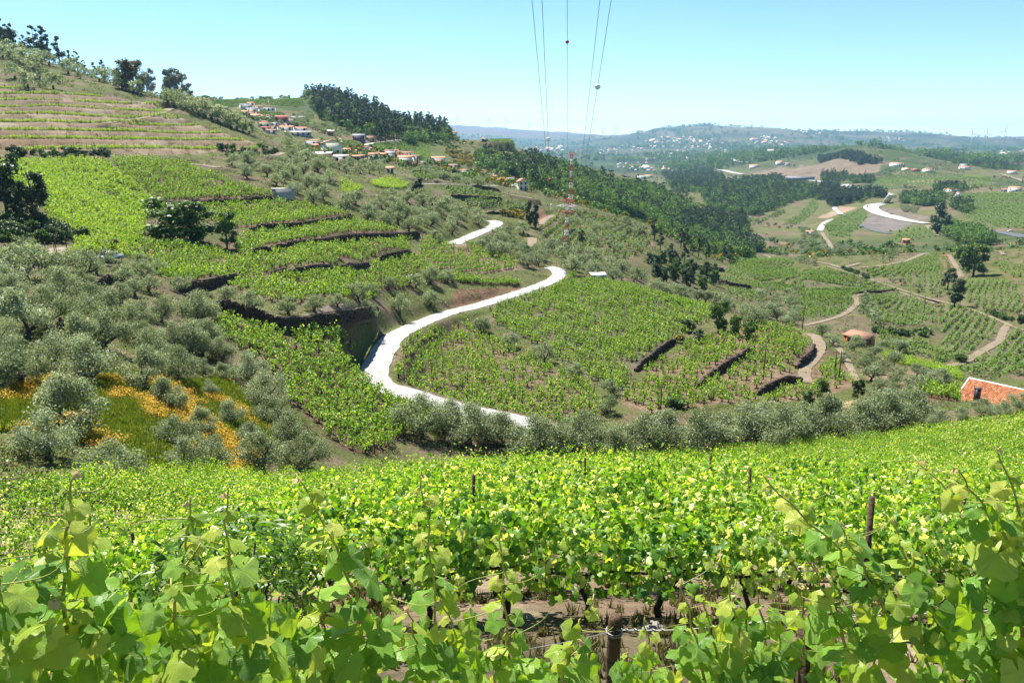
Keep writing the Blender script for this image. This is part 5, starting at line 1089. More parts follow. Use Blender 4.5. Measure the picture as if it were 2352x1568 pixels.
for i, (x, y, h) in enumerate([(100,640,60),(1560,1085,60),(1000,640,110)]): pass

# far woods, scrub and hedges: nobody could count them
def wood_proto(seed, mat, h, wd, n=260, size=1.0): return tree_proto('broad', seed, n, size, mat, h, wd)
WOOD = [wood_proto(500 + i, m_wood_far, 8, 5.2) for i in range(4)]; WOODP = [tree_proto('pine', 520 + i, 220, 1.0, m_pine, 11, 4.2, m_pwood, .25) for i in range(3)]
SCRUB = [tree_proto('bush', 540 + i, 60, .8, m_wood_far, 2.4, 1.7) for i in range(3)] + [tree_proto('bush', 550, 60, .8, m_broom, 2.0, 1.6)] 
G_W = scatter_group('far_wood', [p[0] for p in WOOD]); G_WP = scatter_group('far_pinewood', [p[0] for p in WOODP]); G_S = scatter_group('scrub', [p[0] for p in SCRUB])
wd1, wd2 = [], []
for P, n, rm, pine in [([(1225,372),(1320,392),(1420,424),(1500,436),(1570,470),(1640,512),(1730,565),(1720,600),(1620,585),(1500,515),(1400,480),(1330,462),(1230,440)], 2600, 470, .1),
        (v3((1000,600),(1300,600),(1350,700),(1900,680),(2250,750),(2250,1080),(1900,1080),(1850,950),(1560,920),(1280,840),(1100,760)), 700, 330, .15),
        (k5((640,640),(1150,590),(1300,690),(1300,760),(1000,860),(760,860),(730,740)), 1500, 900, .45), (k5((1080,850),(1350,740),(1850,690),(1950,760),(2250,800),(2280,850),(1900,980),(1650,1080),(1350,1060),(1180,1010),(1090,920)), 2600, 700, .25),
        (k5((850,1120),(1250,1130),(1530,1200),(1500,1350),(1720,1450),(1600,1460),(1350,1320),(900,1260)), 1300, 480, .25), (k6((480,410),(600,350),(780,310),(860,370),(840,430),(600,420)), 500, 1700, .6), (k6((190,480),(640,450),(700,490),(890,530),(600,545),(190,530)), 700, 1500, .8),
        (k6((1400,380),(1620,380),(1700,440),(1390,420)), 260, 1900, .9), (k6((1200,440),(1370,440),(1700,470),(2100,520),(2342,600),(2000,600),(1700,560),(1400,470)), 900, 1300, .3), (k6((100,900),(300,740),(420,740),(440,830),(250,920)), 360, 700, .5), (k6((280,950),(420,860),(640,850),(650,920),(480,960),(300,990)), 420, 700, .8),
        (k6((220,660),(480,650),(500,690),(420,720),(230,720)), 260, 900, .4), (k6((500,700),(760,680),(780,740),(560,745)), 260, 900, .2), (k6((1450,1200),(1700,1200),(2000,1330),(2000,1400),(1700,1380),(1480,1290)), 330, 480, 0), (k6((1560,960),(1800,990),(1780,1060),(1600,1010)), 90, 600, .2), (k6((1080,880),(1500,880),(1480,960),(1300,990),(1060,950)), 330, 600, .1), (k6((1400,790),(1600,790),(1750,810),(1650,850),(1410,840)), 160, 700, .4), (k6((660,850),(890,830),(900,890),(680,900)), 150, 700, .6), (PW1, 420, 560, .2), ([(930,300),(1030,305),(1035,330),(930,335)], 160, 560, .2)]:
    p = scat_px(P, n, rm); m = RNG.random(len(p)) < pine; wd2.append(p[m]); wd1.append(p[~m])
def off_hwy(p): return p[offroad(p[:, 0], p[:, 1], 4.0)]
wd1 = off_hwy(np.concatenate(wd1)); wd2 = off_hwy(np.concatenate(wd2))
# scattered trees and hedges of the open country
n = 9000; rs = np.exp(RNG.uniform(math.log(420), math.log(2600), n)); as_ = RNG.uniform(-.5, .66, n); x, y = rs * np.sin(as_), rs * np.cos(as_)
m = fbm(x / 90, y / 90, 83, 3) > .5; x, y = x[m], y[m]; ok = np.ones(len(x), bool)
for f in FIELDS:
    if f.vines in ('far', 'vfar', 'none'): ok &= ~inpoly(x, y, f.P)
scr = off_hwy(np.c_[x[ok], y[ok], gz(x[ok], y[ok])])
n = 9000; rs = RNG.uniform(2300, 8500, n); as_ = RNG.uniform(-.08, .66, n); x, y = rs * np.sin(as_), rs * np.cos(as_); m = fbm(x / 330, y / 330, 89, 3) > .5; plainw = np.c_[x[m], y[m], gz(x[m], y[m])]
scatter('valley_woodland', wd1, G_W, len(WOOD), None, (.7, 1.25), 'leafy woodland filling the valley sides', 'woodland'); scatter('pine_woodland', wd2, G_WP, len(WOODP), None, (.8, 1.3), 'dark pine stands among the valley woods', 'woodland')
scatter('scrub', scr, G_S, len(SCRUB), None, (.8, 2.2), 'scrub bushes and hedges over the open slopes', 'scrub'); scatter('far_woodland', plainw, G_W, len(WOOD), None, (1.2, 3.6), 'trees and hedges across the far hazy plain', 'woodland')
br = np.concatenate([scat_px(v3((520,460),(900,520),(980,640),(960,730),(800,720),(560,560)), 120, 400), scat_px(v3((1420,1500),(1740,1480),(1700,1560)), 20, 220)])
scatter('broom_scrub', br, scatter_group('broom', [p[0] for p in BROOM]), 2, None, (.8, 1.6), 'yellow flowering broom on the slope above the lower village', 'scrub')
# brambles and bank scrub near the dark trees, bushes on walls
bb = np.concatenate([scat_px([(-20,500),(60,505),(130,520),(190,545),(160,560),(60,555),(-20,560)], 70, 100), scat_px([(-40,345),(60,352),(250,352),(250,362),(60,365)], 40, 180), scat_px([(480,345),(620,340),(640,355),(520,362)], 30, 200), scat_px(k3((2060,540),(2352,610),(2352,640),(2200,590)), 40, 200), scat_px(k3((1210,270),(1380,330),(1370,345),(1230,290)), 30, 230), scat_px(k3((1400,660),(1640,680),(1640,700),(1410,680)), 40, 190)])
scatter('bank_scrub', bb, scatter_group('bank_bushes', [p[0] for p in BUSHD + BUSH]), 6, None, (.5, 1.1), 'bramble and bush growth on banks between the fields', 'scrub')
# young vines and stakes of the brown hillside
f = [q_ for q_ in FIELDS if q_.vines == 'young'][0]; x, y = contour_in(f, 0, .8); wob = (fbm(x / 22, y / 22, 17, 2) - .5) * 2.7 * .5; fr = (gz(x, y, GZ0) + wob) / 2.7; z = gz(x, y); fr = fr - np.floor(fr)
k = (((fr > .14) & (fr < .24)) | ((fr > .4) & (fr < .48))) & (fbm(x / 9, y / 9, 91, 2) > .32); kk = np.nonzero(k)[0]; P = np.c_[x[k], y[k], z[k]]
scatter('young_vineyard', P, G_P, len(VINE_P), None, (.6, 1.05), f.label, 'vineyard')
stake = MB().box((0, 0, .7), (.09, .09, 1.9)).mesh('stake', m_post); ks = RNG.random(len(P)) < .14
scatter('vine_stakes', P[ks], scatter_group('stakes', [stake]), 1, None, (.8, 1.1), 'thin grey stakes along the hillside terraces', 'stakes')
pf = [q_ for q_ in FIELDS if q_.name == 'pale'][0]; x, y = rows_in(pf, 2.4, 3.0, 8); scatter('vine_stakes', np.c_[x, y, gz(x, y)], scatter_group('field_stakes', [stake]), 1, None, (.9, 1.2), 'reddish stakes on the pale bare plot', 'stakes')
pts_ = []
for f in FIELDS:
    if f.vines in ('bush', 'rows') and np.hypot(f.P[:, 0], f.P[:, 1]).mean() < 240:
        k = int(abs(np.sum(f.P[:, 0] * np.roll(f.P[:, 1], -1) - np.roll(f.P[:, 0], -1) * f.P[:, 1])) / 2 / 30); p = np.c_[RNG.uniform(f.P[:, 0].min(), f.P[:, 0].max(), k * 2), RNG.uniform(f.P[:, 1].min(), f.P[:, 1].max(), k * 2)]
        p = p[inpoly(p[:, 0], p[:, 1], f.P)]; p = p[offroad(p[:, 0], p[:, 1])] if len(p) else p; pts_.append(np.c_[p, gz(p[:, 0], p[:, 1])])
scatter('vine_stakes', np.concatenate(pts_), scatter_group('dark_stakes', [stake]), 1, None, (.75, 1.1), 'dark stakes standing among the bush vines', 'stakes')
# grass, weeds and flowers
BUILD_COVER = True
def tuft(seed, mat, n=22, h=.4, wd=.25):
    rng = np.random.default_rng(seed); a = rng.uniform(0, 6.28, n); b0 = np.stack([rng.normal(0, wd * .4, n), rng.normal(0, wd * .4, n), np.zeros(n)], 1); t = b0 + np.stack([np.cos(a) * wd * rng.uniform(.2, .9, n), np.sin(a) * wd * rng.uniform(.2, .9, n), h * rng.uniform(.5, 1.1, n)], 1)
    s = np.stack([-np.sin(a), np.cos(a), 0 * a], 1) * .018 * (1 + h); V = np.stack([b0 - s, b0 + s, t], 1).reshape(-1, 3); return mesh('tuft', V, np.arange(3 * n, dtype=np.int32).reshape(-1, 3), [mat])
def flower_tuft(seed):
    rng = np.random.default_rng(seed); n = 26; C_ = np.stack([rng.normal(0, .3, n), rng.normal(0, .3, n), rng.uniform(.2, .5, n)], 1); V, F_ = leaf_quads(C_, rng.normal(0, .4, (n, 3)) + (0, -.3, 1), .085, .9, .1, rng); return mesh('flower_tuft', V, F_, [m_flower])
TG = [tuft(600 + i, m_grass) for i in range(3)]; TD = [tuft(610 + i, m_dry, 16, .26, .16) for i in range(3)]; TF = [flower_tuft(620 + i) for i in range(3)]
fl = [q_ for q_ in FIELDS if q_.vines == 'flowers'][0]; W = fl.P; k = 14000; x = RNG.uniform(W[:, 0].min(), W[:, 0].max(), k); y = RNG.uniform(W[:, 1].min(), W[:, 1].max(), k); m = inpoly(x, y, W); x, y = x[m], y[m]; v_ = fbm(x / 3.2, y / 5, 61, 3)
a_ = (v_ > .56) & (RNG.random(len(v_)) < .75); scatter('wildflowers', np.c_[x[a_], y[a_], gz(x[a_], y[a_])], scatter_group('flowers', TF), 3, None, (.7, 1.3), 'yellow and orange wildflowers carpeting the orchard floor', 'wildflowers'); scatter('grass', np.c_[x, y, gz(x, y)], scatter_group('grass_tufts', TG), 3, None, (.8, 1.7), 'tall green grass under the orchard olives', 'grass')

# weeds, low scrub and clods that break up the open ground
def weed(seed, mat, n=16):
    rng = np.random.default_rng(seed); C_ = np.stack([rng.normal(0, .3, n), rng.normal(0, .3, n), rng.uniform(.03, .3, n)], 1); V, F_ = leaf_quads(C_, rng.normal(0, .5, (n, 3)) + (0, 0, .8), rng.uniform(.12, .3, n), .6, .3, rng); return mesh('weed', V, F_, [mat])
WE = [weed(640, m_grass), weed(641, m_dry), weed(642, m_broad), weed(643, m_grass), weed(644, m_dark), weed(645, m_dry)]; k = 60000
rs = np.exp(RNG.uniform(math.log(38), math.log(520), k)); as_ = RNG.uniform(-.66, .66, k); x, y = rs * np.sin(as_), rs * np.cos(as_); m = (fbm(x / 4, y / 4, 101, 3) > .47) & ~((rs < 90) & (rs > 34) & (as_ > -.15) & (rs < 84)); x, y, rs = x[m], y[m], rs[m]
ok = np.ones(len(x), bool)
for nm, L, wd, mt_ in ROADS:
    for p in L[::2]: ok &= np.hypot(x - p[0], y - p[1]) > wd / 2 + .3
x, y, rs = x[ok], y[ok], rs[ok]; scatter('ground_cover', np.c_[x, y, gz(x, y)], scatter_group('weeds', WE), len(WE), None, RNG.uniform(.6, 1.3, len(x)) * np.clip(rs / 170, .8, 2.2), 'weeds, grass clumps and low scrub over the open ground', 'ground cover')
# ------------------------------------------------------------------ the near vineyard
EDGE_R = [(-500, 34), (-200, 36), (0, 38), (330, 46), (560, 56), (760, 65), (950, 75), (1200, 83), (1500, 86), (1650, 86), (1850, 86), (2100, 83), (2352, 78), (2600, 76), (2900, 74)]
ea = np.array([azt(p, 1100)[0] for p, r in EDGE_R]); er = np.array([r for p, r in EDGE_R])
FV = []
for k in range(64):
    row = 8.5 + 1.72 * k
    for j in range(-75, 76):
        x = j * .98 + (k % 2) * .4 + random.gauss(0, .1); y = row + .13 * x + random.gauss(0, .07) + math.sin(x * .08 + k) * .1
        if y < 3: continue
        a = math.atan2(x, y); r = math.hypot(x, y)
        if abs(a) > .74 or r > np.interp(a, ea, er): continue
        if k < 3 and random.random() < .05: continue
        if math.hypot(x + 3.0, y - 7.6) < 1.6: continue
        FV.append((r, x, y, k))
inview = lambda x, y: abs(math.atan2(x, y)) < .66
FVs = sorted([v for v in FV if inview(v[1], v[2])]); IND = FVs[:285]; REST = FVs[285:] + [v for v in FV if not inview(v[1], v[2])]
rown = ['first', 'second', 'third', 'fourth', 'fifth', 'sixth', 'seventh', 'eighth', 'ninth', 'tenth', 'eleventh', 'twelfth']
ONES = ['', 'first', 'second', 'third', 'fourth', 'fifth', 'sixth', 'seventh', 'eighth', 'ninth', 'tenth', 'eleventh', 'twelfth', 'thirteenth', 'fourteenth', 'fifteenth', 'sixteenth', 'seventeenth', 'eighteenth', 'nineteenth']
def ordinal(n):
    if n < 20: return ONES[n]
    t = {2: 'twent', 3: 'thirt', 4: 'fort', 5: 'fift', 6: 'sixt'}[n // 10]
    return t + 'ieth' if n % 10 == 0 else t + 'y-' + ONES[n % 10]
SEQ = {}
for v in sorted(IND, key=lambda v: math.atan2(v[1], v[2])): SEQ.setdefault(v[3], []).append(v)
for r, x, y, k in IND:
    pair = random.choice(VINE_N if r < 17 else VINE_M); s = random.uniform(.82, 1.12) * (1.0 if r > 12 else .92)
    root = empty('grape_vine', (x, y, float(gz(x, y)) - .03), random.choice((0, math.pi)) + .13 + random.uniform(-.12, .12), s); root.scale = (s, s, s * random.uniform(.85, 1.1))
    tag(root, 'grape vine in the %s row beyond the wired post, %s from the shrub end' % (rown[k] if k < 12 else 'thirteenth', ordinal(SEQ[k].index((r, x, y, k)) + 1)), 'grape vine', 'vines of the %s near row' % (rown[k] if k < 12 else 'far'))
    link('foliage', pair[0], root); link('trunk', pair[1], root)
P = np.array([(x, y, float(gz(x, y)) - .03) for r, x, y, k in REST])
scatter('vineyard', P, G_M, len(VINE_M), RNG.choice((0, math.pi), len(P)) + .13 + RNG.normal(0, .1, len(P)), (.85, 1.15), 'unbroken mass of grape vines covering the near slope down to the olive row', 'vineyard')
# stakes among the near vines, each its own
SR = []
pm = MB(); pm.tube([(0, 0, -.3), (.02, 0, .7), (0, .02, 1.75)], [.045, .04, .035], 6); stake_me = pm.mesh('vine_post', m_post)
STK = [(1705,1300,16),(1468,1110,30),(1452,1120,28),(2200,1240,15),(1985,1350,9.6),(770,1180,21),(1340,1180,20),(1900,1100,34),(2120,1060,45),(1090,1260,14),(560,1210,18),(820,1270,13),(1620,1190,22),(300,1230,16),(1250,1090,36)]
for px, py, rr_ in STK:
    if not SR: SR = [b_ + a_ * 1e-6 for a_, c_, b_ in STK]
    a, t = azt(px, py); x, y = rr_ * math.sin(a), rr_ * math.cos(a); o = link('vine_post', stake_me, None, (x, y, float(gz(x, y))), random.uniform(0, 6)); o.rotation_euler[0] = random.uniform(-.06, .06)
    tag(o, '%s thin dark stake among the near vine rows, counted by distance' % ordinal(1 + sorted(SR).index(rr_ + px * 1e-6)), 'post', 'stakes of the near vine rows')
# ground cover between the first rows: dry weeds, a few stones
wx, wy = RNG.uniform(-7, 9, 2600), RNG.uniform(3.2, 11, 2600); m = fbm(wx / .9, wy / .9, 97, 2) > .42; scatter('dry_weeds', np.c_[wx[m], wy[m], gz(wx[m], wy[m])], scatter_group('dry_tufts', TD), 3, None, (.3, .75), 'dry weeds on the sandy strip between the first vine rows', 'weeds')
for i, (px, py, d) in enumerate([(1480,1345,.34),(1500,1362,.2),(1500,1450,.3),(1210,1420,.18),(1690,1395,.22),(1960,1440,.16)]):
    p = at(px, py, 3); rng = np.random.default_rng(700 + i); b = MB(); b.ball((0, 0, 0), 1, 0, 9, 6); v = np.concatenate(b.v); v *= 1 + (rng.random((len(v), 1)) - .5) * .35; b.v = [v * (d * .5, d * .4, d * .3)]
    tag(b.obj('stone', m_rock, None, False, (p[0], p[1], p[2] + d * .08)), ['pale rock at the weedy foot of the first vine row', 'small stone next to the pale rock', 'whitish stone behind the wired post', 'little grey stone by the gnarled vine foot', 'flat stone between two vine feet', 'small stone at the stake in the first row'][i], 'stone')

# the closest vines: trunk, shoots, every leaf an object
def grape_leaf(seed, mat, fold):
    rng = np.random.default_rng(seed); nA = 18; ang = np.linspace(-math.pi * .93, math.pi * .93, nA)
    lob = .43 + .05 * np.cos(ang * 2.5) ** 2 + .03 * np.cos(ang * 5); lob *= 1 - .16 * np.abs(ang) / math.pi; lob += np.where(np.arange(nA) % 2 == 0, .025, -.02) + rng.normal(0, .012, nA)
    V = [(0, 0, 0)]; cup = rng.uniform(-.25, .3)
    for rad, lift in ((.5, 1), (1, 0)):
        for a, l_ in zip(ang, lob):
            x, y = math.sin(a) * l_ * rad, math.cos(a) * l_ * rad; r2 = math.hypot(x, y)
            z = -fold * abs(x) * .5 + cup * r2 * r2 * 1.6 - .35 * max(0, y) ** 2 + (.022 * math.cos(a * 4 + .4) if lift else .035 * math.cos(a * 4)) + rng.normal(0, .006); V.append((x, y + .02, z))
    F3 = np.array([(0, 1 + i, 2 + i) for i in range(nA - 1)], np.int32); F4 = np.array([(1 + i, 1 + nA + i, 2 + nA + i, 2 + i) for i in range(nA - 1)], np.int32)
    return mesh('grape_leaf', V, [F3, F4], [mat], smooth=True)
LEAF_A = [grape_leaf(800 + i, m_leaf_adult, random.uniform(.2, .9)) for i in range(4)]; LEAF_Y = [grape_leaf(810 + i, m_leaf_young, random.uniform(.4, 1.2)) for i in range(4)]; LEAF_T = [grape_leaf(820 + i, m_leaf_tip, 1.4) for i in range(2)]
def leaf_obj(parent, o0, p, size, facing, kind, down):
    """p: where the stalk joins; blade hangs from it"""
    me = random.choice(LEAF_T if kind == 't' else LEAF_Y if kind == 'y' else LEAF_A); n = Vector(facing).normalized(); y = Vector(down) - n * Vector(down).dot(n); y.normalize(); x = y.cross(n)
    o = bpy.data.objects.new('leaf', me); COL.objects.link(o); o.parent = parent
    M = Matrix(((x[0], y[0], n[0], p[0] - o0[0]), (x[1], y[1], n[1], p[1] - o0[1]), (x[2], y[2], n[2], p[2] - o0[2]), (0, 0, 0, 1))) @ Matrix.Diagonal((size * random.uniform(.9, 1.1), size, size, 1)); o.matrix_local = M
    return o
def near_depth(px): return 2.55 + .95 * px / PW
def near_vine(px, label, shoots, fill_n, tipy):
    """shoots: (base px, base py, tip px, tip py, leaf scale)"""
    d = near_depth(px); a, t = azt(px, 1500); gx_, gy_ = d * math.sin(a), d * math.cos(a); g = float(gz(gx_, gy_)); root = empty('grape_vine', (gx_, gy_, g)); o0 = np.array((gx_, gy_, g)); tag(root, label, 'grape vine', 'closest vines along the wire')
    head = np.array((0, 0, .62)); b = MB(); b.tube([(0, 0, -.2), (.05, .02, .2), (-.03, .04, .45), head], [.06, .05, .042, .04], 7); b.tube([head + (-.45, 0, .12), head + (-.2, 0, .06), head, head + (.25, 0, .05), head + (.5, 0, .13)], [.018, .024, .03, .024, .018], 6); b.obj('trunk', m_vwood, root, True)
    nl = 0
    for (bx, by, tx, ty, ls) in shoots:
        dd = near_depth(bx) + random.uniform(-.12, .12); A = toxyz(bx, by, dd); B = toxyz(tx, ty, near_depth(tx) + random.uniform(-.2, .1)); m_ = (A + B) / 2 + np.array((random.uniform(-.06, .06), random.uniform(-.05, .05), random.uniform(-.02, .05)))
        T = np.linspace(0, 1, 12)[:, None]; pts_ = A * (1 - T) ** 2 + 2 * m_ * T * (1 - T) + B * T ** 2; wig = np.stack([np.sin(np.arange(12) * 1.9 + bx), np.cos(np.arange(12) * 2.3), 0 * np.arange(12)], 1) * .008; pts_ = pts_ + wig
        b = MB(); b.tube(pts_ - o0, np.linspace(.0075, .0028, 12), 5); L = float(np.linalg.norm(B - A)); k = max(5, int(L / .062)); lv = []
        for i in range(k):
            f_ = (i + .5) / k; j = min(10, int(f_ * 11)); p = pts_[j] + (pts_[j + 1] - pts_[j]) * (f_ * 11 - j); s = ls * (.165 * (1 - f_) ** .75 + .02) * random.uniform(.8, 1.15); side = 1 if i % 2 else -1
            out = np.array((side * random.uniform(.5, 1), random.uniform(-.7, .35), random.uniform(.0, .5))); out /= np.linalg.norm(out); q_ = p + out * s * random.uniform(.35, .6); b.tube([p - o0, (p + q_) / 2 - o0 + (0, 0, .01), q_ - o0], [.0022, .0016, .0014], 4, cap=False)
            lv.append((q_, s, (out[0] * .4 + random.uniform(-.3, .3), -.3 + random.uniform(-.5, .5), .7 + random.uniform(-.4, .4)), 't' if f_ > .93 else 'y' if f_ > .5 or random.random() < .15 else 'a', (out[0] * .8, out[1] * .5, -.7)))
            if random.random() < .22 and .25 < f_ < .95:   # a tendril
                c = [p]; v_ = out * np.array((-1, 1, .6)) * .045
                for q in range(9): c.append(c[-1] + v_); an = .35 * (q / 5); v_ = np.array((v_[0] * math.cos(an) - v_[2] * math.sin(an), v_[1] * .9, v_[0] * math.sin(an) + v_[2] * math.cos(an))) * .93
                b.tube(np.array(c) - o0, np.linspace(.0022, .001, 10), 4, cap=False)
        so = b.obj('shoot', m_shoot, root, True)
        for q_, s, fc, kd, dn in lv: leaf_obj(so, o0, q_, s, fc, kd, dn); nl += 1
    for i in range(fill_n):                       # the leafy body below the shoots
        qx = px + random.gauss(0, 105); qy = tipy + (1640 - tipy) * random.random() ** .75; p = toxyz(qx, qy, near_depth(qx) + random.uniform(-.25, .3)); up = (1640 - qy) / (1640 - tipy)
        leaf_obj(root, o0, p, random.uniform(.07, .15), (random.uniform(-.6, .6), -.5 + random.uniform(-.4, .5), .5 + random.uniform(-.4, .5)), 'y' if random.random() < .2 + .3 * up else 'a', (random.uniform(-.6, .6), -.1, -1)); nl += 1
    return nl
NVINES = [
 (60, 'vine at the near corner with yellow shoot tips reaching over the dark shrub', [(40,1500,-10,1290,1),(150,1480,175,1065,1.0),(60,1420,150,1180,.9),(250,1500,110,1370,.9),(-20,1500,30,1330,1)], 75, 1400),
 (310, 'leafy near vine in front of the long-leaved dark shrub', [(210,1480,208,1165,1.0),(430,1480,440,1140,.95),(330,1520,395,1330,.9),(390,1500,455,1250,.9),(260,1560,420,1470,1)], 75, 1400),
 (560, 'near vine with broad sunlit leaves and a curling tendril', [(560,1500,520,1120,1.1),(630,1560,625,1345,1.0),(500,1540,560,1290,1.0),(640,1500,720,1330,1)], 80, 1370),
 (790, 'near vine with the tallest curved shoot and a pinkish tip', [(850,1480,680,1088,1.25),(760,1540,730,1350,1.1),(870,1560,850,1440,.8),(800,1540,905,1360,1.1)], 75, 1400),
 (1030, 'near vine with a straight shoot crossing the vine rows behind', [(1010,1560,965,1075,.95),(1060,1580,1010,1370,1.0),(960,1560,930,1380,1)], 28, 1440),
 (1210, 'low near vine left of the wired post', [(1180,1590,1150,1200,.85),(1290,1590,1368,1365,.95),(1240,1600,1330,1470,.9),(1130,1600,1180,1450,.9)], 22, 1500),
 (1480, 'low near vine hanging from the wire right of the post', [(1500,1600,1480,1420,.8),(1560,1600,1575,1400,.85),(1450,1600,1440,1500,.8),(1620,1590,1560,1330,.9)], 16, 1510),
 (1700, 'near vine with fresh leaves above the twisted wire', [(1720,1560,1655,1260,.95),(1770,1540,1720,1290,1.0),(1660,1560,1610,1330,.9),(1840,1540,1830,1330,.9)], 55, 1440),
 (1960, 'near vine with a long shoot leaning far over the vineyard', [(2010,1320,1745,1085,1.0),(1950,1500,1860,1290,1),(2080,1500,1920,1190,1),(2000,1560,1990,1350,1),(2120,1480,2040,1180,1)], 70, 1400),
 (2210, 'tangled near vine at the right with several long arching shoots', [(2330,1290,2095,1045,1.1),(2260,1500,2245,1165,1),(2180,1480,2090,1260,.9),(2352,1300,2190,1070,1),(2300,1540,2330,1330,1)], 85, 1330),
 (2400, 'near vine at the picture border with dark overlapping leaves', [(2380,1400,2285,1020,1.1),(2352,1500,2310,1180,1),(2420,1500,2360,1150,1)], 60, 1330)]
NVINES[9] = (2210, 'tangled near vine with several long arching shoots beside the border vine') + NVINES[9][2:]
nl = sum(near_vine(*v) for v in NVINES); print('near leaves', nl)
# long-leaved shrub behind the first near vines
def long_shrub():
    rng = np.random.default_rng(5); n = 1500; d = rng.normal(size=(n, 3)); d /= np.linalg.norm(d, axis=1)[:, None]; C_ = d * (.55 + .45 * rng.random((n, 1)) ** .5) * (.95, .9, .85) + (0, 0, .95); V, F_ = leaf_quads(C_, d * .6 + (0, -.2, .7) + rng.normal(0, .5, (n, 3)), rng.uniform(.12, .2, n), .2, .3, rng); return mesh('shrub_foliage', V, F_, [m_peach])
x, y = -3.0, 7.6; sh = empty('shrub', (x, y, float(gz(x, y)))); tag(sh, 'dark shrub with long narrow leaves among the near vines', 'shrub'); link('foliage', long_shrub(), sh); b = MB()
for i in range(5): a = i * 1.3; b.tube([(0, 0, -.2), (.2 * math.cos(a), .2 * math.sin(a), .5), (.5 * math.cos(a), .5 * math.sin(a), 1.2)], [.035, .025, .01], 5)
b.obj('stems', m_bark, sh); 
# post and wires
pp = toxyz(1412, 1412, 3.55); gp = float(gz(pp[0], pp[1])); po = empty('wooden_post', (pp[0], pp[1], gp)); tag(po, 'weathered brown wooden post with wire wound round its top', 'post'); hh = pp[2] - gp
b = MB(); b.tube([(0, .0, -.4), (.012, 0, hh * .4), (0, .006, hh * .8), (.004, 0, hh - .02), (.004, 0, hh)], [.038, .037, .036, .034, .022], 9); b.obj('shaft', m_post, po)
b = MB()
for i in range(2): b.tube([(.041 * math.cos(t), .041 * math.sin(t), hh - .085 - i * .012 + .004 * math.sin(t)) for t in np.linspace(0, 6.28, 14)], .0035, 5, cap=False)
b.obj('wire_loop', m_wire, po)
p2 = toxyz(1850, 1440, near_depth(1850) + .05); g2 = float(gz(p2[0], p2[1])); b = MB(); b.tube([(0, 0, -.3), (.015, 0, .5), (0, 0, p2[2] - g2)], [.04, .038, .034], 8); tag(b.obj('wooden_post', m_post, None, False, (p2[0], p2[1], g2)), 'dark wooden post half hidden by vine leaves under the twisted wire', 'post')
def wire(pts_px, label, twist=(), rad=.0022):
    P = smooth_line([toxyz(x, y, d) for x, y, d in pts_px], 2); o0 = P[0].copy(); root = empty('wire', o0); tag(root, label, 'wire'); b = MB(); b.tube(P - o0, rad, 5); b.obj('strand', m_wire, root)
    for t0, t1 in twist:
        q = resample(P, .008); k0, k1 = int(t0 * len(q)), int(t1 * len(q)); q = q[k0:k1]; i = np.arange(len(q)); b = MB(); b.tube(q - o0 + np.stack([0 * i, np.cos(i * 1.15) * .006, np.sin(i * 1.15) * .006], 1), .0035, 4, cap=False); b.obj('twist', m_wire, root)
D = near_depth
wire([(1415,1446,3.52),(1560,1447,3.45),(1700,1432,3.4),(1850,1418,3.42),(2050,1412,3.45),(2245,1402,3.5),(2420,1398,3.55)], 'rusty wire running from the post, wound with silver twists', [(.0, .14), (.26, .46), (.70, .78)])
wire([(1410,1448,3.52),(1300,1475,3.4),(1150,1500,3.3),(960,1522,3.2),(700,1560,3.05)], 'plain slack wire sagging away from the post through the leaves', [])
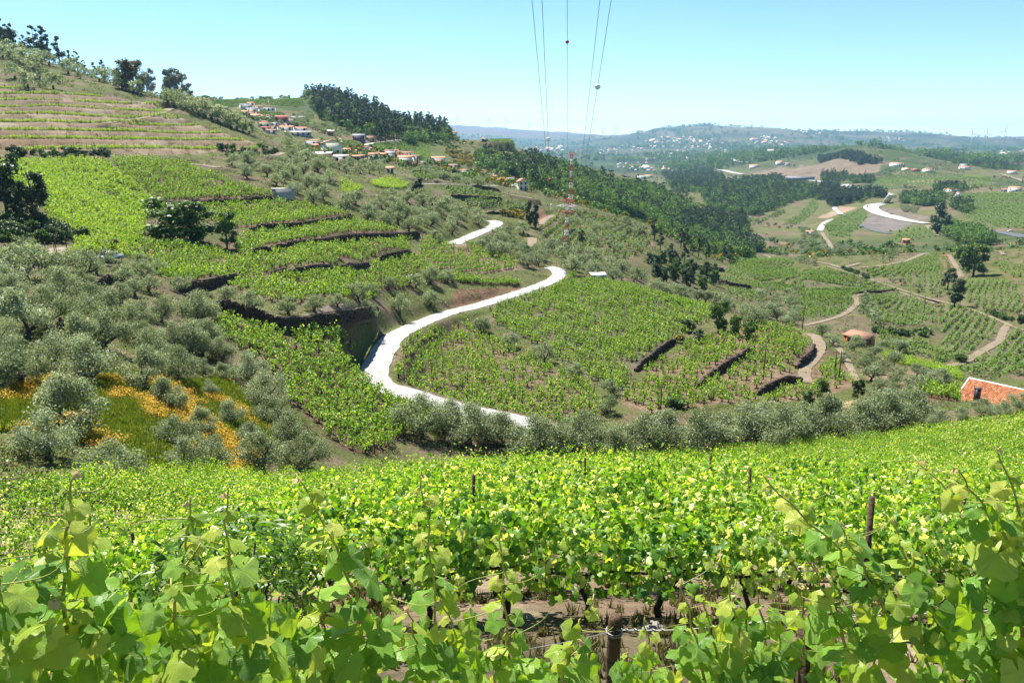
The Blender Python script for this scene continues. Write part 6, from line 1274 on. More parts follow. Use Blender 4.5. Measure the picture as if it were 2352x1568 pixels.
# ------------------------------------------------------------------ buildings
UNIT_WIN = MB().box((0, 0, 0), (1.15, .12, 1.35)).mesh('window_frame', m_frame); UNIT_PANE = MB().box((0, -.075, 0), (.95, .04, 1.15)).mesh('window_pane', m_glass); UNIT_DOOR = MB().box((0, 0, 1.05), (1.1, .14, 2.1)).mesh('door', m_door)
def house(p, W, D, H, Hr, kind, wall, roof, label, yaw=0.0, floors=None, win=None, door=True, chim=False, base=None, side=1, group=None, name='house', sub=5.0, win_s=1.0):
    """walls, roof, windows with panes, door, chimney; local -Y looks towards the viewer's side of the valley"""
    a = math.atan2(p[0], p[1]); root = empty(name, (p[0], p[1], p[2]), -a + yaw); tag(root, label, 'house' if name == 'house' else name.replace('_', ' '), group); x, y = W / 2, D / 2; cy_ = y
    b = MB(); b.box((0, cy_, (H - sub) / 2), (W, D, H + sub))
    if kind == 'gable': b.add([(-x, 0, H), (-x, D, H), (-x, cy_, H + Hr), (x, 0, H), (x, D, H), (x, cy_, H + Hr)], [(0, 2, 1), (3, 4, 5)])
    if kind == 'front': b.add([(-x, 0, H), (x, 0, H), (0, 0, H + Hr), (-x, D, H), (x, D, H), (0, D, H + Hr)], [(0, 1, 2), (3, 5, 4)])
    b.obj('wall', wall, root)
    e, t = .45, .18; r = MB()
    if kind == 'gable':
        for s in (0, 1):
            ys = (-e, cy_) if s == 0 else (cy_, D + e); k = e * Hr / cy_; zs = (H - k, H + Hr) if s == 0 else (H + Hr, H - k)
            V = [(-x - e, ys[0], zs[0]), (x + e, ys[0], zs[0]), (x + e, ys[1], zs[1]), (-x - e, ys[1], zs[1])]; r.add(V + [(q[0], q[1], q[2] + t) for q in V], [(3, 2, 1, 0), (4, 5, 6, 7), (0, 1, 5, 4), (1, 2, 6, 5), (2, 3, 7, 6), (3, 0, 4, 7)])
    elif kind == 'front':
        for s in (-1, 1):
            k = e * Hr / x; V = [(0, -e, H + Hr), (s * (x + e), -e, H - k), (s * (x + e), D + e, H - k), (0, D + e, H + Hr)]; r.add(V + [(q[0], q[1], q[2] + t) for q in V], [(3, 2, 1, 0), (4, 5, 6, 7), (0, 1, 5, 4), (1, 2, 6, 5), (2, 3, 7, 6), (3, 0, 4, 7)])
    elif kind == 'hip':
        q = max(0, x - cy_ * .9); V = [(-x - e, -e, H), (x + e, -e, H), (x + e, D + e, H), (-x - e, D + e, H), (-q, cy_, H + Hr), (q, cy_, H + Hr)]; r.add(V, [(0, 1, 5, 4), (1, 2, 5), (2, 3, 4, 5), (3, 0, 4), (3, 2, 1, 0)])
    elif kind == 'mono': V = [(-x - e, -e, H), (x + e, -e, H), (x + e, D + e, H + Hr), (-x - e, D + e, H + Hr)]; r.add(V + [(q_[0], q_[1], q_[2] + t) for q_ in V], [(3, 2, 1, 0), (4, 5, 6, 7), (0, 1, 5, 4), (1, 2, 6, 5), (2, 3, 7, 6), (3, 0, 4, 7)]); b2 = MB().add([(-x, 0, H), (x, 0, H), (x, D, H), (-x, D, H), (-x, D, H + Hr), (x, D, H + Hr)], [(0, 3, 4), (1, 5, 2), (3, 2, 5, 4)]); b2.obj('upper_wall', wall, root)
    else: r.box((0, cy_, H + .12), (W + .3, D + .3, .24))
    r.obj('roof', roof, root)
    fl = floors or max(1, int(round(H / 3.0))); nw = win if win is not None else max(2, int(W / 3.0)); fh = H / fl
    for f_ in range(fl):
        for i in range(nw):
            wx = -x + W * (i + .5) / nw
            if f_ == 0 and door and i == nw // 2: link('door', UNIT_DOOR, root, (wx, -.03, 0)); continue
            if random.random() < .12: continue
            o = link('window', UNIT_WIN, root, (wx, -.03, fh * f_ + fh * .55), 0, win_s); link('pane', UNIT_PANE, o)
    if W > 6:
        o = link('window', UNIT_WIN, root, (side * (x + .03), cy_ * .9, H * .6), math.pi / 2 * side, win_s); link('pane', UNIT_PANE, o)
    if chim: MB().box((x * .4, cy_ * 1.2, H + Hr * .7 + .5), (.7, .7, 1.6)).obj('chimney', wall, root)
    if base: MB().box((0, cy_ - .06, -sub / 2 + .6), (W + .06, D + .06, sub + 1.2)).obj('base_wall', base, root)
    return root
def house_px(conv, cx, by, w, h, kind, wall, roof, label, rmin=300, yaw=0.0, rf=.24, **k):
    (px, py), = conv((cx, by)); s = conv((1, 0))[0][0] - conv((0, 0))[0][0]; p = at(px, py, rmin); r = np.hypot(p[0], p[1]); W = max(3.0, w * s * r / FPX); Ht = max(2.6, h * s * r / FPX); Hr = Ht * rf if kind != 'flat' else .3; H = Ht - Hr if kind != 'flat' else Ht
    D = k.pop('depth', min(12, max(4, W * .75)))
    return house(p, W * .94, D, H, Hr, kind, wall, roof, label, yaw, **k)
w_, c_, o_ = m_white, m_cream, m_tile
for a in [
 (v2, 890, 365, 140, 45, 'gable', c_, o_, 'uppermost orange-roofed house on the village hill'), (v2, 800, 440, 240, 95, 'gable', w_, m_slate, 'white house with a dark slate roof high in the village', 420, .25), (v2, 1040, 455, 200, 70, 'gable', c_, m_tileold, 'beige house with a brownish roof beside the slate-roofed one'),
 (v2, 920, 525, 260, 92, 'gable', w_, m_slate, 'long white house under a blue-grey roof'), (v2, 1320, 497, 270, 40, 'flat', w_, m_greyp, 'long low white flat outbuilding among the upper vines'), (v2, 760, 600, 115, 100, 'gable', w_, o_, 'pale house with a plain orange roof at the village edge'), (v2, 910, 625, 180, 125, 'hip', c_, o_, 'cream house with a wide orange hip roof'),
 (v2, 1030, 605, 130, 70, 'hip', c_, o_, 'small cream annex with an orange hip roof'), (v2, 1005, 725, 180, 140, 'gable', w_, o_, 'tall white house with an orange roof stepping down the slope'), (v2, 1135, 695, 110, 95, 'gable', w_, o_, 'narrow white house joined to the tall white one'), (v2, 1335, 722, 210, 125, 'hip', w_, m_tileold, 'white house with a brown pyramid roof'),
 (v2, 1632, 765, 260, 145, 'gable', m_redp, m_redp, 'dark red house on a grey basement', 420, .1), (v2, 2000, 735, 290, 105, 'gable', m_ochre, m_slate, 'ochre double house with a grey roof', 420, -.2), (v2, 1845, 795, 150, 100, 'flat', c_, m_greyp, 'plain beige block below the ochre house'), (v2, 190, 480, 320, 70, 'gable', m_darkp, m_slate, 'long dark barn with a slate roof behind the hillside'),
 (v2, 275, 650, 130, 80, 'gable', c_, o_, 'orange-roofed cottage half behind the hillside olives'), (v2, 1225, 890, 290, 148, 'hip', c_, o_, 'two-storey cream house with a balcony and orange hip roof', 420), (v2, 1460, 865, 180, 62, 'flat', w_, m_greyp, 'low white flat building next to the balcony house'), (v2, 1425, 950, 160, 80, 'hip', c_, o_, 'cream house with an orange pyramid roof under the balcony house'),
 (v2, 1285, 975, 180, 80, 'mono', m_greyp, m_redp, 'grey shed with a flat red roof'), (v2, 1735, 885, 150, 65, 'hip', w_, o_, 'upper white house of the arched pair'), (v2, 1740, 965, 290, 105, 'gable', w_, o_, 'white house with arched openings and orange roof'), (v2, 2090, 975, 270, 85, 'gable', w_, o_, 'long white house with an orange roof above the grey warehouse'), (v2, 2010, 1085, 600, 105, 'gable', m_greyp, m_grroof, 'long grey warehouse with a pale sheet roof'), (v2, 1390, 1035, 210, 75, 'gable', w_, m_tileold, 'white cottage with a brown roof above the olives'),
 (v1, 415, 720, 290, 95, 'hip', w_, o_, 'broad white house with an orange hip roof behind the gabled one'), (v1, 505, 930, 310, 72, 'mono', m_redp, m_sheet, 'dark red shed with a bright white sheet roof'), (v1, 835, 975, 220, 105, 'gable', w_, m_grroof, 'pale workshop with a grey sheet roof'), (v1, 690, 565, 100, 85, 'gable', m_redp, m_grroof, 'dark red house with a pale roof standing alone'), (v1, 1110, 645, 180, 100, 'gable', m_darkp, m_slate, 'dark grey villa with a slate roof'), (v1, 1300, 655, 190, 110, 'front', m_peachp, m_slate, 'peach-coloured villa with a grey gable roof'),
 (v1, 1995, 575, 150, 80, 'gable', c_, o_, 'yellowish house with an orange roof near the lane end'), (v1, 1920, 565, 60, 55, 'gable', w_, o_, 'small side wing with an orange roof'), (v1, 1900, 622, 90, 40, 'flat', w_, m_greyp, 'small white flat building below the lane end'), (v1, 915, 835, 120, 60, 'gable', m_peachp, o_, 'pink house behind the big gable'), (v1, 955, 880, 170, 72, 'gable', m_peachp, o_, 'pinkish row house with an orange roof'), (v1, 1045, 880, 80, 90, 'gable', m_brick, o_, 'narrow brick house in the village core'),
 (v1, 1180, 810, 150, 45, 'gable', w_, m_redp, 'pale house with a reddish roof at the back of the village core'), (v1, 1110, 905, 120, 65, 'gable', m_darkp, o_, 'dark stone house with an orange roof'), (v1, 1200, 880, 70, 60, 'gable', w_, o_, 'little white house between two orange roofs'), (v1, 1290, 875, 120, 62, 'hip', w_, o_, 'white house with an orange hip roof in the core'), (v1, 1345, 960, 155, 120, 'gable', w_, m_tileold, 'long white two-storey house above the terrace wall'), (v1, 1480, 955, 110, 115, 'gable', c_, o_, 'cream house with a dark porch above the terrace wall'), (v1, 1620, 940, 120, 125, 'gable', c_, m_slate, 'cream house with a dark roof and white verge'), (v1, 1728, 920, 92, 115, 'hip', m_orange, o_, 'bright orange house at the end of the row'),
 (v1, 1835, 1010, 230, 130, 'gable', w_, o_, 'large white house with an orange roof at the end of the row', 330), (v1, 1545, 855, 140, 60, 'gable', m_peachp, m_tileold, 'beige house with an old roof behind the orange house'), (v1, 1850, 885, 180, 40, 'gable', m_peachp, m_tileold, 'low house with an old roof behind the large white one'), (v1, 2015, 935, 120, 55, 'gable', w_, m_tileold, 'pale house beside the straight-row vineyard'), (v1, 1612, 1155, 110, 102, 'gable', w_, o_, 'small white house alone among the terraces'), (v1, 1922, 1035, 70, 60, 'flat', m_brick, m_brick, 'red brick hut beside the large white house'), (v1, 2005, 1065, 85, 85, 'flat', m_brick, m_darkp, 'red and black hut on the terrace edge'), (v1, 2140, 1045, 140, 80, 'flat', w_, m_darkp, 'white flat-roofed house on a dark base'), (v1, 2240, 1035, 80, 42, 'flat', w_, m_greyp, 'low white annex of the flat-roofed house'), (v1, 440, 770, 95, 55, 'gable', c_, o_, 'cottage roof below the broad white house'),
 (v1, 1145, 945, 110, 40, 'gable', m_darkp, m_tileold, 'dark shed with an old tiled roof in the lower core'), (v1, 1420, 905, 90, 50, 'gable', w_, o_, 'white house with an orange roof peeping over the row'), (v1, 1085, 955, 90, 34, 'gable', m_darkp, o_, 'low red-roofed shed at the foot of the core'), (v1, 1680, 850, 110, 50, 'gable', c_, m_tileold, 'cream house high behind the orange house'), (v1, 1270, 820, 90, 40, 'gable', m_darkp, m_tileold, 'dark-roofed house at the back of the core'), 
 (v3, 415, 675, 210, 92, 'gable', w_, o_, 'white two-part house with an orange roof beside the clipped cypresses', 330), (v3, 395, 702, 90, 42, 'gable', m_brick, m_tileold, 'brick shed in front of the white two-part house'), (v3, 640, 768, 130, 65, 'gable', w_, m_tileold, 'white house with a brown roof on the high dark wall', 330), (v3, 820, 862, 175, 85, 'hip', w_, o_, 'white house with a clear orange hip roof below the high wall', 300), (v3, 1095, 912, 150, 95, 'hip', m_greyp, m_tileold, 'grey windowless house with a brown hip roof', 300), (v3, 1245, 945, 130, 68, 'gable', w_, o_, 'white house with a low orange roof near the lane', 300), (v3, 1395, 995, 175, 80, 'hip', c_, o_, 'cream house with a wide orange pyramid roof near the lane', 300), (v3, 1530, 985, 110, 70, 'gable', w_, m_slate, 'small white house with a grey and red roof', 300),
 (v3, 1740, 1105, 150, 178, 'front', c_, o_, 'tall cream gabled house on a grey base at the village end', 280), (v3, 635, 252, 140, 65, 'gable', w_, m_tileold, 'white house high on the ridge above the straight-row vineyard', 500), (v3, 970, 858, 80, 30, 'gable', c_, o_, 'tiny orange roof beside the grey windowless house', 300),
 (k6, 1590, 848, 130, 46, 'hip', w_, o_, 'white estate house with orange roofs above the great vine slope', 600), (k6, 1650, 872, 50, 34, 'hip', w_, o_, 'small estate wing with an orange roof', 600), (k6, 2250, 828, 100, 42, 'gable', w_, o_, 'white house with an orange roof at the top of the great vine slope', 600), (k6, 2140, 830, 70, 28, 'gable', m_darkp, m_tileold, 'dark barn beside the slope-top house', 600), (k6, 1110, 1365, 66, 38, 'gable', m_brick, m_tile, 'little field hut with a bright orange-red roof', 420), (k6, 100, 1278, 76, 38, 'gable', w_, o_, 'lone white house with an orange roof in the valley', 500),
 (k6, 1105, 608, 80, 28, 'hip', c_, o_, 'villa at the left end of the hilltop row', 900), (k6, 1190, 618, 70, 26, 'hip', m_redp, o_, 'reddish villa in the middle of the hilltop row', 900), (k6, 1330, 628, 100, 40, 'hip', c_, m_tileold, 'largest villa of the hilltop row', 900), (k6, 1000, 565, 120, 34, 'gable', w_, o_, 'white farmhouse group above the villas', 900), (k6, 1720, 598, 90, 30, 'gable', w_, o_, 'white house below the wooded slope', 900), (k6, 1710, 568, 60, 26, 'gable', w_, m_slate, 'blue-grey roofed house below the wooded slope', 900), (k6, 2218, 640, 70, 26, 'gable', w_, o_, 'house by the pale track on the far slope', 900), (k6, 1600, 436, 55, 20, 'flat', w_, m_whitep, 'white box building on the hilltop wood', 1500), (k6, 655, 880, 30, 18, 'gable', w_, o_, 'orange roof among pines beside the highway', 700),
 (k5, 1850, 437, 175, 46, 'flat', m_whitep, m_whitep, 'very large white hall standing alone on the far plateau', 1500), (k5, 1880, 545, 60, 34, 'gable', w_, o_, 'house between two cypresses on the plateau edge', 1200), (k5, 1960, 558, 50, 30, 'gable', m_greyp, m_slate, 'grey house on the plateau edge', 1200), (k5, 1610, 580, 90, 30, 'gable', w_, o_, 'white house group below the plateau', 1200), (k5, 530, 505, 110, 30, 'gable', c_, o_, 'big orange-roofed building in the plain', 1800), (k5, 440, 690, 90, 22, 'flat', w_, m_whitep, 'long white building at the valley mouth', 1100), (k5, 510, 680, 80, 26, 'gable', c_, o_, 'orange roof at the valley mouth', 1100)]:
    conv, cx, by, w, h, kind, wall, roof, label = a[:9]; rm = a[9] if len(a) > 9 else (420 if conv is v2 else 300); yaw = a[10] if len(a) > 10 else random.uniform(-.3, .3); yaw = yaw if abs(yaw) < 1 else 0
    house_px(conv, cx, by, w, h, kind, wall, roof, label, rm if rm > 2 else 420, yaw, chim=random.random() < .3, base=m_greyp if 'base' in label else None, side=random.choice((-1, 1)), name='house', sub=4.0 if rm < 1000 else 8.0)
# the big gabled house faces the viewer with a bare pale wall
g = house_px(v1, 712, 875, 300, 228, 'front', m_paley, o_, 'big pale yellow house with a bare gable wall facing the vineyards', 300, .08, .2, win=0, door=False, depth=13)
gw = (g.children[0].dimensions.x or 9); 
for x_, z_ in ((-.18, .28), (-.12, .28), (.24, .28), (.3, .28)):
    W_ = 300 * .14648 * np.hypot(g.location.x, g.location.y) / FPX * .94; H_ = 228 * .14648 * np.hypot(g.location.x, g.location.y) / FPX; o = link('window', UNIT_WIN, g, (x_ * W_, -.03, z_ * H_), 0, .75); link('pane', UNIT_PANE, o)
# hut, sheds
p = at(653, 457, 100); hut = house(p, 5.2, 3.6, 2.3, .2, 'flat', m_greyp, m_grroof, 'small grey stone hut at the end of the uppermost terrace wall', .1, 1, 0, False, name='hut', sub=1.5)
p = at(1962, 790, 120, 400); sh = house(p, 6.5, 4, 2.0, .8, 'mono', m_brick, m_tileold, 'long low farm shed with a rusty red roof between olives', -.5, 1, 2, True, name='shed', sub=2.5)
p = at(1987, 793, 120, 400); sh2 = house(p, 3.2, 3, 2.3, .3, 'flat', m_orange, m_grroof, 'square reddish-orange shed with a flat dark roof', -.3, 1, 1, True, name='shed', sub=2.5)
p = at(1376, 640, 100); house(p, 3.6, 2.6, .9, .3, 'mono', m_greyp, m_sheet, 'low white sheet roof half sunk behind the vineyard crest', .2, 1, 0, False, name='shed', sub=1.5)

# the orange-roofed house beside the near vineyard: a tiled roof with its own tiles
A = toxyz(2226, 869, 148.5); Bp = toxyz(2362, 882, 145.5); ax = Bp - A; ax[2] = 0; ax /= np.linalg.norm(ax); ay = np.array((-ax[1], ax[0], 0)); gnd = A[2] - 8.5
big = empty('house', (A[0], A[1], gnd), math.atan2(ax[1], ax[0])); tag(big, 'house with a large orange tiled roof, white gable and black chimney', 'house')
Lh, Dh, Hr_, Hw = 17.0, 6.2, 3.9, 8.5 - 3.9                       # local x along the ridge, the ridge at y=0; the near slope runs to -Dh
b = MB(); b.box((Lh / 2 + .5, 0, Hw / 2 - 1), (Lh, Dh * 2 - .8, Hw + 2)); b.add([(.5, -Dh + .4, Hw), (.5, Dh - .4, Hw), (.5, 0, Hw + Hr_ - .25), (Lh, -Dh + .4, Hw), (Lh, Dh - .4, Hw), (Lh, 0, Hw + Hr_ - .25)], [(0, 2, 1), (3, 4, 5)]); b.obj('wall', m_white, big)
MB().box((.44, -2.2, 2.6), (.12, 5.6, 3.0)).obj('ochre_panel', m_ochrew, big); MB().box((-.1, 3.2, Hw + .9), (1.3, 3.4, .22)).obj('porch_roof', m_ochre, big)
o = link('window', UNIT_WIN, big, (.36, -3.4, 2.7), math.pi / 2, .8); link('pane', MB().box((0, .075, 0), (.95, .04, 1.15)).mesh('window_pane_white', m_whitep), o)
for i, xx in enumerate((4, 8, 12)): o = link('window', UNIT_WIN, big, (xx, -Dh + .36, 2.6), 0, .9); link('pane', UNIT_PANE, o)
r_ = MB()
for s in (-1, 1):
    V = [(0, 0, Hw + Hr_), (Lh + .6, 0, Hw + Hr_), (Lh + .6, s * (Dh + .5), Hw - .3), (0, s * (Dh + .5), Hw - .3)]; r_.add(V + [(q_[0], q_[1], q_[2] - .2) for q_ in V], [(0, 1, 2, 3), (7, 6, 5, 4), (0, 3, 7, 4), (1, 5, 6, 2), (2, 6, 7, 3)])
rf = r_.obj('roof', m_tileold, big)
sl = np.array((0, -(Dh + .5), -(Hr_ + .3))); sl_len = np.linalg.norm(sl); sl /= sl_len; nrm_ = np.array((0, sl[2], -sl[1])); nrm_ *= np.sign(nrm_[2]); nx, ny = int((Lh + .6) / .27), int(sl_len / .42); V, Fq = [], []
for j in range(ny):
    for i in range(nx):
        o_2 = np.array((.13 + i * .27, 0, Hw + Hr_)) + sl * j * .42; k = len(V); lift = random.uniform(0, .02)
        for e_, zz in ((0, .03), (.47, .075)):
            for x_, h_ in ((-.12, 0), (-.06, .07), (.06, .07), (.12, 0)): V.append(o_2 + sl * e_ + np.array((x_, 0, 0)) + nrm_ * (h_ + zz + lift))
        Fq += [(k + q_, k + q_ + 1, k + 5 + q_, k + 4 + q_) for q_ in range(3)] + [(k + 4, k + 5, k + 6, k + 7)]
m_rt = M_leaf('orange_tile', [(0, (.32, .12, .06)), (.3, (.52, .2, .09)), (.8, (.62, .26, .12)), (1, (.68, .36, .2))], (1, 1, 1), 0.0, .85, .2, 0.0)
tl = link('roof_tiles', mesh('roof_tiles', V, np.array(Fq, np.int32), [m_rt]), rf); tl['kind'] = 'stuff'
b = MB()
for s in (-1,): b.tube([(-.02, 0, Hw + Hr_ + .1), (-.02, s * (Dh + .55), Hw - .2)], .11, 6)
b.tube([(0, 0, Hw + Hr_ + .1), (Lh + .6, 0, Hw + Hr_ + .1)], .13, 6); b.obj('verge_trim', m_whitep, big)
ch = MB(); ch.box((3.0, -3.6, Hw + 2.2), (.75, .75, 2.6)); ch.box((3.0, -3.6, Hw + 3.6), (.95, .95, .16)); ch.obj('chimney', m_black, big)

# far houses across the plain
fh = []
for k, (wc, rc) in enumerate([(m_white, m_tile), (m_cream, m_tile), (m_white, m_tileold), (m_white, m_whitep)]):
    b = MB(); b.box((0, 0, 0), (1, .7, .5), 0); b.add([(-.54, -.4, .24), (.54, -.4, .24), (.54, .4, .24), (-.54, .4, .24), (-.3, 0, .46), (.3, 0, .46)], [(0, 1, 5, 4), (1, 2, 5), (2, 3, 4, 5), (3, 0, 4)], 1); fh.append(b.mesh('far_house', [wc, rc]))
FHP = [(k5((200,300),(480,290),(850,310),(800,430),(430,420),(200,400)), 26), (k5((480,270),(850,250),(1250,290),(1450,300),(1300,345),(900,345),(500,330)), 60), (k5((780,370),(1300,340),(1350,430),(1000,500),(700,480),(650,420)), 50), (k5((1560,270),(1800,240),(2000,340),(1980,360),(1600,330)), 40), (k5((200,520),(900,540),(760,610),(430,620),(150,600)), 34), (k5((0,370),(200,370),(180,440),(0,440)), 24), (v3((1700,440),(2350,440),(2352,560),(1800,520)), 40), (k6((1780,420),(2342,400),(2342,470),(1800,480)), 36), (k5((2100,200),(2352,220),(2352,260),(2100,260)), 10), (k6((900,260),(1110,250),(1100,300),(900,310)), 10), (k5((1200,440),(1640,420),(1660,450),(1200,470)), 10)]
for P, n in FHP:
    xs = [q_[0] for q_ in P]; ys = [q_[1] for q_ in P]; c = 0; tries = 0
    while c < n and tries < n * 12:
        tries += 1; qx, qy = random.uniform(min(xs), max(xs)), random.uniform(min(ys), max(ys))
        if not inpoly(np.array([qx]), np.array([qy]), P)[0]: continue
        p = at(qx, qy, 1500); r = np.hypot(p[0], p[1])
        if r > 10500: continue
        s = random.uniform(6, 11) * min(1.8, max(1, r / 3500)) * (2.2 if random.random() < .05 else 1)
        o = link('far_house', random.choice(fh), None, (p[0], p[1], p[2] + s * .2), random.uniform(0, 3.14), s); tag(o, 'tiny pale orange-roofed house among the hazy far villages', 'house', 'houses of the far villages'); c += 1

# ------------------------------------------------------------------ power line masts, cables, marker balls
def mast(base, top_z, wb, wt, secs, arms, label):
    root = empty('lattice_mast', base); H = top_z - base[2]; tag(root, label, 'power mast', 'red and white power line masts'); n = secs
    wz = lambda t: wb + (wt - wb) * min(1, t / .62) if t < .62 else wt
    for k in range(n):
        b = MB(); t0, t1 = k / n, (k + 1) / n; m_ = 2
        for q_ in range(m_):
            a0, a1 = t0 + (t1 - t0) * q_ / m_, t0 + (t1 - t0) * (q_ + 1) / m_; w0, w1 = wz(a0) / 2, wz(a1) / 2; C0 = [(sx * w0, sy * w0, a0 * H) for sx, sy in ((-1, -1), (1, -1), (1, 1), (-1, 1))]; C1 = [(sx * w1, sy * w1, a1 * H) for sx, sy in ((-1, -1), (1, -1), (1, 1), (-1, 1))]
            for i in range(4):
                j = (i + 1) % 4; b.tube([C0[i], C1[i]], .075, 4); b.tube([C0[i], C1[j]], .032, 3); b.tube([C0[j], C1[i]], .032, 3); b.tube([C1[i], C1[j]], .032, 3)
        b.obj('mast_section', m_red if k % 2 == (n - 1) % 2 else m_whitep, root)
    for t, half, mt_ in arms:
        b = MB(); z = t * H
        for s in (-1, 1):
            for yy in (-.5, .5): b.tube([(s * wt * .4, yy, z), (s * half, 0, z + .15)], .09, 4)
            b.tube([(s * wt * .4, 0, z + 1.1), (s * half, 0, z + .15)], .09, 4)
            for q_ in (.3, .6): b.tube([(s * half * q_, -.3, z), (s * half * q_, .3, z + .7 * (1 - q_))], .05, 4)
        b.obj('cross_arm', mt_, root)
    return root
b1 = at(1301, 572, 200, 460); r1 = np.hypot(b1[0], b1[1]); tz1 = toxyz(1301, 455, r1)[2]
mast(b1, tz1, 2.0, .65, 8, [(.93, 3.0, m_red), (.83, 3.6, m_whitep), (.72, 3.0, m_red)], 'nearer red and white lattice mast with three cross arms among the olives')
b2 = at(1310, 500, 230, 470); r2 = np.hypot(b2[0], b2[1]); tz2 = toxyz(1305, 352, r2)[2]
mast(b2, tz2, 2.8, .9, 11, [(.98, 2.5, m_red)], 'taller red and white lattice mast rising behind the nearer one')
# cables hang from overhead of the viewer down to the masts
FARP = toxyz(1303, 348, r2)
def cable(px_top, px_low, py_low, d_top, d_low, label, balls):
    Pt = toxyz(px_top, 0, d_top); Pl = toxyz(px_low, py_low, d_low); dv = (Pt - Pl) / np.linalg.norm((Pt - Pl)[:2]); L = np.linalg.norm((Pt - Pl)[:2]); ext = 60
    T = np.linspace(0, L + ext, 40); base = Pl[None] + T[:, None] * dv[None]; base[:, 2] -= 0.00006 * T * (L + ext - T) * 0 + 0
    root = empty('power_cable', Pl); tag(root, label, 'cable', 'power cables over the valley'); b = MB(); b.tube(base - Pl, .055, 5); b.obj('cable', m_cable, root)
    for py, dia, mt_, lb in balls:
        f_ = None; best = 1e9
        for t in np.linspace(0, L, 900):
            q_ = Pl + dv * t; e = abs(project(*q_)[1] - py)
            if e < best: best, f_ = e, q_
        r = np.linalg.norm(f_); s = dia * r / FPX / 2; o = empty('marker_ball', f_); tag(o, lb, 'marker ball', 'marker balls on the power cables'); MB().ball((0, 0, 0), s, 0, 16, 9).obj('shell', mt_, o, True); MB().box((0, 0, 0), (s * 2.3, s * .3, s * .3)).obj('clamp', m_cable, o)
cable(1222, 1255, 352, 150, 330, 'outermost cable on the village side', [])
cable(1245, 1264, 425, 150, 340, 'second cable on the village side, carrying a white and a red ball', [(320, 9, m_whitep, 'white ball on the village-side cable in front of the far plain'), (413, 7.5, m_red, 'red ball on the village-side cable in front of the wood')])
cable(1303, 1303, 356, 160, r2, 'middle cable running straight to the taller mast', [(97, 7.5, m_red, 'small dark red ball high on the middle cable')])
cable(1378, 1335, 380, 155, 345, 'thin cable just inside the outer one on the valley side', [])
cable(1404, 1341, 400, 150, 345, 'outer cable on the valley side with a large white ball', [(200, 12, m_whitep, 'large white ball high on the valley-side cable')])
for px, py, r, dia, mt_, lb in [(1290.5, 394, r2 - 6, 4.5, m_red, 'tiny red ball beside the taller mast'), (1310, 476, r1 + 2, 4.5, m_red, 'tiny red ball at the cross arm of the nearer mast'), (1266, 471, r1 + 4, 5, m_whitep, 'tiny white ball left of the nearer mast arms')]:
    q_ = toxyz(px, py, r); s = dia * r / FPX / 2; tag(MB().ball((0, 0, 0), s, 0, 12, 7).obj('marker_ball', mt_, None, True, q_), lb, 'marker ball', 'marker balls on the power cables')
# utility poles and the roadside fence
for x, y0, y1, lb in [(1754, 862, 792, 'thin dark pole between the two lower bend terraces'), (1916, 865, 806, 'left pole of the pair by the vineyard corner'), (1926, 876, 810, 'taller pole of the pair by the vineyard corner'), (1843, 755, 707, 'dark pole on the brow above the terraces'), (1461, 664, 637, 'short pole on the crest of the trellised vineyard'), (1701, 744, 716, 'thin pole at the bright tree on the curved wall'), (1517, 948, 880, 'slender pole by the bright shrub'), (2122, 716, 682, 'pale pole in the square vineyard across the dip')]:
    p = at(x, y0, 84); r = np.hypot(p[0], p[1]); h = (y0 - y1) * r / FPX * 1.04; root = empty('utility_pole', p); tag(root, lb, 'pole', 'thin poles of the valley'); MB().tube([(0, 0, -.5), (0, 0, h)], [.11, .075], 6).obj('pole_shaft', m_post, root); MB().tube([(-.45, 0, h - .35), (.45, 0, h - .35)], .05, 4).obj('crosspiece', m_post, root)
fr_ = empty('wire_fence', at(1262, 606, 150)); tag(fr_, 'wire mesh fence on dark posts along the outer road edge', 'fence'); f0 = np.array(fr_.location); fp = [at(x, y, 150) for x, y in [(1254,604),(1266,606),(1278,611),(1288,617),(1297,624),(1302,634)]]
for q_ in fp: MB().tube([q_ - f0 + (0, 0, -.3), q_ - f0 + (0, 0, 1.7)], .05, 5).obj('fence_post', m_post, fr_)
for h in (.3, .8, 1.3, 1.65): MB().tube([q_ - f0 + (0, 0, h) for q_ in fp], .012, 3).obj('fence_wire', m_wire, fr_)
# low grey-white kerb stones and rubble heap
p = at(245, 565, 90); rb = empty('stone_heap', p); tag(rb, 'heap of dark stones beside the parked old car', 'stone heap'); b = MB()
for i in range(60): b.box((random.gauss(0, 1.6), random.gauss(0, .6), random.uniform(0, 1.0)), (random.uniform(.3, .7), random.uniform(.3, .6), random.uniform(.15, .4)), 0, Matrix.Rotation(random.uniform(0, 3), 3, 'Z'))
so = b.obj('stones', m_stone, rb); so['kind'] = 'stuff'
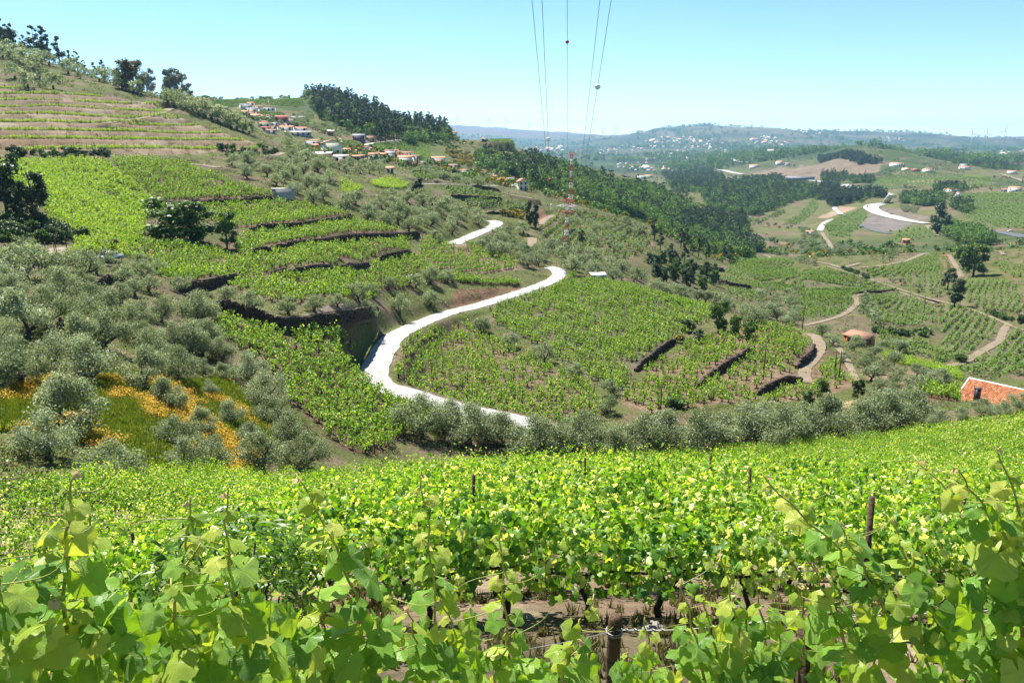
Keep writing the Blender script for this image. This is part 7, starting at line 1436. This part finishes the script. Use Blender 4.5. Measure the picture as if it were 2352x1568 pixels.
# vehicles
def car(p, rz, paint, label, s=1.0):
    root = empty('parked_car', p, rz, s); tag(root, label, 'car', 'cars in the valley')
    prof = [(-2.1, .35), (-2.1, .85), (-1.9, .98), (-1.2, 1.02), (-.75, 1.5), (.75, 1.52), (1.35, 1.02), (2.0, .92), (2.15, .7), (2.15, .35)]
    V = [(x, -.82, z) for x, z in prof] + [(x, .82, z) for x, z in prof]; k = len(prof); b = MB(); b.add(V, [tuple(range(k)), tuple(range(2 * k - 1, k - 1, -1))] + [(i, k + i, k + (i + 1) % k, (i + 1) % k) for i in range(k)]); b.obj('body', paint, root)
    for s_ in (-1, 1): MB().add([(-1.05, s_ * .835, 1.06), (-.7, s_ * .835, 1.42), (.7, s_ * .835, 1.44), (1.12, s_ * .835, 1.06)], [(0, 1, 2, 3) if s_ > 0 else (3, 2, 1, 0)]).obj('side_window', m_glass, root)
    MB().add([(.8, -.7, 1.49), (.8, .7, 1.49), (1.36, .74, 1.05), (1.36, -.74, 1.05)], [(0, 3, 2, 1)]).obj('windscreen', m_glass, root); MB().add([(-.8, -.7, 1.47), (-.8, .7, 1.47), (-1.22, .74, 1.05), (-1.22, -.74, 1.05)], [(0, 1, 2, 3)]).obj('rear_window', m_glass, root)
    for sx in (-1.3, 1.35):
        for s_ in (-1, 1): wl = MB().tube([(sx, s_ * .7, .33), (sx, s_ * .88, .33)], .33, 12).obj('wheel', m_tyre, root); MB().tube([(sx, s_ * .85, .33), (sx, s_ * .895, .33)], .19, 10).obj('rim', m_silver, wl)
    for s_ in (-1, 1): MB().box((2.15, s_ * .6, .72), (.06, .32, .16)).obj('headlight', m_whitep, root)
    return root
p = at(252, 601, 80); car(p + np.array((0, 0, .05)), -1.9, m_silver, 'old pale car parked under the small olive by the stone heap')
for (x, y), rz, pt, lb, rm in [(v3((1620, 1062))[0], .3, m_wcar, 'white car parked before the tall cream gabled house', 280), (v1((1035, 745))[0], .2, m_silver, 'light car at the foot of the village lane', 330), (v1((1800, 628))[0], .1, m_wcar, 'white car at the upper end of the village lane', 330), (k6((2195, 1256))[0], .1, m_wcar, 'white car driving on the dark highway at the picture border', 500), (k6((705, 993))[0], 1.2, m_black, 'black car driving in the highway curve', 600), (k6((955, 1072))[0], .2, m_red, 'red car on the inner highway lane', 600)]:
    p = at(x, y, rm); r = np.hypot(p[0], p[1]); car(p + np.array((0, 0, .1 + r * .0007)), rz, pt, lb)
# road sign board and noise barrier on the highway, pale slab
p = at(*k6((895, 945))[0], 600); o = MB().box((0, 0, 6), (7, 1.2, 14)).obj('concrete_chute', m_cream, None, False, p); o.rotation_euler = (.55, .35, -.2); tag(o, 'pale concrete slab on the cut slope above the highway curve', 'concrete slab')
p = at(*k5((2090, 712))[0], 800); o = MB().box((0, 0, 4), (50, 2, 8)).obj('solar_panel', m_slate, None, False, p); o.rotation_euler = (-.5, 0, -.25); tag(o, 'dark blue panel field on the slope beside the highway', 'panel')
# wind turbines on the mountains
blade = MB().add([(-1.6, -.6, 0), (1.6, -.6, 0), (2.4, 0, 14), (.6, 0, 62), (-.6, 0, 62), (-1.6, .6, 14)], [(0, 1, 2, 5), (5, 2, 3, 4), (0, 5, 1), (1, 5, 2)]).mesh('blade', m_whitep)
for i, (x, y, lb) in enumerate([(1126, 292, 'lone turbine nearest the ridge house'), (1253, 300, 'second turbine counted from the ridge'), (1320, 299, 'turbine on the mountain top'), (1413, 301, 'turbine behind the mast cables')]): pass
for i, ((x, y), lb) in enumerate([(v3((703, 85))[0], 'thin wind turbine on the blue mountain closest to the pine ridge'), (v3((1198, 125))[0], 'second wind turbine on the blue mountain'), (v3((1460, 122))[0], 'tallest wind turbine on the blue mountain'), (v3((1820, 135))[0], 'wind turbine on the blue mountain closest to the cables'), (k5((30, 262))[0], 'wind turbine at the low saddle behind the cables'), (k5((155, 255))[0], 'wind turbine just before the green mountain'), (k6((1790, 318))[0], 'wind turbine on the pale ridge at the far end'), (k6((1940, 310))[0], 'middle wind turbine on the pale far ridge'), (k6((2125, 292))[0], 'last wind turbine on the pale far ridge')]):
    p = at(x, y + 2, 6500); p2_ = toxyz(x, y, np.hypot(p[0], p[1])); root = empty('wind_turbine', (p[0], p[1], max(p[2], p2_[2]) - 4)); tag(root, lb, 'wind turbine', 'wind turbines on the mountains'); r = np.hypot(p[0], p[1]); h = 24 * r / FPX * .62 + 10
    MB().tube([(0, 0, -10), (0, 0, h)], [3.4, 2.2], 8).obj('tower', m_whitep, root); MB().box((0, 2, h + 1), (3.4, 9, 3.6)).obj('nacelle', m_whitep, root)
    for q_ in range(3): o = link('blade', blade, root, (0, -3.5, h + 1)); o.rotation_euler = (0, math.radians(120 * q_ + 17 * i), 0)

# ------------------------------------------------------------------ the air of the valley
zlo = float(GZ.min()) - 6; top = max(float(GZ[:, :-90].max()), 60) + 40
zt = float(max(GZ.max(), 60)) + 130
hz = MB().box((0, 6900, (zlo + zt) / 2), (27000, 17600, zt - zlo)).obj('haze', [], None)
m_haze = bpy.data.materials.new('haze'); m_haze.use_nodes = True; hn = m_haze.node_tree.nodes; hn.clear(); ho = hn.new('ShaderNodeOutputMaterial'); pv = hn.new('ShaderNodeVolumePrincipled'); pv.inputs['Color'].default_value = (0.36, 0.66, 1.0, 1); pv.inputs['Density'].default_value = HAZE; pv.inputs['Anisotropy'].default_value = 0.25
m_haze.node_tree.links.new(pv.outputs[0], ho.inputs['Volume']); hz.data.materials.append(m_haze); tag(hz, 'thin blue air between the viewer and the far hills', None, None, 'stuff')
print('done', round(time.time() - T0, 1))
